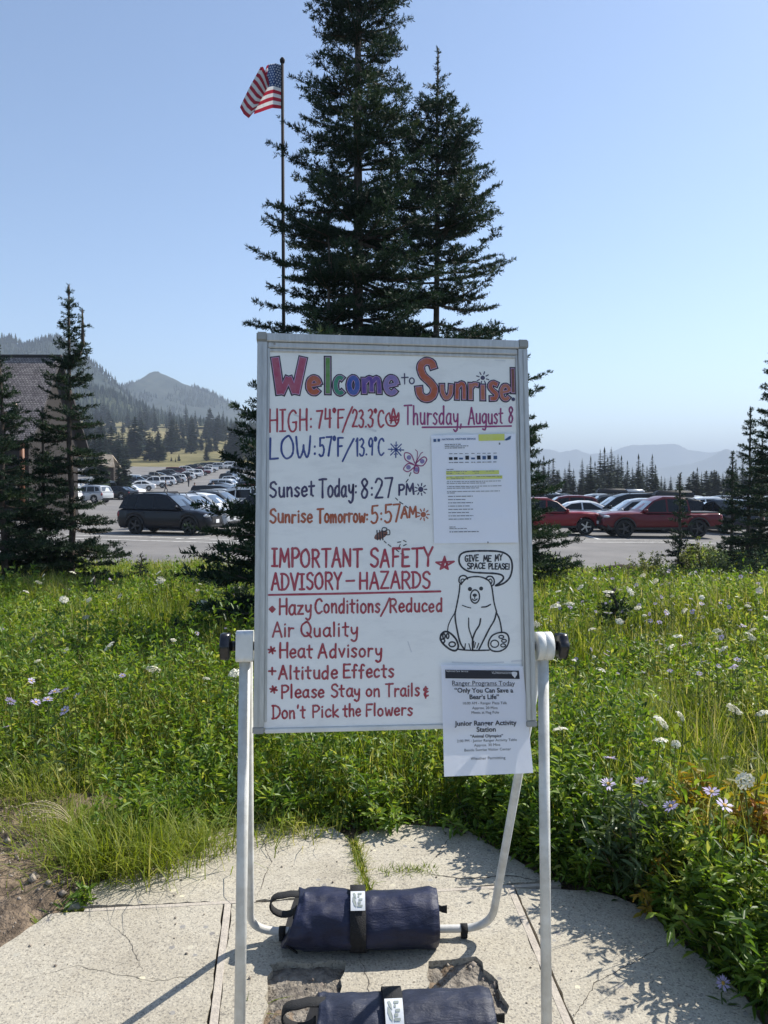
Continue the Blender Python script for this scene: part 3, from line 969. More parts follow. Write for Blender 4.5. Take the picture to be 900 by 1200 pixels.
hill = [(152, 497, 260, 0), (159, 487, 255, 2), (166, 506, 300, 1), (176, 505, 240, 2), (186, 503, 235, 2), (192, 515, 262, 0), (144, 500, 240, 1), (137, 505, 230, 0), (131, 498, 225, 2), (124, 503, 215, 0), (178, 512, 270, 1),
        (196, 498, 360, 0), (203, 489, 350, 2), (208, 492, 365, 1), (215, 497, 350, 0), (222, 492, 400, 1), (226, 488, 390, 2), (236, 508, 330, 2), (253, 510, 330, 2), (219, 518, 300, 0), (244, 500, 430, 1), (249, 494, 440, 0), (258, 497, 450, 1), (263, 493, 430, 2), (272, 499, 340, 2), (279, 500, 345, 2), (286, 503, 350, 1), (291, 508, 330, 0), (296, 502, 420, 1), (268, 530, 260, 1), (210, 532, 240, 2), (206, 536, 235, 1), (201, 534, 238, 0), (305, 505, 380, 0), (232, 497, 460, 0), (240, 496, 470, 1), (281, 496, 480, 0),
        (112, 500, 180, 0), (118, 510, 170, 2), (105, 515, 165, 0), (95, 505, 190, 1), (140, 515, 190, 2), (148, 520, 200, 2), (127, 520, 190, 0), (119, 527, 86, 2), (139, 530, 85, 1), (146, 536, 88, 2)]
for px, pt, Y, kd in hill:
    place_far(px, None, pt, Y, kd, 'dark fir standing on the grassy hillside above the left-hand cars', 'firs on the grassy hillside', rg.uniform(0, 6), 1.15)
for k in range(70):
    px = rg.uniform(60, 345); Y = rg.uniform(470, 640)
    if (px > 190 and rg.random() < 0.45): continue
    x = at(px, 500, Y).x; zt = CAM_H + (565 - 0) * 0
    H = rg.uniform(9, 17)
    zb = gz(x, Y); pt = 565 - (zb + H - CAM_H) / Y * 900
    place_far(px, None, pt, Y, rg.choice([0, 1, 2]), 'dark fir in the upper groves of the grassy hillside', 'firs in the upper groves', rg.uniform(0, 6), 1.2)


for k in range(64):
    px = rg.uniform(100, 335); Y = rg.uniform(235, 460)
    H = rg.uniform(6, 15); x = at(px, 500, Y).x; zb = gz(x, Y)
    place_far(px, None, 565 - (zb + H - CAM_H) / Y * 900, Y, rg.choice([0, 1, 2, 2]), 'dark fir among the loose clumps on the middle of the hillside', 'firs in loose clumps on the hillside', rg.uniform(0, 6), 1.2)


# woods that read as one mass
def woods(name, label, samples, hrange, seed, wide=0.2):
    rs = np.random.RandomState(seed); V = []; rn = []
    for (x, y, z) in samples:
        H = rs.uniform(*hrange); w = H * wide * rs.uniform(0.7, 1.2)
        for t0, t1, ww in ((0.0, 0.55, 1.0), (0.3, 0.8, 0.66), (0.6, 1.0, 0.36)):
            for b in range(4):
                az = b * 1.57 + rs.uniform(-0.5, 0.5); c, s = math.cos(az), math.sin(az)
                rr = w * ww * rs.uniform(0.7, 1.2)
                V += [(x, y, z + H * t1), (x + c * rr - s * rr * 0.5, y + s * rr + c * rr * 0.5, z + H * t0 - 0.5), (x + c * rr * 0.7 + s * rr * 0.5, y + s * rr * 0.7 - c * rr * 0.5, z + H * (t0 - 0.04) - 0.5)]
                rn += [np.clip(rs.normal(0.4, 0.2), 0, 1)] * 3
    V = np.array(V)
    o = link(name, np_mesh(name, V, [np.arange(len(V)).reshape(-1, 3)], NEEDLE_FAR, rnd=rn))
    tag(o, label, 'forest', kind='stuff')


rs_ = np.random.RandomState(4)
def on_ridge(prof, n, tmin, jitter, Y, depth, base, dens=None):
    wx, top, _ = prof; out = []
    for _i in range(n):
        k = rs_.randint(0, len(wx)); t = -rs_.uniform(0, tmin) if rs_.rand() < 0.85 else 0.0
        f = 1 - abs(t) ** 0.9
        x = wx[k] + rs_.normal(0, jitter)
        if dens and fbm(np.array([x / dens]), np.array([t * 3.0]), 3)[0] < 0.46: continue
        out.append((x, Y + t * depth, base + (top[k] - base) * f - 2))
    return out
woods('forest', 'dark fir forest covering the near ridge below the hazy peak', on_ridge(r_for, 3800, 0.9, 4, 800, 260, 40), (7, 13), 1)
woods('forest', 'hazy fir forest on the flanks of the pointed mountain', on_ridge(r_peak, 5200, 0.8, 5, 1700, 620, 60, 100), (7, 13), 2, 0.27)
woods('forest', 'hazy fir forest on the ridge above the shingled roof', on_ridge(r_left, 3200, 0.8, 4, 1150, 400, 60), (8, 14), 3, 0.24)

# ------------------------------------------------------------------ buildings at the left
SHING = None
def shingle_mat():
    m, t, p = new_mat('cedar_shingles')
    p.inputs['Roughness'].default_value = 0.9
    tc = t.nodes.new('ShaderNodeTexCoord'); mp = t.nodes.new('ShaderNodeMapping')
    t.links.new(tc.outputs['UV'], mp.inputs[0])
    b = t.nodes.new('ShaderNodeTexBrick')
    b.inputs['Scale'].default_value = 1.0; b.inputs['Brick Width'].default_value = 0.17; b.inputs['Row Height'].default_value = 0.14
    b.inputs['Mortar Size'].default_value = 0.016; b.inputs['Bias'].default_value = 0.0
    b.inputs['Color1'].default_value = (0.30, 0.26, 0.245, 1); b.inputs['Color2'].default_value = (0.15, 0.125, 0.125, 1); b.inputs['Mortar'].default_value = (0.045, 0.04, 0.04, 1)
    t.links.new(mp.outputs[0], b.inputs[0])
    n = t.nodes.new('ShaderNodeTexNoise'); n.inputs['Scale'].default_value = 1.4; n.inputs['Detail'].default_value = 8
    t.links.new(tc.outputs['Object'], n.inputs['Vector'])
    x = t.nodes.new('ShaderNodeMix'); x.data_type = 'RGBA'; x.blend_type = 'OVERLAY'; x.inputs['Factor'].default_value = 0.5
    t.links.new(b.outputs['Color'], x.inputs['A']); t.links.new(n.outputs['Fac'], x.inputs['B'])
    t.links.new(x.outputs['Result'], p.inputs['Base Color'])
    bu = t.nodes.new('ShaderNodeBump'); bu.inputs['Strength'].default_value = 0.6; bu.inputs['Distance'].default_value = 0.03
    t.links.new(b.outputs['Color'], bu.inputs['Height']); t.links.new(bu.outputs[0], p.inputs['Normal'])
    return m


SHING = shingle_mat()
LOG = pm('log_wall', (0.020, 0.014, 0.011), (0.012, 0.009, 0.007), scale=3, rough=0.8, stretch=(0.4, 0.4, 6), bump=0.3)
GLASSDARK = pm('dark_pane', (0.02, 0.025, 0.03), (0.015, 0.018, 0.02), rough=0.06, spec=0.8)
WOODPALE = pm('pale_timber', (0.46, 0.38, 0.28), (0.34, 0.27, 0.2), rough=0.7, scale=4)


def roof_quad(me_name, a, b, c, d, th, mat, parent):
    """a-b along the eave, d-c along the ridge; unit UVs in metres"""
    a, b, c, d = map(Vector, (a, b, c, d))
    n = (b - a).cross(d - a).normalized()
    bm = bmesh.new(); uv = bm.loops.layers.uv.new('uv')
    top = [bm.verts.new(v) for v in (a, b, c, d)]; bot = [bm.verts.new(v - n * th) for v in (a, b, c, d)]
    f = bm.faces.new(top)
    ex = (b - a).normalized(); ey = n.cross(ex)
    for l in f.loops:
        w = l.vert.co - a; l[uv].uv = (w.dot(ex), w.dot(ey))
    bm.faces.new(bot[::-1])
    for k in range(4):
        bm.faces.new((top[k], bot[k], bot[(k + 1) % 4], top[(k + 1) % 4]))
    me = bpy.data.meshes.new(me_name); bm.to_mesh(me); bm.free(); me.materials.append(mat)
    return link(me_name, me, parent, True)


def visitor_building():
    pr = at(86, 417, 46.0); pe = at(80, 517, 42.5)          # right end of ridge and eave
    x1 = pr.x - 0.7; x0 = x1 - 17.5
    yr, zr = 46.0, pr.z; ye, ze = 42.0, at(80, 516, 42.0).z
    gx = (x0 + x1) / 2; g = float(lot_h(gx, 45)) - 0.1
    root = thing('lodge_building', (gx, yr, g), 'log-walled building with a steep grey shingled roof behind the firs at the left', 'building')
    w = MB()
    w.box(x0 + 0.5, x1 - 0.5, ye + 0.6, 2 * yr - ye - 0.6, g, ze + 0.15)
    w.build('wall', LOG, root, True)
    for xx in (x0 + 0.5, x1 - 0.5):
        gb = MB()
        gb.prism([(xx, ye + 0.65, ze + 0.152), (xx, 2 * yr - ye - 0.65, ze + 0.152), (xx, yr, zr - 0.35)], (0.02 if xx < gx else -0.02, 0, 0))
        gb.build('gable', LOG, root, True)
    rf = roof_quad('roof', (x0, ye, ze), (x1, ye, ze), (x1, yr, zr), (x0, yr, zr), 0.16, SHING, root)
    roof_quad('roof', (x1, 2 * yr - ye, ze), (x0, 2 * yr - ye, ze), (x0, yr + 0.004, zr), (x1, yr + 0.004, zr), 0.16, SHING, root)
    m = MB(); m.box(x0, x1, yr - 0.12, yr + 0.12, zr - 0.02, zr + 0.06); m.build('ridge_cap', SHING, rf, True)
    # little dormer seen beside the edge fir
    d = at(17, 480, 43.6)
    m = MB(); m.prism([(d.x - 0.55, d.y - 0.1, d.z - 0.42), (d.x + 0.55, d.y - 0.1, d.z - 0.42), (d.x + 0.1, d.y - 0.1, d.z + 0.35)], (0, 1.6, 0)); m.build('dormer', WOODPALE, rf, True)
    for k in range(6):
        xc = x1 - 1.9 - 2.3 * k
        f = MB(); zb = g + 1.25
        for a in ((xc - 0.75, xc + 0.75, zb + 1.25, zb + 1.35), (xc - 0.75, xc + 0.75, zb - 0.1, zb), (xc - 0.75, xc - 0.65, zb, zb + 1.25), (xc + 0.65, xc + 0.75, zb, zb + 1.25), (xc - 0.03, xc + 0.03, zb, zb + 1.25)):
            f.box(a[0], a[1], ye + 0.52, ye + 0.597, a[2], a[3])
        fo = f.build('window', WOODPALE, root, True)
        p_ = MB(); p_.box(xc - 0.648, xc + 0.648, ye + 0.57, ye + 0.595, zb + 0.002, zb + 1.248); p_.build('pane', GLASSDARK, fo, True)
    for k in range(7):
        xc = x1 - 0.7 - 2.3 * k
        m = MB(); m.tube([(xc, ye + 0.25, g), (xc, ye + 0.25, ze + 0.02)], 0.13, n=10); m.build('post', pm('stained_post', (0.20, 0.075, 0.03), rough=0.6), root, True)


visitor_building()


def kiosk():
    p = at(127, 541, 90)
    g = float(lot_h(p.x, 90)) - 0.1
    root = thing('kiosk', (p.x, 90, g), 'small shelter with a pale sloping roof beside the white van', 'shelter')
    zt = at(127, 533, 90).z; zb = at(127, 546, 90).z
    roof_quad('roof', (p.x - 0.9, 88.8, zb), (p.x + 1.15, 88.8, zb - 0.15), (p.x + 0.5, 90, zt), (p.x - 1.0, 90, zt + 0.15), 0.12, WOODPALE, root)
    roof_quad('roof', (p.x + 1.15, 91.2, zb - 0.15), (p.x - 0.9, 91.2, zb), (p.x - 1.0, 90.01, zt + 0.15), (p.x + 0.5, 90.01, zt), 0.12, WOODPALE, root)
    m = MB()
    m.box(p.x - 0.7, p.x + 0.85, 89.3, 90.8, g, zb - 0.15); m.build('wall', pm('dark_boards', (.04, .03, .024), rough=.9, scale=3), root, True)


kiosk()

# ------------------------------------------------------------------ vehicles
def paint(name, c, rough=0.32):
    d = max(c) < .3
    return pm(name, c, tuple(x * 0.93 for x in c), scale=3, rough=rough, spec=0.2 if d else 0.5, coat=.35 if d else .8)


PAINT = {n: paint(n + '_paint', c) for n, c in dict(
    black=(0.005, 0.006, 0.010), white=(0.78, 0.78, 0.77), silver=(0.42, 0.44, 0.46), grey=(0.14, 0.15, 0.16), red=(0.20, 0.008, 0.014), darkred=(0.11, 0.006, 0.012),
    navy=(0.008, 0.012, 0.028), paleblue=(0.32, 0.42, 0.52), tan=(0.38, 0.33, 0.25), green=(0.03, 0.06, 0.045)).items()}
CGLASS = pm('tinted_window', (0.008, 0.010, 0.012), (0.006, 0.007, 0.009), rough=0.04, spec=.35)
WGLASS = pm('windshield_glass', (0.05, 0.065, 0.075), (0.03, 0.04, 0.05), rough=0.03, spec=1.0, coat=1.0)
BLACKP = pm('black_plastic', (0.018, 0.018, 0.019), rough=0.55, scale=30)
RUBBER = pm('tyre_rubber', (0.02, 0.02, 0.02), (0.014, 0.014, 0.014), rough=0.85, scale=20)
ALLOY = pm('alloy', (0.55, 0.56, 0.57), (0.42, 0.43, 0.44), rough=0.3, metal=0.8, scale=10)
DARKALLOY = pm('dark_alloy', (0.06, 0.06, 0.065), rough=0.35, metal=0.6)
LAMPG = pm('headlamp', (0.62, 0.65, 0.68), (0.35, 0.37, 0.4), rough=0.06, spec=1.0, coat=1.0, scale=25)
TAILR = pm('tail_lamp', (0.30, 0.012, 0.014), (0.16, 0.006, 0.008), rough=0.12, coat=1.0)
CHROME = pm('bright_trim', (0.7, 0.7, 0.7), (0.6, 0.6, 0.6), rough=0.15, metal=1.0)
PLATE = pm('number_plate', (0.75, 0.75, 0.73), (0.6, 0.62, 0.66), rough=0.4, scale=30)

SPEC = dict(
    suv=dict(L=4.6, W=1.85, wb=2.69, fx=1.36, r=0.36,
             top=[(-2.30, .80), (-2.26, .99), (-2.05, 1.05), (-1.0, 1.03), (.85, 1.0), (1.05, 1.04), (1.6, .99), (2.05, .90), (2.22, .80), (2.30, .62)],
             bot=[(-2.3, .48), (-2.15, .32), (-1.9, .25), (1.9, .24), (2.2, .27), (2.3, .40)],
             wid=[(-2.30, .74), (-2.2, .86), (-1.9, .915), (1.6, .925), (2.0, .87), (2.2, .76), (2.30, .62)],
             gh=[(1.10, 1.02), (.95, 1.10), (.22, 1.60), (-.25, 1.68), (-1.0, 1.69), (-1.75, 1.63), (-1.95, 1.56), (-2.20, 1.06)], wbelt=.845, wroof=.64,
             side=[[(.80, 1.07), (.20, 1.51), (-.34, 1.575), (-.36, 1.07)], [(-.44, 1.07), (-.42, 1.58), (-1.20, 1.57), (-1.36, 1.09)], [(-1.44, 1.10), (-1.28, 1.56), (-1.72, 1.50), (-1.92, 1.17)]]),
    sedan=dict(L=4.75, W=1.84, wb=2.78, fx=1.42, r=0.335,
               top=[(-2.37, .72), (-2.32, .93), (-2.0, 1.0), (-1.5, .99), (.8, .92), (1.05, .95), (1.6, .87), (2.1, .76), (2.3, .64), (2.37, .52)],
               bot=[(-2.37, .45), (-2.2, .30), (-1.9, .22), (1.9, .20), (2.3, .24), (2.37, .34)],
               wid=[(-2.37, .70), (-2.25, .84), (-1.9, .905), (1.6, .92), (2.0, .87), (2.25, .74), (2.37, .56)],
               gh=[(1.18, .93), (1.05, .99), (.28, 1.36), (-.25, 1.45), (-.8, 1.44), (-1.2, 1.36), (-1.95, 1.0)], wbelt=.83, wroof=.58,
               side=[[(.85, .99), (.22, 1.31), (-.30, 1.37), (-.32, .99)], [(-.40, .99), (-.38, 1.37), (-.82, 1.355), (-1.42, 1.03), (-1.4, 1.0)]]),
    pickup=dict(L=5.45, W=1.92, wb=3.35, fx=1.78, r=0.42,
                top=[(-2.72, .90), (-2.68, 1.10), (-2.5, 1.13), (.75, 1.10), (1.0, 1.16), (1.6, 1.17), (2.3, 1.13), (2.6, 1.06), (2.72, .82)],
                bot=[(-2.72, .66), (-2.5, .56), (-1.9, .50), (1.9, .48), (2.5, .48), (2.72, .58)],
                wid=[(-2.72, .88), (-2.6, .94), (-1.9, .95), (1.9, .955), (2.3, .91), (2.6, .82), (2.72, .70)],
                gh=[(1.12, 1.13), (1.0, 1.2), (.42, 1.68), (-.05, 1.86), (-.8, 1.86), (-1.14, 1.78), (-1.28, 1.12)], wbelt=.86, wroof=.68,
                side=[[(.86, 1.18), (.38, 1.66), (-.12, 1.75), (-.14, 1.18)], [(-.22, 1.18), (-.20, 1.755), (-.85, 1.75), (-1.08, 1.68), (-1.15, 1.18)]]),
    van=dict(L=5.1, W=1.98, wb=3.0, fx=1.65, r=0.35,
             top=[(-2.55, .9), (-2.52, 1.10), (-2.2, 1.12), (1.2, 1.05), (1.5, 1.08), (2.0, 1.0), (2.4, .86), (2.55, .6)],
             bot=[(-2.55, .45), (-2.3, .30), (1.9, .25), (2.4, .28), (2.55, .40)],
             wid=[(-2.55, .88), (-2.4, .95), (1.8, .97), (2.2, .90), (2.45, .76), (2.55, .6)],
             gh=[(1.75, 1.08), (1.55, 1.2), (.85, 1.72), (.3, 1.88), (-1.2, 1.92), (-2.2, 1.88), (-2.42, 1.75), (-2.5, 1.12)], wbelt=.92, wroof=.76,
             side=[[(1.30, 1.15), (.78, 1.58), (.1, 1.70), (.1, 1.15)], [(.02, 1.15), (.02, 1.71), (-1.05, 1.74), (-1.05, 1.15)], [(-1.13, 1.16), (-1.13, 1.74), (-2.1, 1.70), (-2.25, 1.2)]]))


def lerp(tab, x):
    return float(np.interp(x, [a for a, b in tab], [b for a, b in tab]))


def car_body_bm(S):
    bm = bmesh.new()
    L = S['L']; rx = S['fx'] - S['wb']; ra = S['r'] + 0.07
    xs = set(np.round(np.linspace(-L / 2, L / 2, 34), 3))
    for c in (S['fx'], rx):
        xs |= set(np.round(c + ra * np.sin(np.radians(np.linspace(-90, 90, 15))), 3))
    xs |= {round(a, 3) for a, b in S['top']}
    xs = sorted(xs); rows = []
    for x in xs:
        zt, zb, w = lerp(S['top'], x), lerp(S['bot'], x), lerp(S['wid'], x)
        zs = zb
        for c in (S['fx'], rx):
            dx = abs(x - c)
            if dx < ra: zs = max(zs, S['r'] + math.sqrt(ra * ra - dx * dx) * 1.0)
        zs = min(zs, zt - 0.2)
        h = zt - zs
        half = [(w * .94, zs), (w * .985, zs + .12 * h), (w, zs + .42 * h), (w * .985, zs + .70 * h), (w * .95, zt - .055), (w * .87, zt - .01), (w * .55, zt + .012), (0, zt + .022)]
        pts = half + [(-y, z) for y, z in half[-2::-1]]
        rows.append([bm.verts.new((x, y, z)) for y, z in pts])
    for a, b in zip(rows, rows[1:]):
        for k in range(len(a) - 1):
            f = bm.faces.new((a[k], b[k], b[k + 1], a[k + 1])); f.smooth = True
    for r in (rows[0][::-1], rows[-1]):
        bm.faces.new(r)
    return bm


def gh_w(S, z):
    z0 = S['gh'][0][1]; z1 = max(b for a, b in S['gh'])
    return S['wbelt'] + (S['wroof'] - S['wbelt']) * np.clip((z - z0) / (z1 - z0), -0.2, 1)


def car(kind, col, loc, rz, label, group=None, extras=(), rim=ALLOY, dz=0.0, scale=1.0):
    S = SPEC[kind]; P_ = PAINT[col] if isinstance(col, str) else col
    root = thing('parked_' + dict(suv='suv', sedan='sedan', pickup='pickup_truck', van='van')[kind], loc, label, dict(suv='suv', sedan='car', pickup='pickup truck', van='van')[kind], rz, group)
    root.scale = (scale,) * 3
    key = kind
    if key not in CACHE:
        d = {}
        bm = car_body_bm(S); bmesh.ops.recalc_face_normals(bm, faces=bm.faces)
        me = bpy.data.meshes.new('body'); bm.to_mesh(me); bm.free(); me.materials.append(PAINT['white'])
        for p in me.polygons: p.use_smooth = True
        me.set_sharp_from_angle(angle=R(38)); d['body'] = me
        # dark floor pan and wheel wells
        m = MB(); L = S['L']; w = S['W'] / 2 - 0.12
        m.box(-L / 2 + .18, L / 2 - .18, -w, w, .26 + (.12 if kind == 'pickup' else 0), .62); d['underbody'] = m.mesh('underbody', BLACKP)
        # cabin
        m = MB(); g = S['gh']; strips = []
        for (x, z) in g:
            wv = gh_w(S, z) ; cr = 0.035 if z > g[0][1] + .3 else .02
            strips.append([m.bm.verts.new((x + (0.06 if i == 2 else 0) * (1 if x > 0 else -1) * (0.0 if z > 1.5 else 1), wv * q, z + cr * (1 - q * q))) for i, q in enumerate((-1, -.6, 0, .6, 1))])
        for a, b in zip(strips, strips[1:]):
            for k in range(4):
                m.bm.faces.new((a[k], a[k + 1], b[k + 1], b[k])).smooth = True
        for k in (0, 4):
            m.bm.faces.new([s[k] for s in strips])
        d['cabin'] = m.mesh('cabin', PAINT['white'], bevel=0.045, seg=3, smooth=35)
        # glass
        def side_pane(poly, sg):
            mm = MB(); mm.prism([(x, sg * (gh_w(S, z) + .004), z) for x, z in poly], (0, sg * .006, 0)); return mm.mesh('side_window', CGLASS, bevel=.003, seg=1)
        d['side'] = [side_pane(p, sg) for p in S['side'] for sg in (-1, 1)]
        def screen(i0, i1, inset):
            (xa, za), (xb, zb) = g[i0], g[i1]
            mm = MB(); rows = []
            dv = Vector((xb - xa, 0, zb - za)).normalized(); n_ = Vector((dv.z, 0, -dv.x)) * (1 if xa > 0 else 1)
            n_ = Vector((abs(dv.z) * (1 if xa > 0 else -1), 0, abs(dv.x)))
            for t in (0.10, .5, 0.92):
                x = xa + (xb - xa) * t; z = za + (zb - za) * t
                wv = gh_w(S, z) - inset
                rows.append([mm.bm.verts.new(Vector((x, wv * q, z + .03 * (1 - q * q))) + n_ * .012) for q in (-1, -.6, 0, .6, 1)])
            for a, b in zip(rows, rows[1:]):
                for k in range(4):
                    mm.bm.faces.new((a[k], a[k + 1], b[k + 1], b[k])).smooth = True
            return mm.mesh('glass', WGLASS)
        d['ws'] = screen(1, 2, .07); d['rw'] = screen(len(g) - 1, len(g) - 2, .10)
        # wheel
        r = S['r']
        m = MB(); m.lathe([(-.11, r * .66), (-.115, r * .9), (-.09, r * .985), (0, r), (.09, r * .985), (.115, r * .9), (.11, r * .66)], (0, 0, 0), (0, 1, 0), n=28, cap=False)
        d['tyre'] = m.mesh('tyre', RUBBER)
        m = MB(); m.lathe([(-.10, r * .66), (-.04, r * .62), (.0, r * .6), (.04, r * .62), (.10, r * .66)], (0, 0, 0), (0, 1, 0), n=28, cap=False)
        m.lathe([(-.03, 0), (-.03, r * .62), (.03, r * .62), (.03, 0)], (0, 0, 0), (0, 1, 0), n=20, mi=1)
        for sg in (-1, 1):
            for k in range(5):
                a = k * 2 * math.pi / 5
                M = Matrix.Rotation(a, 4, 'Y')
                m.box(.04, r * .63, sg * .085 - .018, sg * .085 + .018, -.032, .032, 0, M)
            m.lathe([(sg * .105, .07), (sg * .06, .08)], (0, 0, 0), (0, 1, 0), n=12)
        d['rim'] = m.mesh('rim', [ALLOY, RUBBER])
        # lamps
        zf = lerp(S['top'], L / 2 - .28); wf = lerp(S['wid'], L / 2 - .2)
        m = MB(); m.ellipsoid((0, 0, 0), (.17, .20, .075)); d['hl'] = m.mesh('headlight', LAMPG); d['hlp'] = (L / 2 - .20, wf - .15, zf - .13)
        wr = lerp(S['wid'], -L / 2 + .1); m = MB(); m.ellipsoid((0, 0, 0), (.09, .13, .16 if kind != 'sedan' else .09)); d['tl'] = m.mesh('tail_light', TAILR); d['tlp'] = (-L / 2 + .12, wr - .10, lerp(S['top'], -L / 2 + .15) - .20)
        m = MB(); m.box(L / 2 - .14, L / 2 + .012, -.52, .52, .46 if kind != 'pickup' else .62, zf - .16)
        m.box(L / 2 - .2, L / 2 + .03, -.66, .66, .30 if kind != 'pickup' else .46, .42 if kind != 'pickup' else .58); d['grille'] = m.mesh('grille', BLACKP, bevel=.03)
        m = MB(); m.box(L / 2 + .02, L / 2 + .035, -.16, .16, .47 if kind != 'pickup' else .6, .62 if kind != 'pickup' else .74); d['plate'] = m.mesh('number_plate', PLATE)
        m = MB(); m.ellipsoid((0, 0, 0), (.08, .13, .085)); d['mirror'] = m.mesh('mirror', PAINT['white']); d['mp'] = (S['side'][0][0][0] - .02, S['wbelt'] + .12, S['side'][0][0][1] + .06)
        m = MB()
        for sg in (-1, 1):
            for p in S['side'][:2]:
                xx = p[-1][0] + .10 if p is S['side'][0] else p[0][0] - .62
                zz = p[0][1] - .16
                m.box(xx, xx + .2, sg * (S['W'] / 2 - .012) - .015, sg * (S['W'] / 2 - .012) + .015, zz - .015, zz + .015)
        d['handle'] = m.mesh('door_handle', BLACKP)
        CACHE[key] = d
    d = CACHE[key]
    def part(n, me, p=(0, 0, 0), par=None, mat=None, rz_=0.0):
        o = link(n, me, par or root); o.location = p; o.rotation_euler = (0, 0, rz_)
        if mat is not None:
            o.material_slots[0].link = 'OBJECT'; o.material_slots[0].material = mat
        return o
    b = part('body', d['body'], mat=P_); part('underbody', d['underbody'])
    cb = part('cabin', d['cabin'], mat=P_)
    for me in d['side']: part('side_window', me)
    part('windshield', d['ws']); part('rear_window', d['rw'])
    rx = S['fx'] - S['wb']
    for x in (S['fx'], rx):
        for sg in (-1, 1):
            t_ = part('wheel', d['tyre'], (x, sg * (S['W'] / 2 - .14), S['r']))
            part('rim', d['rim'], par=t_, mat=rim)
    for sg in (-1, 1):
        x, y, z = d['hlp']; part('headlight', d['hl'], (x, sg * y, z), rz_=-sg * .45)
        x, y, z = d['tlp']; part('tail_light', d['tl'], (x, sg * y, z))
        x, y, z = d['mp']; part('mirror', d['mirror'], (x, sg * y, z), mat=P_)
    part('grille', d['grille']); part('number_plate', d['plate']); part('door_handle', d['handle'])
    zr = max(b_ for a, b_ in S['gh'])
    if 'rails' in extras:
        for sg in (-1, 1):
            m = MB(); m.tube([(.15, sg * .56, zr - .06), (.05, sg * .56, zr + .05), (-1.5, sg * .56, zr + .03), (-1.65, sg * .56, zr - .06)], .022, n=8); m.build('roof_rail', BLACKP, root)
    if 'box' in extras or 'greybox' in extras:
        m = MB(); m.box(-1.75, .45, -.42, .42, zr + .07, zr + .42)
        for v in m.bm.verts:
            if v.co.z > zr + .2: v.co.x = v.co.x * .86 - .08; v.co.y *= .78
        o = m.build('roof_box', BLACKP if 'box' in extras else PAINT['silver'], root, bevel=.09, seg=3, smooth=60)
    if 'bed' in extras:
        m = MB(); m.box(-2.62, -1.32, -.80, .80, 1.128, 1.166); m.build('bed_cover', BLACKP, root, bevel=.01)
    if 'trim' in extras:
        for sg in (-1, 1):
            for x in (S['fx'], rx):
                m = MB(); n_ = 14; ra = S['r'] + .075
                pts = [(x + ra * math.cos(a), sg * (S['W'] / 2 + .004), S['r'] + ra * math.sin(a)) for a in np.linspace(0.12, math.pi - .12, n_)]
                m.tube(pts, .035, n=6)
                m.build('wheel_arch_trim', BLACKP, root)
    return root


CACHE = {}
def on_lot(px, Y):
    x = at(px, 565, Y).x
    return (x, Y, float(lot_h(x, Y)) + 0.012)


BS = car('suv', 'black', on_lot(200, 34.0), R(-12), 'black suv parked at the near end of the left row, its front facing right', extras=('rails', 'trim'), rim=DARKALLOY)
BS.scale = (.95, 1.0, 1.05)
car('suv', 'silver', on_lot(222, 37.2), R(-12), 'silver blue suv parked directly behind the black suv', extras=('rails',), )
car('suv', 'white', on_lot(242, 40.6), R(-12), 'white suv with a long bonnet parked third behind the black suv')
car('suv', 'grey', on_lot(258, 49.0), R(-14), 'dark grey boxy suv in the middle of the left row with a black grille', extras=('rails',))
RED_P = car('pickup', 'red', on_lot(640, 36.4), R(3), 'red pickup truck with its front facing right, cut by the whiteboard edge', scale=0.93)
car('pickup', 'darkred', on_lot(770, 35.6), R(181), 'dark red crew cab pickup truck facing left behind the small narrow fir', extras=('trim', 'bed'), rim=DARKALLOY)
car('suv', 'silver', on_lot(742, 39.6), R(176), 'silver suv bonnet showing between the dark red pickup and the black suv')
car('van', 'black', on_lot(737, 43.0), R(178), 'long black van-like suv behind the two red trucks', extras=('rails',))
car('suv', 'black', on_lot(775, 41.2), R(178), 'black suv carrying a long black roof box behind the dark red pickup', extras=('box', 'rails'))
car('sedan', 'white', on_lot(672, 43.0), R(178), 'white sedan whose roof shows just left of the black van-like suv')
car('suv', 'darkred', on_lot(658, 47.0), R(176), 'maroon suv behind the white sedan roof at the right')
car('suv', 'navy', on_lot(846, 40.0), R(100), 'navy blue suv seen from behind near the right-hand firs')
car('suv', 'white', on_lot(815, 47.0), R(176), 'white suv roof seen just left of the navy blue suv')
car('sedan', 'paleblue', on_lot(826, 43.5), R(176), 'pale blue sedan between the pickup tailgate and the navy blue suv')
# rows behind on the right
row = [(640, 55, 'van', 'white', ()), (652, 62, 'suv', 'white', ('greybox',)), (668, 54, 'suv', 'black', ()), (690, 56, 'suv', 'silver', ()), (706, 54, 'suv', 'grey', ('box',)), (722, 52, 'suv', 'tan', ('rails',)), (748, 54, 'suv', 'black', ('greybox',)), (768, 56, 'suv', 'silver', ()), (790, 54, 'suv', 'white', ()), (808, 55, 'sedan', 'grey', ()), (838, 54, 'suv', 'black', ()), (862, 55, 'suv', 'white', ()), (885, 53, 'suv', 'silver', ())]
words = {'black': 'black', 'white': 'white', 'silver': 'silver', 'grey': 'grey', 'tan': 'tan', 'navy': 'navy', 'darkred': 'maroon', 'red': 'red', 'paleblue': 'pale blue', 'green': 'dark green'}
kn = {'suv': 'suv', 'sedan': 'sedan', 'van': 'van', 'pickup': 'pickup'}
for px, Y, k, c, ex in row:
    feat = ' with black box' if 'box' in ex else ' with grey box' if 'greybox' in ex else ' with rails' if 'rails' in ex else ''
    car(k, c, on_lot(px, Y), R(176 if px % 4 else 0), f'{words[c]} {kn[k]}{feat} in the back rows at the right, only its roof showing', 'cars in the back rows at the right', extras=ex)
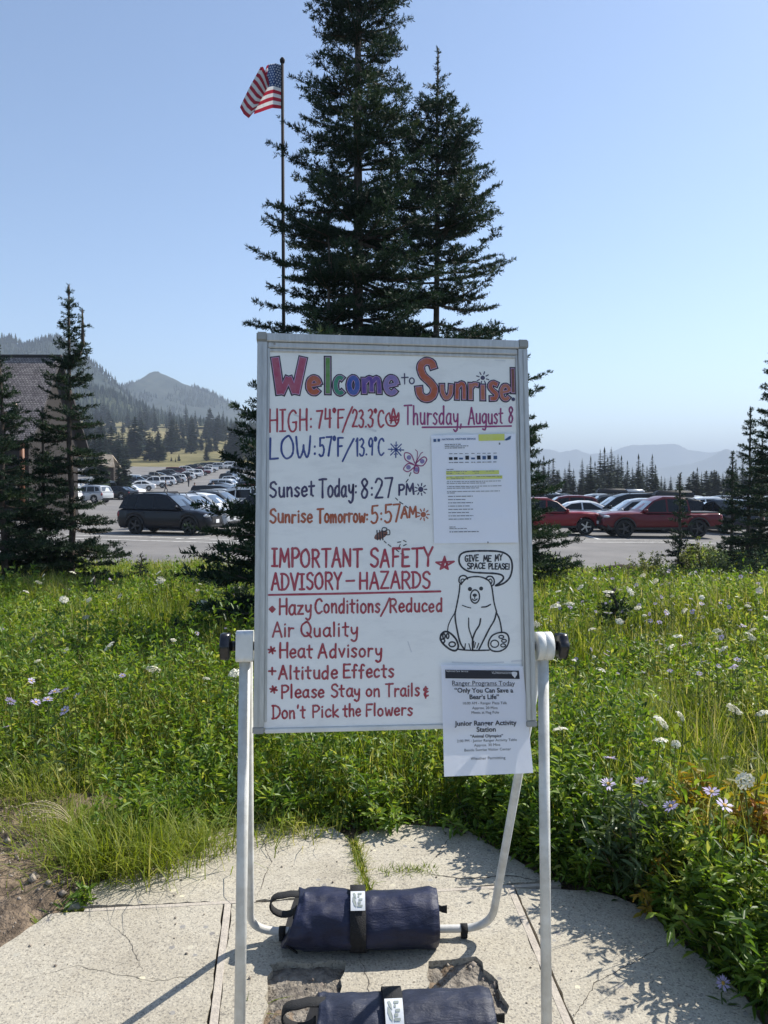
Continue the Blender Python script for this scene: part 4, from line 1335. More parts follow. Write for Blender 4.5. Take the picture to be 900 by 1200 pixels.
# left: the row across the lane, facing left
car('sedan', 'white', on_lot(163, 112), R(196), 'white sedan parked side-on at the near end of the row across the lane')
car('pickup', 'white', on_lot(178, 122), R(197), 'white pickup truck directly behind the side-on white sedan')
car('sedan', 'black', on_lot(136, 84), R(160), 'black car with a white neighbour parked left of the side-on white sedan')
car('sedan', 'white', on_lot(146, 90), R(165), 'white car squeezed between the black car and the side-on white sedan')
car('suv', 'silver', on_lot(104, 74), R(160), 'silver suv seen through the branches of the slender fir')
car('van', 'white', on_lot(114, 88), R(190), 'white van parked below the small shelter with the pale roof')
car('suv', 'white', on_lot(66, 70), R(160), 'white suv half hidden behind the slender fir at the left')
car('suv', 'grey', on_lot(24, 66), R(160), 'grey suv half hidden by the fir at the left edge')
far = [(190, 130, 'suv', 'white', 197), (197, 136, 'suv', 'grey', 197), (204, 142, 'suv', 'white', 197), (209, 148, 'suv', 'black', 198), (215, 154, 'suv', 'white', 198), (220, 160, 'pickup', 'white', 198), (226, 167, 'suv', 'white', 198), (232, 174, 'pickup', 'darkred', 198), (238, 181, 'suv', 'white', 198), (243, 188, 'pickup', 'white', 198),
       (222, 192, 'suv', 'black', 198), (229, 197, 'suv', 'green', 198), (236, 202, 'suv', 'black', 198), (244, 204, 'suv', 'navy', 198), (252, 203, 'suv', 'silver', 198), (259, 206, 'suv', 'black', 198), (267, 206, 'van', 'white', 198), (275, 206, 'suv', 'white', 198), (284, 205, 'van', 'navy', 198), (292, 204, 'suv', 'grey', 198), (299, 205, 'suv', 'white', 198), (307, 205, 'suv', 'black', 198)]
far += [(268, 53, 'suv', 'silver', -14), (275, 56.5, 'sedan', 'white', -14), (280, 60, 'suv', 'silver', -14), (272, 66, 'van', 'black', -14), (283, 70, 'suv', 'white', -14), (276, 76, 'suv', 'navy', -14), (281, 84, 'suv', 'black', -14), (284, 92, 'suv', 'silver', -14), (276, 100, 'suv', 'black', -14), (280, 110, 'van', 'white', -14), (284, 122, 'suv', 'grey', -14), (288, 136, 'suv', 'white', -14), (284, 150, 'suv', 'black', -14), (290, 165, 'suv', 'silver', -14),
        (303, 41, 'suv', 'black', 168), (306, 46, 'suv', 'white', 168), (310, 52, 'suv', 'grey', 168), (312, 60, 'suv', 'white', 168)]
for px, Y, k, c, h in far:
    if h == -14: px -= 13
    if Y > 125: g = 'cars in the farthest rows of the left car park'; l = f'{words[c]} {kn[k]} in the farthest rows of the left car park'
    elif px > 300: g = 'cars mostly behind the whiteboard edge'; l = f'{words[c]} {kn[k]} facing the left row, mostly behind the whiteboard edge'
    else: g = 'cars in the long row behind the black suv'; l = f'{words[c]} {kn[k]} in the long left row beyond the dark grey boxy suv'
    car(k, c, on_lot(px, Y), R(h), l, g)

rc_ = random.Random(31)
pick = lambda: rc_.choice(['white', 'white', 'silver', 'black', 'grey', 'navy', 'white', 'paleblue', 'darkred', 'tan'])
for k in range(15):
    Y = 55 + 5.2 * k; c = pick(); kd = rc_.choice(['suv', 'suv', 'sedan', 'van'])
    x = on_lot(289, Y)[0] + rc_.uniform(-.5, .5)
    car(kd, c, (x, Y, float(lot_h(x, Y)) + .012), R(166), f'{words[c]} {kn[kd]} in the second left row, nose to nose with the long row', 'cars in the second left row')
for k in range(14):
    Y = 118 + 6 * k; px = 150 + k * 6.4; c = pick(); kd = rc_.choice(['suv', 'suv', 'sedan', 'pickup', 'van'])
    car(kd, c, on_lot(px, Y), R(17), f'{words[c]} {kn[kd]} in the row behind the white sedan across the lane', 'cars behind the row across the lane')
for k in range(9):
    Y = 99 + 2.6 * k; c = pick(); kd = rc_.choice(['suv', 'suv', 'sedan'])
    car(kd, c, on_lot(104 + 5.2 * k + (k > 5) * 6, Y + 16), R(197), f'{words[c]} {kn[kd]} in the row between the small shelter and the white sedan', 'cars between the shelter and the white sedan')
for k in range(12):
    Y = 60 + 4.2 * k; px = 52 + k * 5.5; c = pick(); kd = rc_.choice(['suv', 'suv', 'sedan'])
    if k in (2, 5): continue
    car(kd, c, on_lot(px, Y + 18), R(165), f'{words[c]} {kn[kd]} parked along the shingled building behind the slender fir', 'cars along the shingled building')

# ------------------------------------------------------------------ people far away in the car park
def person(px, Y, shirt, legs, label, rz=0.0, stride=0.18):
    x, y, z = on_lot(px, Y)
    root = thing('person', (x, y, z), label, 'person', rz)
    V = [(0, 0, .95), (0, 0, 1.15), (0, 0, 1.36), (0, 0, 1.48), (0.02, 0, 1.60), (0.02, 0, 1.72),
         (0, .09, .90), (stride, .10, .49), (stride * 0.9, .10, .08), (stride + .14, .11, .04),
         (0, -.09, .90), (-stride * .4, -.10, .49), (-stride * 1.3, -.10, .10), (-stride * 1.1 + .10, -.11, .04),
         (0, .19, 1.38), (-.06, .25, 1.10), (.08, .24, .88), (0, -.19, 1.38), (.05, -.25, 1.10), (.2, -.24, .92)]
    E_ = [(0, 1), (1, 2), (2, 3), (3, 4), (4, 5), (0, 6), (6, 7), (7, 8), (8, 9), (0, 10), (10, 11), (11, 12), (12, 13), (2, 14), (14, 15), (15, 16), (2, 17), (17, 18), (18, 19)]
    rad = [.15, .135, .15, .06, .10, .085, .095, .065, .045, .04, .095, .065, .045, .04, .065, .045, .038, .065, .045, .038]
    me = bpy.data.meshes.new('body'); me.from_pydata(V, E_, [])
    o = link('body', me, root)
    sk = o.modifiers.new('skin', 'SKIN'); o.modifiers.new('sub', 'SUBSURF').levels = 1
    for i, r_ in enumerate(rad):
        me.skin_vertices[0].data[i].radius = (r_, r_)
    me.skin_vertices[0].data[0].use_root = True
    dg = bpy.context.evaluated_depsgraph_get()
    m2 = bpy.data.meshes.new_from_object(o.evaluated_get(dg))
    o.modifiers.clear(); o.data = m2; bpy.data.meshes.remove(me); m2.name = 'body'
    m2.materials.clear()
    for m in (shirt, legs, SKIN, HAIR, BLACKP): m2.materials.append(m)
    for p in m2.polygons:
        c = p.center; p.use_smooth = True
        p.material_index = 3 if (c.z > 1.66 or (c.z > 1.56 and c.x < -.03)) else 2 if (c.z > 1.45 or abs(c.y) > .2 and c.z < 1.2) else 0 if c.z > .97 else 1 if c.z > .09 else 4
    m = MB(); m.ellipsoid((.015, 0, 1.70), (.115, .10, .10), seg=10, rings=6); m.build('hair', HAIR, root)


SKIN = pm('skin', (0.45, 0.28, 0.2), rough=0.5); HAIR = pm('hair', (0.05, 0.03, 0.02), rough=0.6)
CL_W = pm('white_cloth', (0.7, 0.7, 0.68), rough=0.9); CL_D = pm('dark_cloth', (0.025, 0.027, 0.035), rough=0.9); CL_T = pm('tan_cloth', (0.35, 0.28, 0.2), rough=0.9); CL_R = pm('red_cloth', (0.4, 0.05, 0.04), rough=0.9)
person(250, 98, CL_W, CL_T, 'person in a pale shirt walking in the lane between the car rows', R(-100))
person(194, 104, CL_D, CL_D, 'person in dark clothes walking behind the white pickup truck', R(20), 0.24)
person(221, 128, CL_D, CL_D, 'person in dark clothes standing at the far row of white cars', R(60), 0.05)
person(228, 92, CL_D, CL_T, 'person in a dark top and tan trousers in the empty lane', R(-80), 0.12)

# ------------------------------------------------------------------ meadow: grass and leaves nobody could count
EDGE = [(-6, 3.9), (-2.6, 3.7), (-1.8, 3.55), (-1.5, 3.42), (-1.34, 3.34), (-1.24, 3.10), (-1.16, 2.86), (-1.06, 2.88)]
for q in [(135, 1022), (165, 1010), (200, 996), (262, 970), (330, 961), (392, 968), (445, 967), (480, 965), (545, 971), (590, 996), (625, 1018), (655, 1036), (700, 1040), (722, 1050), (760, 1066), (790, 1098), (830, 1128), (872, 1168)]:
    p_ = gnd(*q); EDGE.append((p_.x, p_.y))
EDGE += [(1.12, 2.1), (1.4, 1.65), (2.3, 0.9), (6, 0.2)]
EDGE.sort()
EX = np.array([a for a, b in EDGE]); EY = np.array([b for a, b in EDGE])


def edge_y(x):
    return np.interp(x, EX, EY)


def scatter(rs, n, y0, y1, pad=0.02, xw=0.56, xo=0.9):
    """points over the meadow between the paving edge and the car park"""
    out = []
    tot = 0
    while tot < n:
        y = rs.uniform(y0, y1, n * 2); x = rs.uniform(-1, 1, n * 2) * (xw * y1 + xo)
        ok = (np.abs(x) < xw * y + xo) & (y > edge_y(x) + pad) & (y < lot_near(x) - 0.15)
        out.append(np.stack([x[ok], y[ok]], 1)); tot += ok.sum()
    return np.concatenate(out)[:n]


def grow(x, y):
    """how tall and lush things stand there"""
    g = 0.12 + 1.85 * fbm(x * 0.9 + 3, y * 0.9, 3)
    g = g * (1 + 0.35 * sstep(0.7, 1.3, x) * (1 - sstep(3.6, 5, y)))
    d = y - edge_y(x)
    return g * (0.45 + 0.55 * sstep(0, 0.35, d))


def blades(rs, xy, h, w, lean):
    n = len(xy)
    x, y = xy[:, 0], xy[:, 1]; z = land(x, y) - 0.02
    az = rs.uniform(0, 6.283, n); L = h * rs.uniform(0.55, 1.25, n)
    hd = np.stack([np.cos(az), np.sin(az)], 1)
    ln = lean * rs.uniform(0.1, 1.3, n)
    sd = np.stack([-hd[:, 1], hd[:, 0]], 1)
    tw = rs.uniform(-0.6, 0.6, n)
    ws = w * rs.uniform(0.6, 1.3, n)
    rows = []
    for t, f in ((0, 0.8), (0.38, 1.0), (0.72, 0.7)):
        c = np.stack([x, y], 1) + hd * (ln * L * t ** 2)[:, None]
        zz = z + L * (t - 0.32 * ln * t ** 3)
        s = (sd + hd * tw[:, None]) * (ws * f / 2)[:, None]
        rows.append(np.concatenate([c - s, zz[:, None]], 1)); rows.append(np.concatenate([c + s, zz[:, None]], 1))
    c = np.stack([x, y], 1) + hd * (ln * L)[:, None]
    rows.append(np.concatenate([c, (z + L * (1 - 0.32 * ln))[:, None]], 1))
    v = np.stack(rows, 1).reshape(-1, 3)
    b = np.arange(n)[:, None] * 7
    q = np.concatenate([b + np.array([[0, 1, 3, 2]]), b + np.array([[2, 3, 5, 4]])]); t3 = b + np.array([[4, 5, 6]])
    return v, q, t3, np.repeat(rs.rand(n), 7)


def leaves(rs, p, az, el, L, w, cup=0.12):
    """lance-shaped leaves: two folded halves each"""
    n = len(p)
    ch, sh = np.cos(az), np.sin(az); ce, se = np.cos(el), np.sin(el)
    d = np.stack([ch * ce, sh * ce, se], 1); s = np.stack([-sh, ch, np.zeros(n)], 1)
    roll = rs.normal(0, 0.5, n)
    u = np.cross(d, s); s = s * np.cos(roll)[:, None] + u * np.sin(roll)[:, None]; u = np.cross(d, s)
    Lc = L[:, None]; wc = w[:, None]
    droop = np.array([[0, 0, -1.0]]) * Lc * 0.16
    a = p; m = p + d * Lc * 0.5 - u * 0; tip = p + d * Lc + droop
    l = p + d * Lc * 0.42 + s * wc / 2 + u * wc * cup; r = p + d * Lc * 0.42 - s * wc / 2 + u * wc * cup
    l2 = p + d * Lc * 0.75 + s * wc * 0.36 + u * wc * cup + droop * 0.4; r2 = p + d * Lc * 0.75 - s * wc * 0.36 + u * wc * cup + droop * 0.4
    v = np.stack([a, l, l2, tip, r2, r], 1).reshape(-1, 3)
    b = np.arange(n)[:, None] * 6
    q = np.concatenate([b + np.array([[0, 1, 2, 3]]), b + np.array([[0, 3, 4, 5]])])
    return v, q


GRASS = leaf_mat('grass_blade', [(0.0, (0.05, 0.095, 0.012)), (0.35, (0.145, 0.205, 0.024)), (0.7, (0.24, 0.295, 0.042)), (1.0, (0.42, 0.39, 0.14))], translucent=0.5, rough=0.5, patch=0.6)
LEAF = leaf_mat('meadow_leaf', [(0.0, (0.03, 0.064, 0.013)), (0.35, (0.082, 0.162, 0.022)), (0.7, (0.175, 0.27, 0.038)), (1.0, (0.38, 0.40, 0.09))], translucent=0.48, rough=0.42, patch=0.8)


def meadow():
    rs = np.random.RandomState(21)
    Vs, Qs, Ts, Rs = [], [], [], []; off = 0
    for (n, y0, y1, h, w) in ((52000, 1.7, 6.0, 0.30, 0.0050), (80000, 6.0, 11.5, 0.35, 0.0085), (95000, 11.5, 26, 0.34, 0.016)):
        xy = scatter(rs, n, y0, y1)
        # gather into tufts
        c = xy[rs.randint(0, n // 14, n)] + rs.normal(0, 0.035 + 0.004 * y0, (n, 2))
        k = rs.rand(n) < 0.7
        xy = np.where(k[:, None], c, xy)
        ok = (xy[:, 1] > edge_y(xy[:, 0]) + 0.01) & (xy[:, 1] < lot_near(xy[:, 0]) - 0.1); xy = xy[ok]
        g = grow(xy[:, 0], xy[:, 1])
        v, q, t3, r = blades(rs, xy, h * g, w, 0.55)
        Vs.append(v); Qs.append(q + off); Ts.append(t3 + off); Rs.append(r); off += len(v)
    # yellow-green tuft at the left corner of the paving, and tufts in the joint
    for (cx, cy, n, h, sp) in ((-1.02, 2.96, 1500, 0.27, 0.14), (-1.2, 2.92, 700, 0.2, 0.10), (-1.28, 3.15, 700, .24, .11), (-1.36, 2.92, 420, .15, .10), (-1.45, 3.2, 450, .2, .10), (-1.62, 3.5, 500, 0.3, 0.15), (-0.80, 3.08, 500, 0.2, 0.10), (-0.45, 3.25, 500, 0.16, 0.12)):
        xy = rs.normal(0, sp, (n, 2)) * [1, 0.6] + [cx, cy]
        v, q, t3, r = blades(rs, xy, np.full(n, h), 0.004, 0.85)
        Vs.append(v); Qs.append(q + off); Ts.append(t3 + off); Rs.append(0.35 + 0.6 * r); off += len(v)
    ga, gb = gnd(415, 985), gnd(431, 1048)
    t = rs.rand(420); xy = np.stack([ga.x + (gb.x - ga.x) * t, ga.y + (gb.y - ga.y) * t], 1) + rs.normal(0, 0.012, (420, 2))
    v, q, t3, r = blades(rs, xy, np.full(420, 0.055), 0.0035, 0.9); v[:, 2] += 0.05; Vs.append(v); Qs.append(q + off); Ts.append(t3 + off); Rs.append(r); off += len(v)
    ga, gb = gnd(446, 1022), gnd(508, 1020)
    t = rs.rand(260); xy = np.stack([ga.x + (gb.x - ga.x) * t, ga.y + (gb.y - ga.y) * t], 1) + rs.normal(0, 0.014, (260, 2))
    v, q, t3, r = blades(rs, xy, np.full(260, 0.045), 0.0035, 0.9); v[:, 2] += 0.045; Vs.append(v); Qs.append(q + off); Ts.append(t3 + off); Rs.append(r * 0.6); off += len(v)
    for px, py in ((70, 1068), (52, 1078), (140, 1000), (48, 1066), (262, 968), (290, 1182), (285, 1178)):
        p = gnd(px, py); n = 26
        v, q, t3, r = blades(rs, rs.normal(0, 0.012, (n, 2)) + [p.x, p.y], np.full(n, 0.085), 0.006, 1.0); Vs.append(v); Qs.append(q + off); Ts.append(t3 + off); Rs.append(r * 0.6); off += len(v)
    o = link('grass', np_mesh('grass', np.concatenate(Vs), [np.concatenate(Qs), np.concatenate(Ts)], GRASS, rnd=np.concatenate(Rs)))
    tag(o, 'sunlit green meadow grass between the paving and the car park', 'grass', kind='stuff')
    # leafy plants
    Vs, Qs, Rs = [], [], []; off = 0
    for (n, y0, y1, h, nl, L0, w0) in ((5000, 1.7, 5.2, 0.36, 18, 0.056, 0.0140), (5200, 5.2, 9.5, 0.37, 15, 0.072, 0.020), (5400, 9.5, 25, 0.36, 12, 0.105, 0.032)):
        xy = scatter(rs, n, y0, y1, pad=0.03)
        dn = fbm(xy[:, 0] * 0.8 + 11, xy[:, 1] * 0.8, 3)
        xy = xy[(dn > 0.37) | (xy[:, 1] - edge_y(xy[:, 0]) < 0.5)]; n = len(xy)
        g = grow(xy[:, 0], xy[:, 1]); H = h * g * rs.uniform(0.6, 1.25, n)
        laz = rs.uniform(0, 6.28, n); la = rs.uniform(0, 0.28, n)
        br = rs.rand(n)
        idx = np.repeat(np.arange(n), nl); m = len(idx)
        t = rs.uniform(0.12, 1.0, m) ** 0.8
        p = np.stack([xy[idx, 0] + np.cos(laz[idx]) * la[idx] * H[idx] * t, xy[idx, 1] + np.sin(laz[idx]) * la[idx] * H[idx] * t, land(xy[:, 0], xy[:, 1])[idx] - 0.02 + H[idx] * t], 1)
        az = rs.uniform(0, 6.28, m); el = rs.normal(0.45, 0.35, m) + 0.5 * (t > 0.9)
        L = L0 * rs.uniform(0.6, 1.3, m) * (1.15 - 0.45 * t); w = w0 * rs.uniform(0.7, 1.3, m)
        v, q = leaves(rs, p, az, el, L, w)
        Vs.append(v); Qs.append(q + off); Rs.append(np.repeat(np.clip(0.55 * br[idx] + 0.45 * rs.rand(m), 0, 1), 6)); off += len(v)
        # stems as thin blades
    # lush growth that leans over the paving at the right
    n = 900; x = rs.uniform(.42, 1.9, n); y = edge_y(x) + rs.uniform(.03, .62, n) ; nl = 18
    H = rs.uniform(.20, .39, n) * (.55 + .45 * sstep(0, .3, y - edge_y(x))); br = rs.rand(n)
    idx = np.repeat(np.arange(n), nl); m = len(idx); t = rs.uniform(.1, 1, m) ** .8; lx = rs.uniform(-.24, .05, n); ly = rs.uniform(-.2, .08, n)
    p = np.stack([x[idx] + lx[idx] * H[idx] * 1.6 * t ** 1.5, y[idx] + ly[idx] * H[idx] * 1.6 * t ** 1.5, H[idx] * t - .02], 1)
    v, q = leaves(rs, p, rs.uniform(0, 6.28, m), rs.normal(.4, .35, m), rs.uniform(.035, .075, m) * (1.15 - .4 * t), rs.uniform(.010, .019, m))
    Vs.append(v); Qs.append(q + off); Rs.append(np.repeat(np.clip(.55 * br[idx] + .5 * rs.rand(m), 0, 1), 6)); off += len(v)
    # low creeping leaves along the paving edge
    n = 2600; x = rs.uniform(-1.0, 1.1, n); y = edge_y(x) + rs.uniform(-0.05, 0.16, n)
    p = np.stack([x, y, rs.uniform(0.0, 0.05, n)], 1)
    v, q = leaves(rs, p, rs.uniform(0, 6.28, n), rs.uniform(0, 0.9, n), rs.uniform(0.015, 0.04, n), rs.uniform(0.006, 0.014, n)); Vs.append(v); Qs.append(q + off); Rs.append(np.repeat(rs.rand(n) * 0.8, 6)); off += len(v)
    o = link('meadow_plants', np_mesh('meadow_plants', np.concatenate(Vs), [np.concatenate(Qs)], LEAF, rnd=np.concatenate(Rs)))
    tag(o, 'low leafy green meadow plants growing thickly among the grass', 'ground cover', kind='stuff')


meadow()

# ------------------------------------------------------------------ wildflowers, each a thing
PETAL = leaf_mat('lavender_petal', [(0.0, (0.40, 0.33, 0.56)), (1.0, (0.58, 0.52, 0.70))], translucent=0.3)
PETAL_W = leaf_mat('white_floret', [(0.0, (0.66, 0.64, 0.52)), (1.0, (0.82, 0.81, 0.72))], translucent=0.25)
DISC = pm('yellow_disc', (0.55, 0.33, 0.04), (0.4, 0.22, 0.03), scale=90)
STEM = leaf_mat('stem_leaf', [(0.0, (0.045, 0.08, 0.022)), (0.6, (0.085, 0.125, 0.035)), (1.0, (0.13, 0.15, 0.05))], translucent=0.3)


def stem_mesh(rs, H, nleaf, L, w, thick=0.0022, spread=()):
    """a leafy stem, its base at the origin"""
    pts = [np.array([rs.normal(0, 0.012) * k / 4, rs.normal(0, 0.012) * k / 4, H * k / 4]) for k in range(5)]
    V, Q = [], []; off = 0
    for a, b in zip(pts, pts[1:]):
        for s in (np.array([thick, 0, 0]), np.array([0, thick, 0])):
            V.append(np.array([a - s, a + s, b + s, b - s])); Q.append(np.arange(4)[None] + off); off += 4
    for (tip, zf) in spread:
        a = pts[4] * zf; b = np.array(tip); s = np.array([thick * .8, 0, 0])
        V.append(np.array([a - s, a + s, b + s, b - s])); Q.append(np.arange(4)[None] + off); off += 4
        s = np.array([0, thick * .8, 0]); V.append(np.array([a - s, a + s, b + s, b - s])); Q.append(np.arange(4)[None] + off); off += 4
    nv = sum(len(v) for v in V)
    if nleaf:
        t = np.linspace(0.12, 0.92, nleaf); p = np.stack([np.interp(t * H, [q[2] for q in pts], [q[i] for q in pts]) for i in range(3)], 1)
        az = np.arange(nleaf) * 2.4 + rs.rand(nleaf); v, q = leaves(rs, p, az, rs.normal(0.45, 0.2, nleaf), L * (1.15 - 0.5 * t) * rs.uniform(0.8, 1.2, nleaf), np.full(nleaf, w))
        V.append(v); Q.append(q + off)
    V = np.concatenate(V)
    return np_mesh('stem', V, [np.concatenate(Q)], STEM, rnd=np.full(len(V), 0.5))


def aster_head(rs, r):
    V, Q, M_, rn = [], [], [], []; off = 0
    n = 15
    for k in range(n):
        a = k * 6.283 / n + rs.normal(0, 0.08); d = np.array([math.cos(a), math.sin(a), 0.12 + rs.normal(0, .12)]); s = np.array([-d[1], d[0], 0]) * r * 0.13
        p0 = d * r * 0.18; p1 = d * r * 0.7; p2 = d * r * rs.uniform(.9, 1.1)
        V += [p0, p1 + s, p2, p1 - s]; Q.append([off, off + 1, off + 2, off + 3]); M_.append(0); off += 4; rn += [rs.rand()] * 4
    ring = [np.array([math.cos(a) * r * .24, math.sin(a) * r * .24, r * .12]) for a in np.linspace(0, 6.283, 9)[:-1]]
    for k in range(0, 8, 2):
        V += [np.array([0, 0, r * .22]), ring[k], ring[(k + 1) % 8], ring[(k + 2) % 8]]; Q.append([off, off + 1, off + 2, off + 3]); M_.append(1); off += 4; rn += [.5] * 4
    return np_mesh('flower_head', np.array(V), [np.array(Q)], [PETAL, DISC], rnd=rn, mat_idx=M_)


def umbel_head(rs, r, dome=0.3, nf=46):
    V, Q, rn = [], [], []; off = 0
    for k in range(nf):
        rr = r * math.sqrt((k + .5) / nf); a = k * 2.399; c = np.array([rr * math.cos(a), rr * math.sin(a), dome * r * (1 - (rr / r) ** 2) + rs.normal(0, .05 * r)])
        s = r * .17
        nrm = np.array([c[0] / r * .6, c[1] / r * .6, 1.0]) + rs.normal(0, .3, 3); nrm /= np.linalg.norm(nrm)
        u = np.cross(nrm, [0.3, 1, 0]); u /= np.linalg.norm(u); w = np.cross(nrm, u)
        for q in range(2):
            ph = q * .78; e1 = u * math.cos(ph) + w * math.sin(ph); e2 = np.cross(nrm, e1)
            V += [c + e1 * s, c + e2 * s, c - e1 * s, c - e2 * s]; Q.append([off, off + 1, off + 2, off + 3]); off += 4; rn += [rs.rand()] * 4
    return np_mesh('flower_head', np.array(V), [np.array(Q)], PETAL_W, rnd=rn)


rsf = np.random.RandomState(99)
A_HEAD = [aster_head(rsf, .028), aster_head(rsf, .025)]
A_STEM = [stem_mesh(rsf, .52, 15, .065, .012), stem_mesh(rsf, .52, 11, .055, .011)]
U_HEAD = [umbel_head(rsf, .045), umbel_head(rsf, .035, .38), umbel_head(rsf, .055, .22, 60)]
U_STEM = [stem_mesh(rsf, .52, 7, .075, .014, .0026), stem_mesh(rsf, .52, 4, .06, .012, .0024)]


def flower(kind, head_pt, label, group=None, scale=1.0, k=0, face=0.5):
    x, y, z = head_pt
    while y < edge_y(x) + .05 and z > .06:          # the foot of the stem belongs in the soil beside the paving
        d = Vector((x, y, z)) - EYE; d *= (z - .02 - CAM_H) / d.z; x, y, z = EYE + d
    g = gz(x, y) - .02
    H = max(.12, z - g)
    root = thing('aster' if kind == 'a' else 'white_wildflower', (x, y, g), label, 'flower', rsf.uniform(0, 6.28), group)
    st = link('stem', (A_STEM if kind == 'a' else U_STEM)[k % 2], root); st.scale = (1, 1, H / .52)
    hd = link('flower_head', (A_HEAD[k % 2] if kind == 'a' else U_HEAD[k % 3]), root); hd.location = (0, 0, H); hd.scale = (scale,) * 3
    hd.rotation_euler = (rsf.normal(0, face), rsf.normal(0, face), 0)


near = [('a', 715, 889, 'lavender aster highest in the clump right of the easel leg', 1.15), ('a', 713, 919, 'pale wide-open aster just below the highest one right of the easel leg', 1.25), ('a', 752, 916, 'pinkish small aster between the pale wide-open one and the violet pair at the right', .9), ('a', 752, 942, 'fading aster low in the clump right of the easel leg', 1.0),
        ('a', 786, 945, 'violet aster left of the largest violet one at the lower right', 1.0), ('a', 849, 944, 'largest violet aster near the orange leaves at the lower right', 1.15), ('a', 834, 928, 'lavender aster just above the largest violet one', 1.0), ('a', 847, 1152, 'violet aster hanging low over the paving at the lower right corner', .9),
        ('a', 64, 811, 'lavender aster in the middle of the tight clump at the left edge', 1.1), ('a', 76, 809, 'rightmost lavender aster of the tight clump at the left edge', 1.0), ('a', 42, 823, 'pale aster left of the tight clump at the left edge', .9), ('a', 12, 822, 'lavender aster touching the left picture edge', 1.1), ('a', 76, 833, 'whitish aster just under the tight clump at the left edge', 1.0), ('a', 8, 852, 'lowest violet aster at the left edge', .9), ('a', 56, 820, 'lavender aster tucked behind the tight clump at the left edge', .9), ('a', 90, 815, 'small lavender aster right of the tight clump at the left edge', .8),
        ('u', 797, 839, 'cream flat flower head on a tall brown stalk right of the whiteboard', 1.0), ('u', 775, 846, 'cream flower head just left of the tall brown-stalked one', .9), ('u', 774, 868, 'drooping cream flower head under its pair on the brown stalk', .9), ('u', 792, 872, 'smallest cream flower head low on the brown stalk', .7), ('u', 860, 831, 'white domed flower head near the right edge above the yellow leaves', 1.0), ('u', 893, 836, 'white flower head cut by the right picture edge', .9), ('u', 873, 915, 'loose white flower cluster above the orange leaves at the right', 1.2), ('u', 656, 855, 'round cream bud beside the right easel leg', .8), ('u', 275, 789, 'white lacy flower head beside the left easel knob', 1.0), ('u', 262, 763, 'small white flower just above left of the left easel knob', .8),
        ('u', 713, 694, 'biggest white flower head right of the whiteboard near the asphalt', 1.4), ('u', 627, 731, 'white flower head peeking out at the right whiteboard edge', 1.2)]
for i, (k, px, py, lab, s) in enumerate(near):
    flower(k, gnd(px, py, .50 if px > 600 or k == 'a' else .48), lab, None, s * (.72 if k == 'u' else 1), i, .45)
for i in range(120):
    px = rsf.uniform(640, 900); py = rsf.choice([rsf.uniform(668, 720), rsf.uniform(690, 790)])
    flower('a' if rsf.rand() < .8 else 'u', gnd(px, py, .48), 'small pale wildflower dotted through the meadow right of the whiteboard', 'small wildflowers right of the whiteboard', rsf.uniform(.45, .95), i, .5)
for i in range(46):
    px = rsf.uniform(0, 285); py = rsf.choice([rsf.uniform(668, 700), rsf.uniform(690, 800)])
    flower('u' if rsf.rand() < .6 else 'a', gnd(px, py, .46), 'small pale wildflower dotted through the meadow left of the whiteboard', 'small wildflowers left of the whiteboard', rsf.uniform(.45, .9), i, .5)


def leafy_plant(name, label, cat, c, r, h, n, L, w, mat, seed, group=None, low=0.0):
    rs = np.random.RandomState(seed)
    x, y = c; g = gz(x, y) - .03
    root = thing(name, (x, y, g), label, cat, 0, group)
    tb = MB(); P0 = []; 
    ns = max(5, n // 60)
    tips = []
    for k in range(ns):
        a = rs.uniform(0, 6.28); q = r * math.sqrt(rs.rand()); tip = np.array([q * math.cos(a), q * math.sin(a), h * (1 - .55 * (q / r) ** 2) * rs.uniform(.75, 1.1)])
        tips.append(tip); tb.tube([(0, 0, 0), tuple(tip * [.5, .5, .55]), tuple(tip)], [.006 + .006 * h, .004 + .003 * h, .0015], n=5, cap=False)
    tb.build('stems', BARK if h > .7 else STEM_D, root)
    idx = rs.randint(0, ns, n); t = rs.uniform(low, 1, n) ** .7; tips = np.array(tips)
    b = tips * [.5, .5, .55]
    p = np.where(t[:, None] < .5, b[idx] * (t * 2)[:, None], b[idx] + (tips - b)[idx] * (t * 2 - 1)[:, None]) + rs.normal(0, .03 * r + L * .25, (n, 3)) * [1, 1, .5]
    p[:, 2] = np.maximum(p[:, 2], .02)
    br = rs.rand(ns)
    v, q = leaves(rs, p, rs.uniform(0, 6.28, n), rs.normal(.35, .5, n), L * rs.uniform(.6, 1.2, n), w * rs.uniform(.7, 1.2, n))
    link('foliage', np_mesh('foliage', v, [q], mat, rnd=np.repeat(np.clip(.5 * br[idx] + .5 * rs.rand(n), 0, 1), 6)), root)


STEM_D = pm('brown_stem', (0.14, 0.10, 0.05), (0.09, 0.08, 0.03), scale=20)
WILLOW = leaf_mat('willow_leaf', [(0, (.05, .09, .035)), (.6, (.10, .15, .06)), (1, (.19, .23, .10))], translucent=.35, rough=.4)
YELLOWG = leaf_mat('yellow_green_leaf', [(0, (.08, .11, .03)), (.6, (.16, .19, .05)), (1, (.26, .26, .07))], translucent=.4, rough=.45)
AUTUMN = leaf_mat('turning_leaf', [(0, (.10, .14, .025)), (.35, (.28, .25, .035)), (.7, (.38, .25, .04)), (1, (.32, .12, .03))], translucent=.4, rough=.5)
BROWNING = leaf_mat('dry_seed_head', [(0, (.12, .09, .06)), (1, (.24, .19, .14))], translucent=.2)
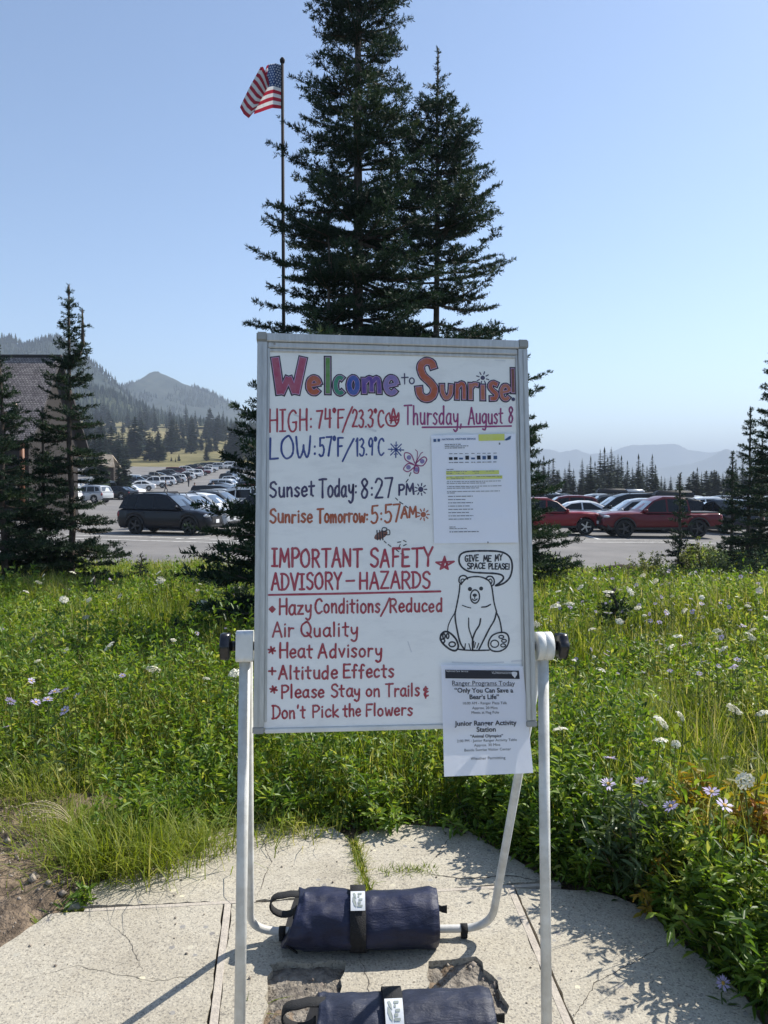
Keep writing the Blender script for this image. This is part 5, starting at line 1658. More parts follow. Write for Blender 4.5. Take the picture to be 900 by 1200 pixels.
# shrubs along the far edge of the meadow at the right
for (px, Y, r, h, n, mat, sd, lab) in ((760, 18.4, .75, .85, 900, YELLOWG, 1, 'yellow-green bush left of the small narrow fir at the car park edge'), (824, 18.3, .75, 1.15, 1000, YELLOWG, 2, 'taller yellow-green bush right of the small narrow fir'), (792, 17.6, .6, .6, 600, WILLOW, 3, 'low grey-green bush at the foot of the small narrow fir'),
                                       (848, 17.4, .7, .95, 900, WILLOW, 4, 'silvery green bush left of the spiky-topped fir'), (884, 16.8, .7, .95, 900, WILLOW, 5, 'silvery green bush under the tall dark fir at the right edge'), (768, 17.2, .7, .42, 500, BROWNING, 6, 'brownish dry bush at the meadow edge below the yellow-green one'), (830, 16.8, .9, .40, 600, BROWNING, 7, 'brownish dry bush in front of the bushes at the right')):
    x = at(px, 600, Y).x
    leafy_plant('bush', lab, 'bush', (x, Y), r, h, n * 2, .075, .034, mat, sd)
# foreground plants at the lower right and beside the paving
for (px, py, r, h, n, L, w, mat, sd, lab) in ((812, 1040, .16, .52, 620, .06, .017, AUTUMN, 11, 'plant with orange and yellow leaves above the lower right of the paving'), (872, 1062, .20, .52, 700, .06, .018, AUTUMN, 12, 'golden leaved plant at the right edge of the picture'), (770, 1068, .10, .33, 260, .045, .014, AUTUMN, 13, 'small russet plant low at the edge of the paving'),
                                              (742, 1046, .16, .47, 620, .075, .015, WILLOW, 14, 'leafy pale green aster bush overhanging the paving at the right'), (690, 1030, .14, .40, 480, .06, .014, LEAF, 15, 'dark green leafy plant beside the right easel leg'), (850, 1120, .20, .40, 600, .065, .016, LEAF, 16, 'leafy green plant at the lower right corner of the paving'), (905, 1165, .22, .42, 600, .065, .016, LEAF, 17, 'green plant cut by the lower right picture edge'),
                                              (880, 960, .2, .45, 560, .065, .018, YELLOWG, 18, 'yellow-green leafy plant below the domed white flower at the right'), (88, 1012, .10, .22, 320, .05, .014, LEAF, 26, 'small leafy weed on the bare soil left of the grass tuft'), (92, 1052, .09, .14, 240, .045, .013, LEAF, 27, 'low weed at the soil edge beside the left corner of the paving'), (180, 985, .15, .34, 420, .06, .014, LEAF, 19, 'leafy green plant at the back of the grass tuft left of the paving'), (560, 972, .17, .30, 460, .055, .014, LEAF, 20, 'bushy green plant behind the paving under the hanging notice'), (440, 966, .17, .28, 460, .055, .015, LEAF, 21, 'bushy green plant at the top of the grassy joint in the paving'), (330, 960, .16, .28, 420, .055, .014, LEAF, 22, 'bushy green plant behind the paving near the left easel leg')):
    p = gnd(px, py)
    leafy_plant('meadow_plant', lab, 'plant', (p.x, p.y), r, h, n, L, w, mat, sd, low=.1)


def dry_grass():
    rs = np.random.RandomState(6); p = gnd(95, 1000)
    root = thing('dry_grass_tuft', (p.x - .02, p.y + .05, 0), 'tuft of dry seeding grass arching over the bare soil at the left', 'grass tuft')
    mb = MB(); hb = MB()
    for k in range(10):
        a = rs.uniform(2.2, 4.0); L = rs.uniform(.24, .4); pts = []
        for t in np.linspace(0, 1, 6):
            pts.append((math.cos(a) * L * .75 * t ** 1.6, math.sin(a) * .3 * L * t ** 1.6, L * (t - .55 * t ** 2.6)))
        mb.tube(pts, [.0016] * 5 + [.0008], n=4, cap=False)
        for t in np.linspace(.72, 1, 7):
            i = min(4, int(t * 5)); f = t * 5 - i; q = Vector(pts[i]).lerp(Vector(pts[i + 1]), f)
            hb.ellipsoid(q + Vector(rs.normal(0, .003, 3)), (.006, .003, .003), seg=5, rings=3)
    s = pm('straw', (.46, .38, .22), (.30, .27, .13), scale=30)
    mb.build('stalks', s, root); hb.build('seed_heads', s, root)


dry_grass()


def stump():
    p = at(727, 660, 19.2); g = gz(p.x, 19.2)
    root = thing('fallen_log', (p.x, 19.2, g), 'dark weathered log lying at the edge of the asphalt right of the whiteboard', 'log')
    rs = np.random.RandomState(2)
    m = MB(); pts = [(-.62, 0, .14), (-.35, .02, .19), (0, -.01, .20), (.35, .02, .18), (.6, 0, .13)]
    m.tube(pts, [.13, .17, .19, .17, .12], n=14)
    for v in m.bm.verts: v.co += Vector(rs.normal(0, .018, 3))
    m.build('log', pm('charred_wood', (.05, .035, .025), (.02, .016, .013), scale=9, rough=.95, bump=.8), root)
    m = MB()
    for k in range(9):
        x = -.5 + k * .125; m.tube([(x, 0, .25), (x + rs.normal(0, .03), rs.normal(0, .03), .36 + rs.uniform(0, .1))], [.025, .008], n=5)
    m.build('broken_stubs', BARK, root)


stump()

# ------------------------------------------------------------------ flagpole and flag
def flag():
    Y = 24.0; x = at(332, 300, Y).x; g = gz(x, 19.5) - .1; top = at(332, 70, Y).z
    root = thing('flagpole', (x, Y, g), 'tall thin brown flagpole rising left of the tallest fir', 'flagpole')
    brown = pm('brown_metal', (.026, .020, .019), (.018, .014, .014), rough=.75, spec=.15, scale=2)
    m = MB(); m.tube([(0, 0, 0), (0, 0, top - g - .1)], [.065, .045], n=12); m.build('pole', brown, root)
    m = MB(); m.lathe([(0, .045), (.05, .075), (.12, .08), (.18, .04), (.2, 0)], (0, 0, top - g - .12), (0, 0, 1), n=12); m.build('finial', brown, root)
    # cloth: (u along the fly, v down the hoist) control lines taken from how it hangs
    px = lambda a, b: at(270 + a / 11.25, 60 + b / 11.25, Y)
    keys = [(0.0, (688, 190), (686, 762), 0.0), (.2, (600, 182), (560, 775), -.10), (.40, (505, 172), (420, 790), .02), (.50, (470, 176), (300, 806), .10), (.60, (520, 470), (318, 800), -.06), (.66, (470, 300), (250, 905), -.12), (.82, (440, 240), (195, 880), -.2), (1.0, (415, 262), (148, 800), -.26)]
    nu, nv = 90, 66
    us = np.linspace(0, 1, nu); vs = np.linspace(0, 1, nv); V = []
    ku = [k[0] for k in keys]
    T = np.array([px(*k[1]) for k in keys]); B = np.array([px(*k[2]) for k in keys]); D = [k[3] for k in keys]
    for u in us:
        a = np.array([np.interp(u, ku, T[:, i]) for i in range(3)]); b = np.array([np.interp(u, ku, B[:, i]) for i in range(3)])
        dy = np.interp(u, ku, D)
        for v in vs:
            p = a * (1 - v) + b * v
            sag = .05 * math.sin(math.pi * min(1, u * 2)) * math.sin(v * 3) * (1 if u < .5 else 0)
            V.append((p[0], Y + dy * 1.0 + .05 * math.sin(9 * u + 3 * v) * u, p[2] + sag))
    i, j = np.meshgrid(np.arange(nu - 1), np.arange(nv - 1), indexing='ij')
    q = np.stack([i * nv + j, i * nv + j + 1, (i + 1) * nv + j + 1, (i + 1) * nv + j], -1).reshape(-1, 4)
    uc = (us[i] + us[i + 1]).ravel() / 2; vc = (vs[j] + vs[j + 1]).ravel() / 2
    stripe = (vc * 13).astype(int) % 2
    mi = np.where((uc < .41) & (vc < 7 / 13), 2, stripe)
    # stars: staggered small marks in the canton
    su = (uc / .41 * 12); sv = (vc / (7 / 13) * 10)
    fl = lambda n, c: pm(n, c, tuple(k * .8 for k in c), scale=9, rough=.9, translucent=.45)
    o = link('flag', np_mesh('flag', V, [q], [fl('flag_red', (.42, .025, .05)), fl('flag_white', (.75, .74, .74)), fl('flag_blue', (.025, .055, .16))], smooth=True, mat_idx=mi))
    tag(o, 'stars and stripes flag hanging limp and folded from the brown pole', 'flag')
    V = np.array(V).reshape(nu, nv, 3)
    m = MB()
    for r_ in range(9):
        for c_ in range(6 if r_ % 2 == 0 else 5):
            u = .41 * (c_ + (.5 if r_ % 2 == 0 else 1.0)) / 6; v = (7 / 13) * (r_ + .5) / 9
            a, b = min(nu - 2, int(u * (nu - 1))), min(nv - 2, int(v * (nv - 1)))
            p = Vector(V[a, b]); eu = (Vector(V[a + 1, b]) - p).normalized(); ev = (Vector(V[a, b + 1]) - p).normalized(); n_ = eu.cross(ev).normalized()
            if n_.y > 0: n_ = -n_
            m.face([p + n_ * .012 + (ev * -math.cos(k * math.pi / 5) + eu * math.sin(k * math.pi / 5)) * (.042 if k % 2 == 0 else .017) for k in range(10)])
    m.build('stars', fl('star_white', (.75, .75, .76)), o)


flag()

# ------------------------------------------------------------------ the whiteboard easel
BC = Vector((0.02903, 1.87935, 1.39334)); YAW, TILT, ROLL = 0.10985, 0.13495, -0.00924
BW, BH = 0.68, 0.947
_u = Vector((math.cos(YAW), math.sin(YAW), 0)); _n = Vector((math.sin(YAW), -math.cos(YAW), 0)); _z = Vector((0, 0, 1))
_v = _z * math.cos(TILT) - _n * math.sin(TILT)
BN = _n * math.cos(TILT) + _z * math.sin(TILT)
BU = _u * math.cos(ROLL) + _v * math.sin(ROLL); BV = _v * math.cos(ROLL) - _u * math.sin(ROLL)
BM = Matrix((( BU.x, BV.x, BN.x, BC.x), (BU.y, BV.y, BN.y, BC.y), (BU.z, BV.z, BN.z, BC.z), (0, 0, 0, 1)))   # board (u, v, out) -> world


def b_uv(px, py):                 # where on the board a mark of the photograph sits
    d = ray(px, py); t = (BC - EYE).dot(BN) / d.dot(BN); p = EYE + d * t - BC
    return p.dot(BU), p.dot(BV)


easel = thing('whiteboard_easel', (0.03, 1.95, 0), 'white mobile whiteboard easel covered in hand-lettered park notices', 'whiteboard')


def bboard(mb, name, mats, parent, **k):
    me = mb.mesh(name, mats, **k); me.transform(BM)
    return link(name, me, parent, True)


def whiteboard_mat():
    m, t, p = new_mat('enamel_whiteboard')
    p.inputs['Roughness'].default_value = .28; p.inputs['Specular IOR Level'].default_value = .4
    tc = t.nodes.new('ShaderNodeTexCoord'); mp = t.nodes.new('ShaderNodeMapping'); mp.inputs['Scale'].default_value = (3, 3, 9)
    n = t.nodes.new('ShaderNodeTexNoise'); n.inputs['Scale'].default_value = 2.2; n.inputs['Detail'].default_value = 8; n.inputs['Roughness'].default_value = .7
    t.links.new(tc.outputs['Object'], mp.inputs[0]); t.links.new(mp.outputs[0], n.inputs['Vector'])
    r = t.nodes.new('ShaderNodeValToRGB'); r.color_ramp.elements[0].position = .27; r.color_ramp.elements[1].position = .5
    r.color_ramp.elements[0].color = (.74, .74, .74, 1); r.color_ramp.elements[1].color = (.86, .86, .85, 1)
    t.links.new(n.outputs['Fac'], r.inputs[0]); t.links.new(r.outputs[0], p.inputs['Base Color'])
    r2 = t.nodes.new('ShaderNodeMapRange'); r2.inputs['To Min'].default_value = .42; r2.inputs['To Max'].default_value = .22
    t.links.new(n.outputs['Fac'], r2.inputs[0]); t.links.new(r2.outputs[0], p.inputs['Roughness'])
    return m


ALU = pm('brushed_aluminium', (.58, .575, .56), (.47, .465, .45), scale=4, rough=.4, metal=.45, stretch=(30, 30, 1))
GREYPL = pm('grey_corner_plastic', (.34, .34, .33), (.28, .28, .27), scale=20, rough=.5)
TUBE = pm('white_powder_coat', (.66, .66, .63), (.50, .49, .45), scale=18, rough=.38, bump=.05, bscale=120)
WHITEPL = pm('white_hinge_plastic', (.74, .74, .72), (.62, .62, .59), scale=14, rough=.45)
KNOB = pm('black_knob_plastic', (.018, .018, .022), (.012, .012, .014), scale=12, rough=.28)
VELCRO = pm('black_webbing', (.016, .016, .017), (.009, .009, .01), scale=160, rough=.85, bump=.5, bscale=400)

hw, hh = BW / 2, BH / 2
m = MB(); m.box(-hw + .02, hw - .02, -hh - .004, hh - .018, -.009, 0)
panel = bboard(m, 'writing_panel', whiteboard_mat(), easel)
for sg in (-1, 1):
    fr = MB()
    a, b = sorted((sg * (hw - .0005), sg * (hw - .025)))
    fr.box(a, b, -hh, hh - .022, -.011, .0095)
    a, b = sorted((sg * (hw - .011), sg * (hw - .0135)))
    fr.box(a, b, -hh + .001, hh - .023, .0096, .0125)
    a, b = sorted((sg * (hw - .0253), sg * (hw - .031)))
    fr.box(a, b, -hh + .01, hh - .036, -.01, .0045)
    frame = bboard(fr, 'side_rail', ALU, easel, bevel=.0012, seg=2)
tp = MB(); tp.box(-hw + .022, hw - .022, hh - .022, hh - .0015, -.028, .013); tp.box(-hw + .026, hw - .026, hh - .037, hh - .0223, -.02, .0075); tp.box(-hw + .026, hw - .026, hh - .046, hh - .0375, -.02, .0035)
bboard(tp, 'top_clip_rail', ALU, easel, bevel=.002, seg=3)
bt = MB(); bt.box(-hw + .026, hw - .028, -hh - .016, -hh - .0045, -.009, .0035)
bboard(bt, 'bottom_rail', WHITEPL, easel, bevel=.002)
for sg in (-1, 1):
    cc = MB()
    a, b = sorted((sg * (hw + .0015), sg * (hw - .0255)))
    cc.box(a, b, hh - .0215, hh + .001, -.030, .0145)
    bb = MB(); bb.box(a, b, -hh - .0155, -hh - .0005, -.018, .010)
    bboard(bb, 'corner_cap', GREYPL, frame, bevel=.002)
    bboard(cc, 'corner_cap', GREYPL, frame, bevel=.003)
# magnetic strip with holes along the right edge, and two small screws
m = MB()
ms = MB()
for a in ((592, 405), (455, 406), (322, 404)):
    u, v = b_uv(*a); ms.lathe([(.0076, .003), (.0092, .0022), (.0094, 0)], (u, v, 0), (0, 0, 1), n=10)
bboard(ms, 'screw', GREYPL, frame)

# posts, hinge blocks, knobs and the U-shaped back leg
HZ = {}
for sg, px, bx in ((-1, 287, 281), (1, 636.5, 640.5)):
    h = at(px, 757, 1.815 if sg < 0 else 1.893)
    foot = at(bx, 1195, 1.775 if sg < 0 else 1.85)
    d = (foot - h); foot = h + d * ((h.z - .012) / -d.z)
    HZ[sg] = (h, foot)
    m = MB(); m.tube([h + Vector((0, 0, -.02)), foot], .0135, n=16); m.build('front_leg', TUBE, easel, True)
    m = MB(); m.lathe([(-.020, .033), (-.0195, .035), (-.002, .035), (-.001, .0335), (.001, .0335), (.002, .035), (.0195, .035), (.020, .033)], h, BU, n=28)
    for v in m.bm.verts:
        q = v.co - h
        if sg < 0: v.co = h + BU * q.dot(BU) + BV * np.clip(q.dot(BV) * 1.18, -.036, .036) + BN * np.clip(q.dot(BN) * 1.18, -.026, .026)
    hb = m.build('hinge_block', WHITEPL, easel, True)
    m = MB(); m.lathe([(.018, .012), (.034, .012)], h, BU * sg, n=14)
    rings = []
    n_ = 36; ax = BU * sg
    for dist, rr in ((.034, .027), (.036, .0345), (.053, .0345), (.057, .032), (.059, .013)):
        rings.append([m.bm.verts.new(h + ax * dist + (BV * math.cos(k * 2 * math.pi / n_) + BN * math.sin(k * 2 * math.pi / n_)) * rr * (1 - .13 * (math.cos(k * 2 * math.pi / n_ * 6) * .5 + .5) * (1 if rr > .02 else 0))) for k in range(n_)])
    for a, b in zip(rings, rings[1:]):
        for k in range(n_):
            m.bm.faces.new((a[k], a[(k + 1) % n_], b[(k + 1) % n_], b[k])).smooth = True
    m.bm.faces.new(rings[0][::-1]); m.bm.faces.new(rings[-1])
    m.build('clamp_knob', KNOB, easel, True)
    # short arm that joins the hinge to the board
    m = MB(); m.tube([h - BU * sg * .02, h - BU * sg * .045 - BN * .012], .011, n=12); m.build('pivot_arm', TUBE, easel, True)
# front foot bar (below the picture) and back leg
L0, R0 = HZ[-1][0], HZ[1][0]
fl_, fr_ = HZ[-1][1], HZ[1][1]
m = MB(); m.tube([fl_ + Vector((0, 0, .002)), fr_ + Vector((0, 0, .002))], .0132, n=14); m.build('foot_bar', TUBE, easel, True)
bl = Vector((-.437, 2.455, 0)); brr = Vector((.352, 2.475, 0))
dl = Vector((L0.x - .0, L0.y + .035, L0.z - .03)); dr = Vector((R0.x, R0.y + .035, R0.z - .03))
def corner(top, base, other):
    z0 = .032; r_ = .105
    c = Vector((base.x, base.y, z0)); a = (top - c).normalized(); b = (Vector((other.x, other.y, z0)) - c).normalized()
    p0 = c + a * r_; p2 = c + b * r_; out = []
    for t in np.linspace(0, 1, 9):
        out.append(p0 * (1 - t) ** 2 + c * 2 * t * (1 - t) + p2 * t * t)
    return out
path = [dl] + corner(dl, bl, brr) + corner(dr, brr, bl)[::-1] + [dr]
m = MB(); m.tube(path, .0125, n=16); bk = m.build('back_leg', TUBE, easel, True)
for px in (329, 546):
    p = gnd(px, 1100, .032); t_ = (p.x - bl.x) / (brr.x - bl.x); c = Vector((p.x, bl.y + (brr.y - bl.y) * t_, .032)); dd = (brr - bl).normalized() * .011
    m = MB(); m.tube([c - dd, c + dd], .0158, n=16); m.build('rubber_sleeve', VELCRO, bk, True)
    m = MB(); m.tube([c - dd * .9 + Vector((0, 0, -.016)), c + dd * .9 + Vector((0, 0, -.016))], .0155, n=12); m.build('rubber_foot', VELCRO, bk, True)

# ------------------------------------------------------------------ hand lettering: single strokes
GL = {
 'A': (7, ['0,0 3.4,10 6.6,0', '1.2,3.6 5.6,3.8']), 'C': (6.6, ['~6.4,8.4 4.6,10 1.8,9 .3,5.5 1,1.8 3.4,0 6.4,1.4']), 'D': (6.6, ['.8,0 .6,10', '~-.2,9.8 3.2,9.6 6,7.4 6.2,3.6 3.6,.6 -.2,.1']),
 'E': (5.8, ['5.6,9.8 .6,9.8 .5,.1 5.7,.2', '.6,5.2 4.6,5.4']), 'F': (5.6, ['5.6,9.8 .6,9.8 .5,0', '.6,5.2 4.4,5.4']), 'G': (7, ['~6.4,8.6 4.4,10 1.4,8.4 .3,4.8 1.6,1 4.2,.1 6.3,1.6 6.4,4.4', '6.6,4.5 3.8,4.4']),
 'H': (6.6, ['.6,10 .5,0', '6,10 6,0', '.6,5.1 6,5.2']), 'I': (4.4, ['.2,9.9 4.2,9.9', '2.2,9.9 2.2,.1', '0,.1 4.4,.1']), 'J': (5, ['~4.4,10 4.2,3 2.6,.1 .4,1.6']), 'L': (5.4, ['.7,10 .5,.2 5.4,.3']),
 'M': (8.4, ['.4,0 1.2,10 4.2,3 7.2,10 8,0']), 'N': (6.8, ['.4,0 .6,10 6,.3 6.3,10']), 'O': (7.4, ['~3.6,10 .6,7.6 .4,3 3,.1 6.4,1.6 7,6 5.2,9.6 3.6,10']), 'P': (6, ['.6,0 .6,10', '~.4,9.6 4,9.8 5.9,7.6 4,5 .6,4.6']),
 'Q': (7.4, ['~3.6,10 .6,7.6 .4,3 3,.1 6.4,1.6 7,6 5.2,9.6 3.6,10', '4.4,2.6 7.4,-.8']), 'R': (6.4, ['.6,0 .6,10', '~.4,9.6 4,9.8 5.8,7.6 4,5.2 .6,4.9', '2.6,5 6.2,0']), 'S': (5.8, ['~5.4,8.6 3.6,10 1,9 .8,6.6 3.2,5.2 5.3,3.6 4.8,1 2.6,0 .3,1.3']),
 'T': (7, ['0,9.8 7,10', '3.4,9.9 3.3,0']), 'U': (6.4, ['~.5,10 .5,3.4 2,.4 4.6,.6 5.9,3.6 6,10']), 'V': (6.6, ['0,10 3.3,0 6.5,10']), 'W': (8.8, ['~0,10 1,2 2.4,.2 4.2,3.4 4.5,6 4.8,3.4 6.4,.2 7.8,2.6 8.6,10']), 'Y': (6.6, ['.1,10 3.2,5 6.4,10', '3.2,5 3,0']), 'Z': (6.2, ['.3,9.9 5.8,9.9 .2,.1 6,.2']),
 'a': (5.4, ['~4.6,5.2 2.6,6 .5,4 .6,1.2 2.4,0 4.4,1.8 4.7,5.4', '~4.7,5.8 4.6,1.4 5.5,0']), 'b': (5, ['.5,10 .5,.2', '~.5,4.6 2.6,6 4.7,4 4.2,1 2.2,0 .5,1']), 'c': (4.6, ['~4.4,4.9 2.8,6 .7,4.4 .5,1.8 2,0 4.5,1']), 'd': (5.4, ['~4.6,5 2.6,6 .5,4 .7,1 2.4,0 4.4,1.8', '4.8,10 4.7,0']),
 'e': (5, ['~.6,3 4.4,3.4 4,5.4 2.4,6 .6,4.2 .6,1.6 2.2,0 4.6,1']), 'f': (4.2, ['~4.2,9.2 3,10 1.8,8.6 1.6,0', '0,5.6 3.6,5.8']), 'g': (5.2, ['~4.5,5.2 2.6,6 .5,4 .8,1.4 2.4,.4 4.4,2.2', '~4.7,5.8 4.6,-1 3.4,-3.6 1,-3.2']), 'h': (5, ['.5,10 .5,0', '~.5,3.6 2.2,5.8 4,5 4.4,0']),
 'i': (1.6, ['.7,5.8 .7,0', '.6,8 .8,8.3']), 'k': (5, ['.5,10 .5,0', '4.4,6 .6,2.6 4.8,0']), 'l': (1.8, ['.7,10 .7,.1']), 'm': (7.6, ['.4,6 .5,0', '~.5,3.6 1.9,5.8 3.4,5.2 3.7,0', '~3.7,3.6 5.2,5.8 6.6,5.2 7,0']), 'n': (5, ['.4,6 .5,0', '~.5,3.8 2.2,5.8 4,5.2 4.4,0']),
 'o': (5.2, ['~2.6,6 .6,4.4 .6,1.4 2.4,0 4.5,1.4 4.6,4.4 2.6,6']), 'p': (5.2, ['.5,6 .4,-3.6', '~.5,4.6 2.6,6 4.7,4.2 4.2,1.2 2.4,0 .5,1']), 'r': (4, ['.5,6 .5,0', '~.5,3.6 1.8,5.6 3.9,5.6']), 's': (4.2, ['~3.9,5.2 2.4,6 .7,4.9 2.2,3.2 3.8,1.8 2.4,0 .3,.7']),
 't': (4.4, ['1.9,9 1.9,.8 3.4,0', '0,6 4.2,6.2']), 'u': (5.2, ['~.5,6 .6,1.6 2,0 4,1 4.5,6', '4.5,6 4.7,0']), 'v': (4.6, ['0,6 2.3,0 4.5,6']), 'w': (6.8, ['~.2,6 1,.6 2,.3 3.3,4.4 4.6,.3 5.6,.6 6.6,6']), 'y': (5, ['~.4,6 .8,2.8 2.4,1.8 4.2,3.4 4.6,6', '~4.6,6 4.2,-1.4 2.4,-3.6 .4,-2.6']), 'z': (4.6, ['.3,5.8 4.4,5.8 .3,.2 4.6,.2']),
 '1': (2.6, ['.2,8.4 1.6,10 1.6,0']), '2': (5.4, ['~.3,8 2,10 4.6,8.8 4.2,6 .3,.2', '.2,.2 5.2,.3']), '3': (5.2, ['~.4,9.2 2.8,10 4.6,8 2.2,5.4', '~2,5.4 5,4 4.4,.8 2,0 .2,1.2']), '4': (5.6, ['.8,10 .4,4.6 5.4,4.8', '4.3,9.4 4.2,0']), '5': (5.2, ['5,10 1,9.8 .8,5.6', '~.8,5.4 3.4,6 4.9,3.6 3.8,.6 1.6,0 .2,.9']),
 '7': (5.4, ['.2,9.8 5.2,9.9 2.2,0']), '8': (5.2, ['~4.4,8.6 2.6,10 .8,8.2 2.4,5.6 4.6,3.2 3.6,.4 1.6,.2 .6,2.4 2.4,5.2 4.4,7.4 4.4,8.6']), '9': (5, ['~4.4,8 2.6,10 .5,8 1,5.4 3,5.2 4.4,8', '4.5,8.4 4,0']),
 ':': (1.8, ['.8,1.6 .9,1.9', '.8,5 .9,5.3']), '/': (5.4, ['0,-2.4 5.2,10.6']), '°': (2.4, ['~1.2,10.6 .2,9.6 1.2,8.4 2.2,9.6 1.2,10.6']), ',': (1.6, ['.9,.4 .2,-1.8']), '.': (1.6, ['.6,.2 .8,.4']), "'": (1.6, ['.8,10 .5,7.6']), '-': (5.4, ['.8,4.9 4.6,5.1']), '!': (2.2, ['1.2,10 1,3.2', '.9,.4 1,.7']),
 '&': (5.2, ['~4.6,5 2,3.4 2.4,.6 4.6,1.2', '~4.2,7.6 2,8 1.4,6.4 3.6,5.4', '2.8,9.4 2.8,-1']), ' ': (3.2, []),
}


def catmull(pts, k=6):
    p = [Vector(q) for q in pts]
    if len(p) < 3: return p
    closed = (p[0] - p[-1]).length < 1e-6
    out = []
    n = len(p)
    for i in range(n - 1):
        p0 = p[i - 1] if i > 0 else (p[-2] if closed else p[0] * 2 - p[1])
        p3 = p[i + 2] if i + 2 < n else (p[1] if closed else p[-1] * 2 - p[-2])
        for j in range(k):
            t = j / k
            out.append(.5 * ((2 * p[i]) + (p[i + 1] - p0) * t + (2 * p0 - 5 * p[i] + 4 * p[i + 1] - p3) * t * t + (3 * p[i] - p0 - 3 * p[i + 1] + p3) * t ** 3))
    out.append(p[-1])
    return out


def ribbon(bm, pts, w, z, mi=0, rr=None, var=.16, flat=False):
    """a flat pen stroke on the board, round at both ends"""
    pts = [Vector(p) for p in pts]; q = [pts[0]]
    for p in pts[1:]:
        if (p - q[-1]).length > w * .12: q.append(p)
    if len(q) == 1: q.append(q[0] + Vector((w * .1, 0)))
    n = len(q); ls, rs_l = [], []
    # split sharp corners into overlapping pieces
    for i in range(n):
        d1 = (q[i] - q[i - 1]).normalized() if i else (q[1] - q[0]).normalized()
        d2 = (q[i + 1] - q[i]).normalized() if i < n - 1 else d1
        if 0 < i < n - 1 and d1.dot(d2) < .25:
            ribbon(bm, q[:i + 1], w, z, mi, rr, var, flat); ribbon(bm, q[i:], w, z + 2e-5, mi, rr, var, flat); return
        d = (d1 + d2)
        d = d.normalized() if d.length > 1e-6 else d1
        s = Vector((-d.y, d.x)) / max(.6, d.dot(d1))
        ww = w / 2 * (1 + (rr.uniform(-var, var) if rr else 0))
        ls.append(q[i] + s * ww); rs_l.append(q[i] - s * ww)
    def cap(c, d, a, b):
        out = []
        ang = math.atan2((a - c).y, (a - c).x)
        rad = (a - c).length
        for k in range(1, 5):
            t = ang + math.pi * k / 5
            out.append(c + Vector((math.cos(t), math.sin(t))) * rad)
        return out
    start = cap(q[0], None, ls[0], rs_l[0])
    end = cap(q[-1], None, rs_l[-1], ls[-1])
    V = lambda p: bm.verts.new((p.x, p.y, z))
    L_ = [V(p) for p in ls]; R_ = [V(p) for p in rs_l]
    for i in range(n - 1):
        f = bm.faces.new((R_[i], R_[i + 1], L_[i + 1], L_[i])); f.material_index = mi
    if flat: return
    bm.faces.new([L_[0]] + [V(p) for p in start] + [R_[0]]).material_index = mi
    bm.faces.new([R_[-1]] + [V(p) for p in end] + [L_[-1]]).material_index = mi


PXM = 1.88 / 900
def ink(name, c, k=.75):
    c = tuple(x * (.85 if x == max(c) else .55) for x in c)
    return pm('ink_' + name, c, tuple(x + (.5 - x) * .20 * k for x in c), scale=70, rough=.45, detail=4)


INK = dict(red=ink('red', (.40, .035, .07)), crimson=ink('crimson', (.44, .035, .09)), magenta=ink('magenta', (.34, .03, .26)), blue=ink('blue', (.02, .07, .27)), purple=ink('purple', (.045, .025, .10)), orange=ink('orange', (.46, .14, .03)), black=ink('black', (.016, .015, .02), .3),
           bare=ink('bare', (.66, .62, .66), .1), pink=ink('pink', (.42, .09, .20)), green=ink('green', (.16, .27, .08)), teal=ink('teal', (.02, .25, .22)), cobalt=ink('cobalt', (.03, .12, .40)), violet=ink('violet', (.17, .06, .32)), lilac=ink('lilac', (.40, .30, .46)), dorange=ink('dorange', (.47, .15, .04)), brown=ink('brown', (.20, .08, .03)), peach=ink('peach', (.50, .24, .12)))
rj = random.Random(12)


def handwrite(bm, text, x0, yl, x1, yr, cap, w, z=.0006, slant=0.0, yt=None):
    """text fitted between two baseline points of the photograph; cap = capital height in its pixels"""
    adv = sum(GL[c][0] + 1.7 for c in text) - 1.7
    x = 0
    for c in text:
        gw, strokes = GL[c]
        jx, jy, js = rj.uniform(-.2, .2), rj.uniform(-.28, .28), rj.uniform(.95, 1.05)
        for s in strokes:
            sm = s[0] == '~'; pts = [tuple(map(float, q.split(','))) for q in s.lstrip('~').split()]
            pts = catmull(pts, 6) if sm else [Vector(p) for p in pts]
            if not sm and len(pts) >= 2:
                o = []
                for a, b in zip(pts, pts[1:]):
                    bow = Vector((-(b - a).y, (b - a).x)) * rj.uniform(-.02, .02)
                    o += [a, a.lerp(b, .5) + bow]
                pts = o + [pts[-1]]
            out = []
            for p in pts:
                gx_ = (x + (p.x * js + jx)); t = gx_ / adv
                px = x0 + (x1 - x0) * t + p.y * cap / 10 * slant; py = yl + (yr - yl) * t - (p.y * js + jy) * cap / 10
                out.append(Vector(b_uv(px, py)))
            ribbon(bm, out, w * 1.06 * PXM, z + rj.uniform(0, 8e-5), 0, rj)
        x += gw + 1.7


def writing(name, mat, lines, extra=None, label=None):
    bm = bmesh.new()
    for l in lines: handwrite(bm, *l)
    if extra: extra(bm)
    me = bpy.data.meshes.new(name); bm.to_mesh(me); bm.free()
    for q in (mat if isinstance(mat, list) else [mat]): me.materials.append(q)
    me.transform(BM)
    o = link(name, me, panel, True)
    if label: o['label'] = label
    return o


def S_(bm, pts, w, z=.0006, mi=0, smooth=True, closed=False, conv=None, flat=False, ext=0.0):
    conv = conv or (lambda x, y: (x, y))
    pts = [Vector(p) for p in pts]
    if closed: pts = pts + [pts[0]]
    if smooth: pts = catmull(pts, 5)
    if ext:
        pts[0] = pts[0] - (pts[1] - pts[0]).normalized() * ext; pts[-1] = pts[-1] + (pts[-1] - pts[-2]).normalized() * ext
    ribbon(bm, [Vector(b_uv(*conv(p.x, p.y))) for p in pts], w * PXM, z, mi, rj, .1 if not flat else .04, flat)


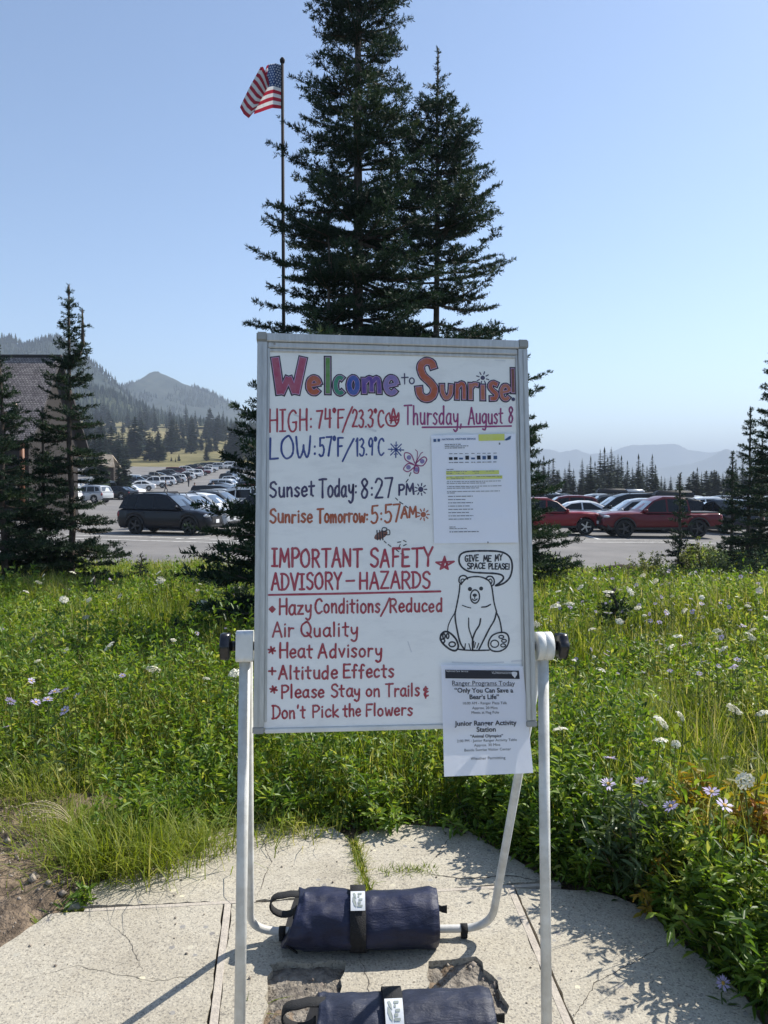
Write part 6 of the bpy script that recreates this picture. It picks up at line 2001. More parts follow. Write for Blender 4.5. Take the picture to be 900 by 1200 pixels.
def disc(bm, c, r, z=.0006, mi=0, conv=None, ry=None):
    conv = conv or (lambda x, y: (x, y))
    f = bm.faces.new([bm.verts.new((*b_uv(*conv(c[0] + r * math.cos(-k * .449), c[1] + (ry or r) * math.sin(-k * .449))), z)) for k in range(14)])
    f.material_index = mi


# weather, times and warnings
writing('handwritten_line', INK['crimson'], [('HIGH:', 315.5, 506.5, 366, 504.5, 26, 2.1), ('74°F', 371, 502, 403, 500.5, 21, 2.1), ('/', 401, 501, 413, 500, 22, 2.1), ('23.3°C', 413, 500.5, 450, 500.5, 20, 2.1)],
        lambda bm: [S_(bm, p, 2.0) for p in ([(455, 498), (452, 490), (456, 484), (458, 491), (461, 479), (464, 490), (467, 484), (467, 493), (463, 499), (455, 498)], [(458, 496), (461, 488), (464, 496)], [(457, 493), (466, 492)])], 'red line reading HIGH 74°F / 23.3°C with a small flame')
writing('handwritten_line', INK['magenta'], [('Thursday,', 474, 497.5, 541, 497.5, 22, 1.9), ('August 8', 549, 497, 601, 495.5, 19, 1.9)], lambda bm: S_(bm, [(495, 500.8), (540, 500.4), (599, 499.3)], 2.0), 'magenta underlined date')
writing('handwritten_line', INK['blue'], [('LOW:', 315.5, 538.5, 370.5, 535.5, 25, 2.2), ('57°F', 374, 535, 402, 534, 22, 2.1), ('/', 401, 536, 415, 535, 20, 2.1), ('13.9°C', 417, 534, 450, 533, 20, 2.0)],
        lambda bm: [S_(bm, [(464 - 9 * math.cos(a), 527 - 9 * math.sin(a)), (464 + 9 * math.cos(a), 527 + 9 * math.sin(a))], 1.4, smooth=False) for a in (0.05, .85, 1.6, 2.35)] + [S_(bm, [(464 + 6 * math.cos(a - .35), 527 + 6 * math.sin(a - .35)), (464 + 4 * math.cos(a), 527 + 4 * math.sin(a)), (464 + 6 * math.cos(a + .35), 527 + 6 * math.sin(a + .35))], 1.0, smooth=False) for a in np.arange(0, 6.28, 1.57)], 'blue line reading LOW 57°F / 13.9°C with a snowflake')


def rays(bm, c, r0, r1, n, w, mi=0, ph=0):
    for k in range(n):
        a = ph + k * 2 * math.pi / n
        S_(bm, [(c[0] + r0 * math.cos(a), c[1] + r0 * math.sin(a)), (c[0] + r1 * math.cos(a), c[1] + r1 * math.sin(a))], w, smooth=False, mi=mi)


writing('handwritten_line', INK['purple'], [('Sunset', 316.5, 583, 368, 581, 18, 2.3), ('Today:', 374, 583, 418, 581, 21, 2.3), ('8:27', 423, 584, 460, 583, 22, 2.3), ('PM', 467, 580, 485, 579, 12, 2.2)], lambda bm: (disc(bm, (493, 573.5), 3.2), rays(bm, (493, 573.5), 4.5, 7, 9, 1.4)), 'dark purple line with the sunset time and a small sun')
writing('handwritten_line', INK['orange'], [('Sunrise', 316.5, 612.5, 366, 612, 16, 2.3), ('Tomorrow:', 372, 612.5, 431, 611.5, 16, 2.3), ('5:57', 435, 613, 469, 611.5, 20, 2.2), ('AM', 470, 607, 488, 606, 12, 2.2)], lambda bm: (disc(bm, (496, 603), 3.2), rays(bm, (496, 603), 4.5, 7, 9, 1.4)), 'orange line with the sunrise time and a small sun')
writing('handwritten_line', INK['crimson'], [('IMPORTANT', 318.5, 664, 424, 664, 21, 2.6), ('SAFETY', 434, 664.5, 507, 663.5, 21, 2.6)], lambda bm: [S_(bm, [(516, 667), (521, 652), (525, 667), (511, 659), (532, 658), (516, 667)], 2.0, smooth=False), S_(bm, [(519, 664), (521, 656), (525, 661)], 2.2, smooth=False)], 'red heading IMPORTANT SAFETY with a star')
writing('handwritten_line', INK['crimson'], [('ADVISORY', 318.5, 691, 400, 690, 19, 2.4), ('-', 404, 690, 417, 690, 18, 2.6), ('HAZARDS', 421, 690, 504, 689, 19, 2.4)], lambda bm: S_(bm, [(315, 697.2), (400, 695.6), (470, 694), (516, 693)], 2.4), 'red underlined heading ADVISORY-HAZARDS')


def bullet(bm, x, y, k):
    if k == 0: S_(bm, [(x, y - 3), (x + 3, y), (x, y + 3), (x - 3, y), (x, y - 3)], 2.2, smooth=False); disc(bm, (x, y), 2)
    else:
        for a in (0, 1.57) if k == 1 else (.2, 1.3, 2.4): S_(bm, [(x - 4 * math.cos(a), y - 4 * math.sin(a)), (x + 4 * math.cos(a), y + 4 * math.sin(a))], 2.2, smooth=False)


writing('handwritten_line', INK['red'], [('Hazy', 327, 720.5, 365, 719.5, 18, 2.2), ('Conditions', 369, 718.5, 445, 717.5, 17, 2.2), ('/', 446, 718, 457, 717, 16, 2.2), ('Reduced', 457, 717.5, 518, 716.5, 16, 2.2)], lambda bm: bullet(bm, 319, 714, 0), 'red warning reading Hazy Conditions/Reduced')
writing('handwritten_line', INK['red'], [('Air', 319.5, 746, 344, 746, 16.5, 2.1), ('Quality', 353, 746, 419, 745, 16.5, 2.1)], None, 'red warning reading Air Quality')
writing('handwritten_line', INK['red'], [('Heat', 327.5, 771, 366, 770.5, 16.5, 2.2), ('Advisory', 373, 770.5, 447.5, 769.5, 16.5, 2.2)], lambda bm: bullet(bm, 318.5, 762, 2), 'red warning reading Heat Advisory')
writing('handwritten_line', INK['red'], [('Altitude', 327, 796, 395, 795, 15.5, 2.2), ('Effects', 402.5, 794.5, 461, 793.5, 15.5, 2.2)], lambda bm: bullet(bm, 319, 786.5, 1), 'red warning reading Altitude Effects')
writing('handwritten_line', INK['red'], [('Please', 330, 818, 380, 817, 15, 2.1), ('Stay', 388, 817, 422, 816, 15, 2.1), ('on', 429, 816, 445, 816, 14, 2.1), ('Trails', 452, 816.5, 491, 815.5, 14.5, 2.1), ('&', 495, 817, 503, 816.5, 13, 2.0)], lambda bm: bullet(bm, 320.5, 808, 2), 'red warning reading Please Stay on Trails and')
writing('handwritten_line', INK['red'], [("Don't", 319.5, 842, 358, 841, 15, 2.0), ('Pick', 366, 840.5, 397, 840, 14.5, 2.0), ('the', 402, 839.5, 423, 839, 14, 2.0), ('Flowers', 429, 839, 483, 838, 14, 2.0)], None, "red warning reading Don't Pick the Flowers")


# fat coloured title letters with dark outlines
def fat(strokes, mats, name, label):
    """strokes: (points, fill width, material index, smooth); dark outline first, colour on top, loose marker lines inside"""
    bm = bmesh.new()
    zl = .0004
    for pts, w, mi, sm, o in strokes:
        S_(bm, pts, w + o + .6, zl, 0, sm, flat=True, ext=2.2); zl += 2e-5
    zl = .0009
    for pts, w, mi, sm, o in strokes:
        S_(bm, pts, w + o - 2.2, zl, len(mats), sm, flat=True, ext=.8); zl += 2e-5
    zl = .0014
    for pts, w, mi, sm, o in strokes:
        S_(bm, pts, w + o - 3.4, zl, mi, sm, flat=True, ext=.1); zl += 2e-5
    me = bpy.data.meshes.new(name); bm.to_mesh(me); bm.free()
    for q in mats + [INK['bare']]: me.materials.append(q)
    me.transform(BM); o = link(name, me, panel, True); o['label'] = label


z7 = lambda l: [(300 + x / 5, 390 + y / 5) for x, y in l]
z8 = lambda l: [(465 + x / 5, 390 + y / 5) for x, y in l]
arc = lambda cx, cy, rx, ry, a0, a1, n=9: [(cx + rx * math.cos(R(a)), cy + ry * math.sin(R(a))) for a in np.linspace(a0, a1, n)]
fat([(z7([(112, 148), (142, 358)]), 8.2, 1, False, 3.2), (z7([(148, 355), (190, 262)]), 6.5, 1, False, 3.2), (z7([(192, 262), (228, 352)]), 6.5, 1, False, 3.2), (z7([(232, 355), (276, 148)]), 8.2, 1, False, 3.2),
     (z7([(318, 308), (372, 300)]), 4.0, 2, False, 2.6), (z7(arc(340, 308, 30, 42, -10, -320, 12)), 6.4, 2, True, 2.8),
     (z7([(420, 146), (421, 356)]), 5.8, 3, False, 2.8), (z7(arc(492, 308, 26, 46, -52, -310, 10)), 5.4, 4, True, 2.8), (z7(arc(570, 308, 24, 44, 0, 360, 12)), 6.0, 5, True, 2.8),
     (z7([(632, 268), (634, 354)]), 5.2, 6, False, 2.8), (z7([(640, 290), (660, 268), (676, 280), (678, 345)]), 5.0, 6, True, 2.8), (z7([(684, 290), (702, 268), (718, 282), (722, 354)]), 5.0, 6, True, 2.8),
     (z7([(772, 312), (822, 302)]), 4.0, 7, False, 2.4), (z7(arc(793, 308, 32, 46, -10, -320, 12)), 6.0, 7, True, 2.4)],
    [INK['black'], INK['pink'], INK['dorange'], INK['green'], INK['teal'], INK['cobalt'], INK['violet'], INK['lilac']], 'title_lettering', 'big multicoloured outlined word Welcome')
fat([(z8([(216, 208), (202, 176), (168, 168), (140, 196), (152, 248), (196, 292), (220, 330), (206, 372), (168, 386), (136, 362), (128, 318)]), 7.6, 1, True, 3.2),
     (z8([(264, 304), (268, 350), (288, 382), (312, 362), (318, 306)]), 5.0, 2, True, 2.8),
     (z8([(352, 388), (354, 298)]), 4.6, 1, False, 2.8), (z8([(358, 318), (376, 298), (392, 312), (394, 388)]), 4.6, 1, True, 2.8),
     (z8([(432, 390), (432, 298)]), 4.8, 2, False, 2.8), (z8([(438, 318), (452, 302), (474, 306)]), 4.4, 2, True, 2.8), (z8([(503, 308), (504, 392)]), 5.2, 2, False, 2.8),
     (z8([(588, 304), (562, 294), (546, 312), (560, 338), (582, 358), (576, 384), (548, 386)]), 5.0, 1, True, 2.8), (z8([(616, 350), (656, 342)]), 3.6, 2, False, 2.4), (z8(arc(636, 350, 24, 40, -10, -320, 11)), 4.6, 2, True, 2.6),
     (z8([(678, 212), (681, 350)]), 4.2, 3, False, 2.8)], [INK['black'], INK['dorange'], INK['peach'], INK['brown']], 'title_lettering', 'big orange outlined word Sunrise with an exclamation mark')
writing('title_lettering', INK['purple'], [], lambda bm: (S_(bm, z8([(45, 240), (46, 300)]), 1.5, smooth=False), S_(bm, z8([(28, 263), (66, 261)]), 1.5, smooth=False), S_(bm, z8(arc(88, 282, 14, 17, 0, 360, 10)), 1.5),
        disc(bm, z8([(682, 390)])[0], 2.2), disc(bm, z8([(503, 264)])[0], 2.6), rays(bm, z8([(503, 264)])[0], 4.4, 7.4, 8, 1.3, ph=.3)), 'small dark word to, and the dotted sun over Sunrise')

# small drawings
zb = lambda x, y: (500 + x / 6.43, 630 + y / 6.43)
def bear(bm):
    s = lambda pts, w=1.7, **k: S_(bm, pts, w, conv=zb, **k)
    s([(520, 362), (548, 342), (572, 318), (578, 298), (560, 280), (510, 270), (420, 266), (330, 258), (275, 232), (246, 190), (248, 140), (280, 112), (340, 102), (440, 100), (540, 104), (600, 124), (636, 166), (644, 230), (628, 296), (590, 338), (545, 358), (520, 362)], 2.1)
    s([(262, 352), (244, 332), (248, 300), (270, 286), (296, 292), (308, 312)]); s([(262, 340), (258, 322), (270, 312), (284, 316)], 1.3)
    s([(446, 312), (462, 294), (490, 294), (508, 318), (506, 350), (492, 364)]); s([(466, 322), (480, 312), (492, 326), (488, 346)], 1.3)
    s([(250, 352), (246, 400), (236, 460), (224, 520), (214, 570)]); s([(262, 346), (300, 308), (360, 294), (420, 300), (470, 328), (490, 372), (498, 420), (508, 490), (526, 560)])
    s([(214, 560), (216, 620), (230, 700), (252, 790), (286, 846)], 1.9); s([(526, 556), (510, 620), (470, 690), (430, 770), (394, 842)], 1.9)
    s([(214, 566), (186, 610), (164, 660), (156, 710)], 1.3); s([(528, 570), (546, 610), (558, 660), (566, 716)], 1.8)
    s([(316, 606), (318, 680), (336, 740), (352, 800), (344, 842)], 1.4); s([(406, 612), (396, 660), (366, 710), (346, 770), (346, 842)], 1.9)
    for a in ([(286, 842), (292, 800)], [(330, 842), (318, 800)], [(358, 830), (368, 790)], [(378, 834), (392, 796)], [(346, 842), (356, 780)]): s(a, 1.2, smooth=False)
    s([(240, 842), (300, 848), (380, 850), (470, 848)], 1.7)
    s(arc(364, 444, 34, 50, 0, 360, 12), 1.6); disc(bm, (326, 388), 16, conv=zb); disc(bm, (410, 384), 15, conv=zb); disc(bm, (362, 434), 17, conv=zb, ry=12)
    s([(362, 446), (362, 462)], 1.2, smooth=False); s([(344, 462), (354, 472), (366, 472), (380, 462)], 1.4)
    s([(268, 510), (300, 522), (332, 530)], 1.1); s([(414, 524), (450, 520), (480, 504)], 1.6)
    s([(110, 730), (140, 708), (180, 722), (222, 768), (238, 820), (220, 850), (180, 844), (130, 806), (104, 768), (110, 730)], 2.2)
    for c, r_, ry in (((130, 742), 9, 18), ((158, 742), 9, 18), ((122, 778), 14, 14), ((192, 804), 24, 18)): s(arc(*c, r_, ry, 0, 360, 9), 1.7)
    s([(470, 776), (500, 734), (560, 714), (604, 726), (620, 770), (600, 826), (550, 856), (494, 852), (466, 820), (470, 776)], 1.8)
    for c, r_, ry in (((562, 748), 18, 11), ((582, 778), 18, 11), ((576, 812), 18, 12), ((512, 800), 30, 27)): s(arc(*c, r_, ry, 0, 360, 10), 1.4)
w = lambda t, x0, y0, x1, y1, c: (t, *zb(x0, y0), *zb(x1, y1), c / 6.43, 1.35)
writing('bear_drawing', INK['black'], [w('GIVE', 288, 180, 388, 174, 46), w('ME', 428, 178, 486, 180, 44), w('MY', 514, 176, 570, 168, 44), w('SPACE', 306, 236, 440, 234, 42), w('PLEASE!', 466, 236, 624, 240, 42)], bear, 'black line drawing of a sitting bear with a speech bubble')
zz = lambda x, y: (290 + x / 2.571, 380 + y / 2.571)
def butterfly(bm):
    s = lambda pts, w=1.2, mi=0: S_(bm, pts, w, conv=zz, mi=mi)
    for wing in ([(504, 418), (492, 392), (474, 388), (476, 408), (500, 422)], [(502, 424), (484, 420), (470, 436), (484, 444), (503, 430)], [(508, 418), (530, 400), (540, 408), (528, 426), (508, 424)], [(506, 426), (516, 432), (514, 448), (502, 446), (503, 430)]):
        s(wing, 1.3); disc(bm, (sum(p[0] for p in wing[:4]) / 4, sum(p[1] for p in wing[:4]) / 4), 7, z=.0004, mi=1, conv=zz)
    s([(510, 412), (502, 436)], 1.8); s([(510, 412), (512, 386), (506, 378)], .9); s([(510, 412), (522, 390), (528, 386)], .9)
writing('butterfly_drawing', [INK['magenta'], INK['lilac']], [], butterfly, 'small pink butterfly doodle')
zy = lambda x, y: (290 + x / 2.571, 540 + y / 2.571)
def bee(bm):
    f = bm.faces.new([bm.verts.new((*b_uv(*zy(402 + 20 * math.cos(-a) - 4 * math.sin(-a), 224 + 13 * math.sin(-a) - 5 * math.cos(-a))), .0004)) for a in np.linspace(0, 6.0, 14)]); f.material_index = 1
    for x in (390, 398, 406): S_(bm, [(x, 210), (x + 2, 238)], 1.5, conv=zy, smooth=False)
    S_(bm, [(404, 212), (408, 202), (420, 204), (414, 214)], 1.1, conv=zy); S_(bm, [(410, 214), (426, 208), (428, 222), (412, 222)], 1.1, conv=zy)
    for p in ([(412, 242), (418, 248)], [(424, 252), (432, 258)], [(440, 264), (450, 266)], [(456, 262), (460, 252)], [(452, 246), (462, 244)], [(470, 240), (478, 244)], [(470, 256), (478, 252)], [(446, 112), (452, 118)], [(458, 124), (468, 130)], [(476, 136), (484, 142)], [(478, 64), (484, 56)], [(488, 46), (492, 36)], [(448, 268), (456, 274)], [(462, 280), (472, 284)]):
        S_(bm, p, 1.1, conv=zy, smooth=False)
writing('bee_drawing', [INK['black'], INK['brown']], [], bee, 'small bee doodle with a dashed flight trail')
# faint rubbed-out traces
SMEAR = pm('smear', (.62, .63, .66), (.70, .70, .72), scale=60, rough=.5)
for p, w_ in (([(530, 776), (560, 777), (590, 776)], 1.6), ([(600, 775), (612, 774)], 2.2), ([(478, 752), (482, 764)], 1.2), ([(345, 486), (356, 490)], 2.5), ([(425, 500), (440, 505)], 2.5), ([(580, 422), (592, 423)], 1.2), ([(320, 406), (332, 407)], 1.4)):
    writing('eraser_smear', SMEAR, [], lambda bm: S_(bm, p, w_, z=.0002))

# ------------------------------------------------------------------ the two sheets of paper
PAPER = pm('printer_paper', (.90, .91, .98), (.86, .88, .96), scale=3, rough=.55, spec=.3, translucent=.30)
PAPER_B = pm('sleeved_paper', (.88, .89, .97), (.84, .86, .95), scale=3, rough=.4, spec=.4, translucent=.04)
PRINT = pm('printed_ink', (.022, .024, .035), rough=.7); GREYPRINT = pm('grey_print', (.20, .21, .24), rough=.7); HILITE = pm('highlighter', (.62, .66, .12), (.66, .68, .25), rough=.6, scale=20); BLUEPRINT = pm('blue_print', (.05, .11, .25), rough=.6); WHITEPRINT = pm('white_print', (.75, .76, .80), rough=.6)


def text_mesh(s, size, bold=0.0, align='CENTER'):
    cu = bpy.data.curves.new('t', 'FONT'); cu.body = s; cu.size = size; cu.align_x = align; cu.offset = bold; cu.resolution_u = 3
    o = bpy.data.objects.new('t', cu); C.objects.link(o)
    me = bpy.data.meshes.new_from_object(o.evaluated_get(bpy.context.evaluated_depsgraph_get()))
    bpy.data.objects.remove(o); bpy.data.curves.remove(cu)
    return me


def sheet(name, label, corners, seed, lift, amp, pmat=None):
    """corners TL, TR, BR, BL in board coordinates; gives the mapping (s across 0..1, t down 0..1) -> board"""
    c = [Vector(k) for k in corners]
    rs = np.random.RandomState(seed)
    def mp(s, t, o=0.0):
        p = (c[0] * (1 - s) + c[1] * s) * (1 - t) + (c[3] * (1 - s) + c[2] * s) * t
        wr = amp * ((float(fbm(np.array([s * 4 + seed]), np.array([t * 5]), 4)[0]) - .5) * 1.6 + .35 * math.sin(5 * (s + t * .8)))
        wr = max(wr, -lift * .75)
        return Vector((p.x, p.y, lift + wr * (.25 + .75 * min(1, 4 * s * (1 - s) + t * .5)) + o))
    n = 40; V = [mp(i / (n - 1), j / (n - 1)) for i in range(n) for j in range(n)]
    i, j = np.meshgrid(np.arange(n - 1), np.arange(n - 1), indexing='ij')
    q = np.stack([i * n + j, i * n + j + 1, (i + 1) * n + j + 1, (i + 1) * n + j], -1).reshape(-1, 4)
    base = c[3]; wp = BM @ Vector((base.x, base.y, 0))
    root = thing('notice_sheet', wp, label, 'paper notice')
    me = np_mesh('sheet', [tuple(BM @ v) for v in V], [q], pmat or PAPER, smooth=True)
    link('sheet', me, root, True)
    W_ = (c[1] - c[0]).length; H_ = (c[3] - c[0]).length
    def put(name_, me_list, mat, lab=None, off=.0010):
        bm = bmesh.new()
        for me_, s, t in me_list:
            tmp = me_.copy()
            for v in tmp.vertices:
                v.co = BM @ mp(s + v.co.x / W_, t - v.co.y / H_, off)
            bm.from_mesh(tmp); bpy.data.meshes.remove(tmp)
        me2 = bpy.data.meshes.new(name_); bm.to_mesh(me2); bm.free(); me2.materials.clear(); me2.materials.append(mat)
        o = link(name_, me2, root, True)
        if lab: o['label'] = lab
        return o
    def rect(s0, t0, s1, t1, k=8, o=0.0):
        bm = bmesh.new(); V2 = [[bm.verts.new(((s0 + (s1 - s0) * a / k - 0) * W_, -(t0 + (t1 - t0) * b / 3) * H_, 0)) for b in range(4)] for a in range(k + 1)]
        for a in range(k):
            for b in range(3): bm.faces.new((V2[a][b], V2[a][b + 1], V2[a + 1][b + 1], V2[a + 1][b]))
        me_ = bpy.data.meshes.new('r'); bm.to_mesh(me_); bm.free(); return (me_, 0, 0)
    return root, put, rect, mp, W_, H_


# upper sheet: weather forecast print-out
r_, put, rect, mp, W_, H_ = sheet('notice_sheet', 'weather forecast print-out with yellow highlighting on the upper right of the whiteboard', [b_uv(505, 510.5), b_uv(603.5, 508.5), b_uv(607, 636), b_uv(508.5, 637)], 3, .0035, .0030, PAPER_B)
Z = lambda x, y: ((x - 35) / 680, (y - 135) / 880)
put('printed_text', [(text_mesh('NATIONAL WEATHER SERVICE', .0062, .00012, 'LEFT'), *Z(118, 178))], BLUEPRINT)
rt = random.Random(4)
def fake(x0, x1, y, h=7):
    out = []; x = x0
    while x < x1 - 6:
        w_ = min(rt.uniform(10, 42), x1 - x); a = Z(x, y - h / 2); b = Z(x + w_, y + h / 2); out.append(rect(*a, *b, k=2)); x += w_ + 5
    return out
L_ = []
for y, x1 in ((214, 270), (228, 330), (243, 300)): L_ += fake(140, x1, y, 6)
for x in (185, 225, 268, 315, 365, 412, 456, 497, 545): L_ += fake(x - 12, x + 14, 290, 5) + fake(x - 16, x + 18, 362, 6)
L_ += fake(150, 205, 418, 6)
for y, x1 in ((437, 570), (452, 520), (480, 590), (494, 360), (518, 590), (532, 470), (557, 600), (571, 410), (598, 575), (610, 220)): L_ += fake(148, x1, y, 5)
for k, x1 in enumerate((355, 300, 355, 330, 355, 330, 355, 345)): L_ += fake(155, x1, 637 + 26.3 * k, 6)
L_ += fake(160, 210, 884, 5) + fake(160, 300, 897, 5) + fake(160, 395, 923, 7)
put('printed_text', L_, GREYPRINT)
put('highlight', [rect(*Z(415, 135), *Z(625, 188)), rect(*Z(145, 430), *Z(572, 462)), rect(*Z(145, 474), *Z(598, 499))], HILITE)
put('forecast_icon', [rect(*Z(x - 14, 308 if x > 300 else 318), *Z(x + 15, 340), k=2) for x in (185, 225, 318, 412, 497)], PRINT)
put('forecast_icon', [rect(*Z(x - 14, 312), *Z(x + 15, 340), k=2) for x in (456, 547)] + [rect(*Z(x - 16, 324), *Z(x + 16, 338), k=2) for x in (268, 366)] + [rect(*Z(52, 166), *Z(74, 190), k=2), rect(*Z(84, 166), *Z(104, 188), k=2)], BLUEPRINT)
bmx = bmesh.new(); bmx.faces.new([bmx.verts.new(((a - 35) / 680 * W_, -(b - 135) / 880 * H_, 0)) for a, b in ((622, 186), (660, 158), (680, 152), (672, 180), (640, 190))][::-1]); me_ = bpy.data.meshes.new('r'); bmx.to_mesh(me_); bmx.free()
put('logo', [(me_, 0, 0)], BLUEPRINT)
put('push_pin', [rect(*Z(462, 1004), *Z(470, 1018), k=2), rect(*Z(578, 206), *Z(590, 222), k=2)], GREYPRINT)
# clear sleeve edge with punched holes beside it
m = MB(); holes = MB()
u0, v0 = b_uv(606, 511); u1, v1 = b_uv(610.5, 636)
m.prism([(u0, v0, .0012), (u0 + .009, v0, .0012), (u1 + .006, v1, .0012), (u1 - .003, v1, .0012)], (0, 0, .0008))
bboard(m, 'magnetic_strip', pm('plastic_strip', (.66, .67, .69), rough=.3), panel)
for y in (245, 398, 458, 578, 698, 760, 912):
    u, v = b_uv(500 + 742 / 6.92 + (y - 245) * .0024, 490 + y / 6.92); holes.lathe([(.0021, .0020), (.0026, .0018)], (u, v, 0), (0, 0, 1), n=8)
bboard(holes, 'punched_hole', GREYPRINT, panel)

# lower sheet: ranger programmes
r_, put, rect, mp, W_, H_ = sheet('notice_sheet', 'ranger programs print-out hanging below the lower edge of the whiteboard', [b_uv(516.5, 779), b_uv(612, 780.5), b_uv(624, 905), b_uv(520, 909.5)], 8, .0060, .0022)
Q = lambda x, y: ((x - (100 + (y - 35) / 865 * 25)) / (628 + (y - 35) / 865 * 60), (y - 38) / 862)
cx_ = .5
def T(s, y, size, bold=0.0, x=None, al='CENTER'): return (text_mesh(s, size, bold, al), cx_ if x is None else x, (y - 38) / 862)
put('header_band', [rect(.045, .042, .945, .120)], PRINT)
put('printed_text', [T('National Park Service', 90, .0062, 0, .055, 'LEFT'), T('U.S. Department of the Interior', 92, .0042, 0, .61, 'LEFT'), T('Mount Rainier National Park', 102, .0042, 0, .61, 'LEFT')], WHITEPRINT, None, .0015)
bmx = bmesh.new()
bmx.faces.new([bmx.verts.new(((.885 + a * .036) * W_, -(.082 + b * .030) * H_, 0)) for a, b in ((-1, -.7), (-.5, -1), (.5, -1), (1, -.7), (.8, .1), (.25, .7), (0, 1.1), (-.25, .7), (-.8, .1))][::-1]); me_ = bpy.data.meshes.new('r'); bmx.to_mesh(me_); bmx.free()
put('emblem', [(me_, 0, 0)], WHITEPRINT, None, .0015)
put('printed_text', [T('Ranger Programs Today', 195, .0158)], PRINT); put('underline', [rect(.125, .186, .86, .190)], PRINT)
put('printed_text', [T('“Only You Can Save a', 252, .0158, .00035), T('Bear’s Life”', 304, .0158, .00035), T('Junior Ranger Activity', 512, .0163, .00035), T('Station', 562, .0163, .00035), T('“Animal Olympics”', 607, .0100, .00025)], PRINT)
put('printed_text', [T('10:00 AM - Ranger Plaza Talk', 346, .0090), T('Approx. 20 Mins', 384, .0090), T('Meets at Flag Pole', 420, .0090), T('2:00 PM - Junior Ranger Activity Table', 640, .0090), T('Approx. 30 Mins', 676, .0090), T('Beside Sunrise Visitor Center', 712, .0090), T('Weather Permitting', 780, .0098)], PRINT)

# ------------------------------------------------------------------ two rolled weight bags
def nylon(name, c):
    m, t, p = new_mat(name)
    p.inputs['Roughness'].default_value = .5; p.inputs['Specular IOR Level'].default_value = .42
    p.inputs['Sheen Weight'].default_value = .04
    tc = t.nodes.new('ShaderNodeTexCoord'); n = t.nodes.new('ShaderNodeTexNoise'); n.inputs['Scale'].default_value = 22; n.inputs['Detail'].default_value = 6
    t.links.new(tc.outputs['Object'], n.inputs['Vector'])
    r = t.nodes.new('ShaderNodeValToRGB'); r.color_ramp.elements[0].position = .3; r.color_ramp.elements[1].position = .72
    r.color_ramp.elements[0].color = (*[k * .75 for k in c], 1); r.color_ramp.elements[1].color = (*[k * 1.25 for k in c], 1)
    t.links.new(n.outputs['Fac'], r.inputs[0]); t.links.new(r.outputs[0], p.inputs['Base Color'])
    mp_ = t.nodes.new('ShaderNodeMapping'); mp_.inputs['Scale'].default_value = (1, 3.2, 3.2); t.links.new(tc.outputs['Object'], mp_.inputs[0])
    n2 = t.nodes.new('ShaderNodeTexNoise'); n2.inputs['Scale'].default_value = 9; n2.inputs['Detail'].default_value = 5; n2.inputs['Distortion'].default_value = 1.2
    t.links.new(mp_.outputs[0], n2.inputs['Vector'])
    n3 = t.nodes.new('ShaderNodeTexNoise'); n3.inputs['Scale'].default_value = 75; n3.inputs['Detail'].default_value = 4; n3.inputs['Distortion'].default_value = 2.0
    t.links.new(mp_.outputs[0], n3.inputs['Vector'])
    b0 = t.nodes.new('ShaderNodeBump'); b0.inputs['Strength'].default_value = .35; b0.inputs['Distance'].default_value = .004
    t.links.new(n3.outputs['Fac'], b0.inputs['Height'])
    b = t.nodes.new('ShaderNodeBump'); b.inputs['Strength'].default_value = .24; b.inputs['Distance'].default_value = .02
    t.links.new(b0.outputs[0], b.inputs['Normal'])
    t.links.new(n2.outputs['Fac'], b.inputs['Height']); t.links.new(b.outputs[0], p.inputs['Normal'])
    return m


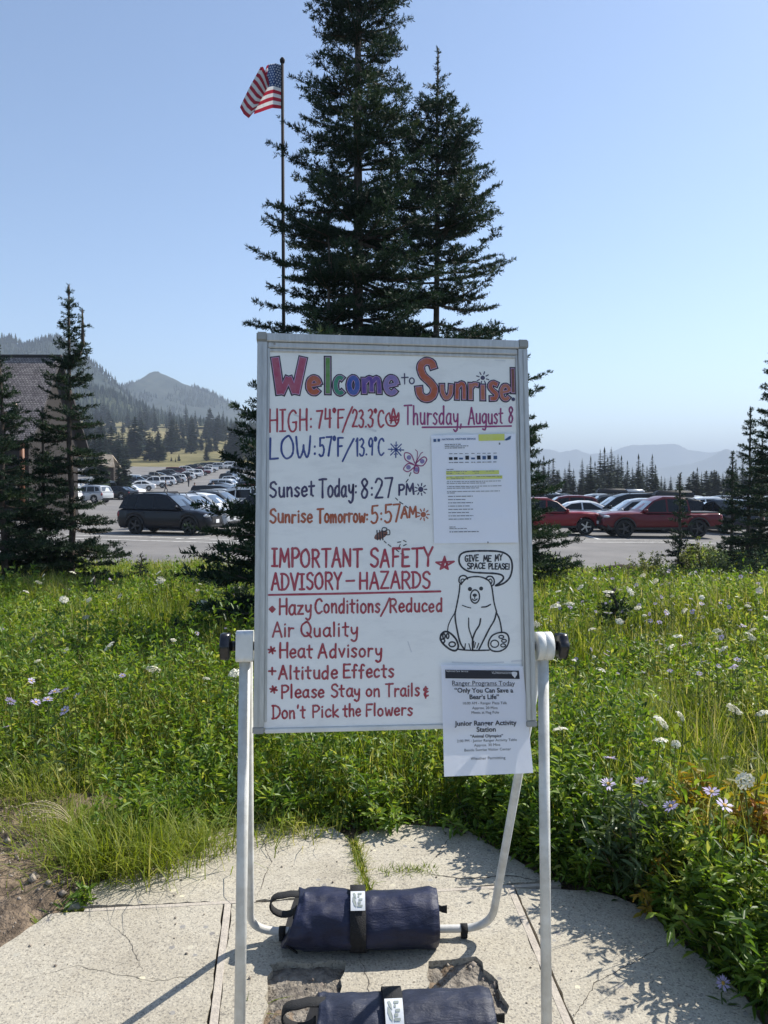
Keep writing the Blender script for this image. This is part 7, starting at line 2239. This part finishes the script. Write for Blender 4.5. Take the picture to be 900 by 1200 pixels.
def weight_bag(loc, rz, label, c, seed, L=.47):
    rs = np.random.RandomState(seed)
    root = thing('weight_bag', loc, label, 'weight bag', rz)
    nx, na = 64, 56; rr = .094; V = []
    for i in range(nx):
        t = i / (nx - 1); x = (t - .5) * L
        # left end gathered and narrow at the foot, right end round
        e = 1 - .10 * (1 - sstep(0, .10, t)) - .10 * sstep(.93, 1, t) ** 2 + .03 * math.sin(t * 7)
        for k in range(na):
            a = 2 * math.pi * k / na; ca, sa = math.cos(a), math.sin(a)
            wr = (fbm(np.array([x * 9 + seed]), np.array([a * 1.6 + seed]), 4)[0] - .5) * .022 + (fbm(np.array([x * 26 + a * 2]), np.array([a * 3 + seed * 2]), 3)[0] - .5) * .007 * (1 + 2.5 * (1 - sstep(0, .3, t)))
            r = rr * e + wr
            strap = math.exp(-((t - .47) / .05) ** 2); r -= .006 * strap
            y, z = r * ca * 1.04, r * sa
            seam = math.exp(-((a - 1.75) / .06) ** 2) * .006; y += seam * ca; z += seam * sa
            z = rr * .94 + z * (.96 if z > 0 else .92)
            if z < .012: z = .004 + max(0, z) * .3
            fx = .03 * (1 - sstep(0, .12, t)) * (sa - .2)
            z -= .010 * math.sin(math.pi * t) * (z > .05) ; V.append((x + fx, y * (1 + .05 * math.sin(t * 9 + seed)), z))
    q = np.array([[i * na + k, (i + 1) * na + k, (i + 1) * na + (k + 1) % na, i * na + (k + 1) % na] for i in range(nx - 1) for k in range(na)])
    n0 = len(V); V += [(-L / 2 + .018, 0, rr * .9), (L / 2 - .012, 0, rr * .95)]
    tri = np.array([[n0, k, (k + 1) % na] for k in range(na)] + [[n0 + 1, (nx - 1) * na + (k + 1) % na, (nx - 1) * na + k] for k in range(na)])
    body = link('bag_body', np_mesh('bag_body', V, [q, tri], nylon('bag_nylon', c), smooth=True), root)
    # strap round the middle
    m = MB(); rings = []
    for k in range(40):
        a = 2 * math.pi * k / 40; r = rr * 1.005 + .0012; z = rr * .94 + r * math.sin(a) * .97; y = r * 1.055 * math.cos(a)
        z = max(z, .003)
        rings.append([m.bm.verts.new((x, y, z)) for x in (-.048, .002)])
    for k in range(40):
        a, b = rings[k], rings[(k + 1) % 40]; m.bm.faces.new((a[0], a[1], b[1], b[0])).smooth = True
    st = m.build('strap', VELCRO, root); sm = st.modifiers.new('thick', 'SOLIDIFY'); sm.thickness = .004; sm.offset = .6
    # white label with the maker's mark, on the strap near the top, facing the viewer
    m = MB(); rows = []
    def lab_pt(u, s, o):                       # u across, s around from top towards the viewer
        a = R(100 + s * 62 * 1.0); r = rr * 1.06 + .0045 + o
        return Vector((-.050 + u * .052, r * 1.03 * math.cos(a), rr * .94 + r * .985 * math.sin(a)))
    for s in np.linspace(.02, .60, 7): rows.append([m.bm.verts.new(lab_pt(u, s, 0)) for u in (.08, .96)])
    for a, b in zip(rows, rows[1:]): m.bm.faces.new((a[0], b[0], b[1], a[1])).smooth = True
    lb = m.build('label', pm('woven_label', (.62, .64, .66), (.54, .56, .58), scale=60, rough=.6), st)
    m = MB()
    def quad(u0, s0, u1, s1):
        m.face([lab_pt(u0, s0, .0012), lab_pt(u0, s1, .0012), lab_pt(u1, s1, .0012), lab_pt(u1, s0, .0012)])
    m.face([lab_pt(u, s, .0012) for u, s in ((.22, .20), (.20, .34), (.30, .46), (.44, .52), (.42, .40), (.34, .28))]); m.face([lab_pt(u, s, .0012) for u, s in ((.22, .10), (.28, .20), (.44, .30), (.40, .16), (.32, .08))])
    for k, (a, b) in enumerate(((.52, .76), (.52, .62), (.58, .80), (.52, .70), (.50, .80))):
        quad(a, .09 + k * .09, b, .15 + k * .09)
    quad(.54, .12, .60, .44)
    m.build('label_mark', pm('label_grey', (.30, .34, .31), rough=.7), lb)
    # webbing handle at the left end, tab at the right
    m = MB(); pts = []
    for t in np.linspace(0, 1, 15):
        a = R(75) + t * R(290); pts.append((-L / 2 - .028 + .045 * math.cos(a), -.005 + .02 * math.sin(t * 3.1), .135 + .037 * math.sin(a)))
    pts = [(-L / 2 + .05, .01, .168)] + [(-L / 2 - .005, .008, .172)] + pts[1:-1] + [(-L / 2 + .006, -.03, .12)]
    R2 = []
    for p in pts: R2.append([m.bm.verts.new((p[0], p[1] + d, p[2])) for d in (-.018, .018)])
    for a, b in zip(R2, R2[1:]): m.bm.faces.new((a[0], a[1], b[1], b[0])).smooth = True
    h = m.build('handle', VELCRO, root); sm = h.modifiers.new('thick', 'SOLIDIFY'); sm.thickness = .004
    m = MB(); m.prism([(L / 2 - .02, -.02, .148), (L / 2 + .012, -.02, .132), (L / 2 + .03, -.02, .134), (L / 2 + .03, -.02, .108), (L / 2 + .012, -.02, .112), (L / 2 - .012, -.02, .13)], (0, .004, 0)); m.build('end_tab', VELCRO, root)
    m = MB(); m.tube([(-L / 2 + .02, -.065, .02), (-L / 2 - .012, -.075, .05), (-L / 2 + .008, -.07, .075)], .008, n=6, flat=.4); m.build('bag_corner', VELCRO, root)
    return root


weight_bag((-.062, 2.436, 0), R(2.5), 'rolled navy weight bag lying across the back leg bar of the easel', (.009, .013, .040), 3)
weight_bag((.045, 1.925, 0), R(4.0), 'second rolled grey-blue weight bag cut off by the bottom picture edge', (.017, .022, .043), 9)
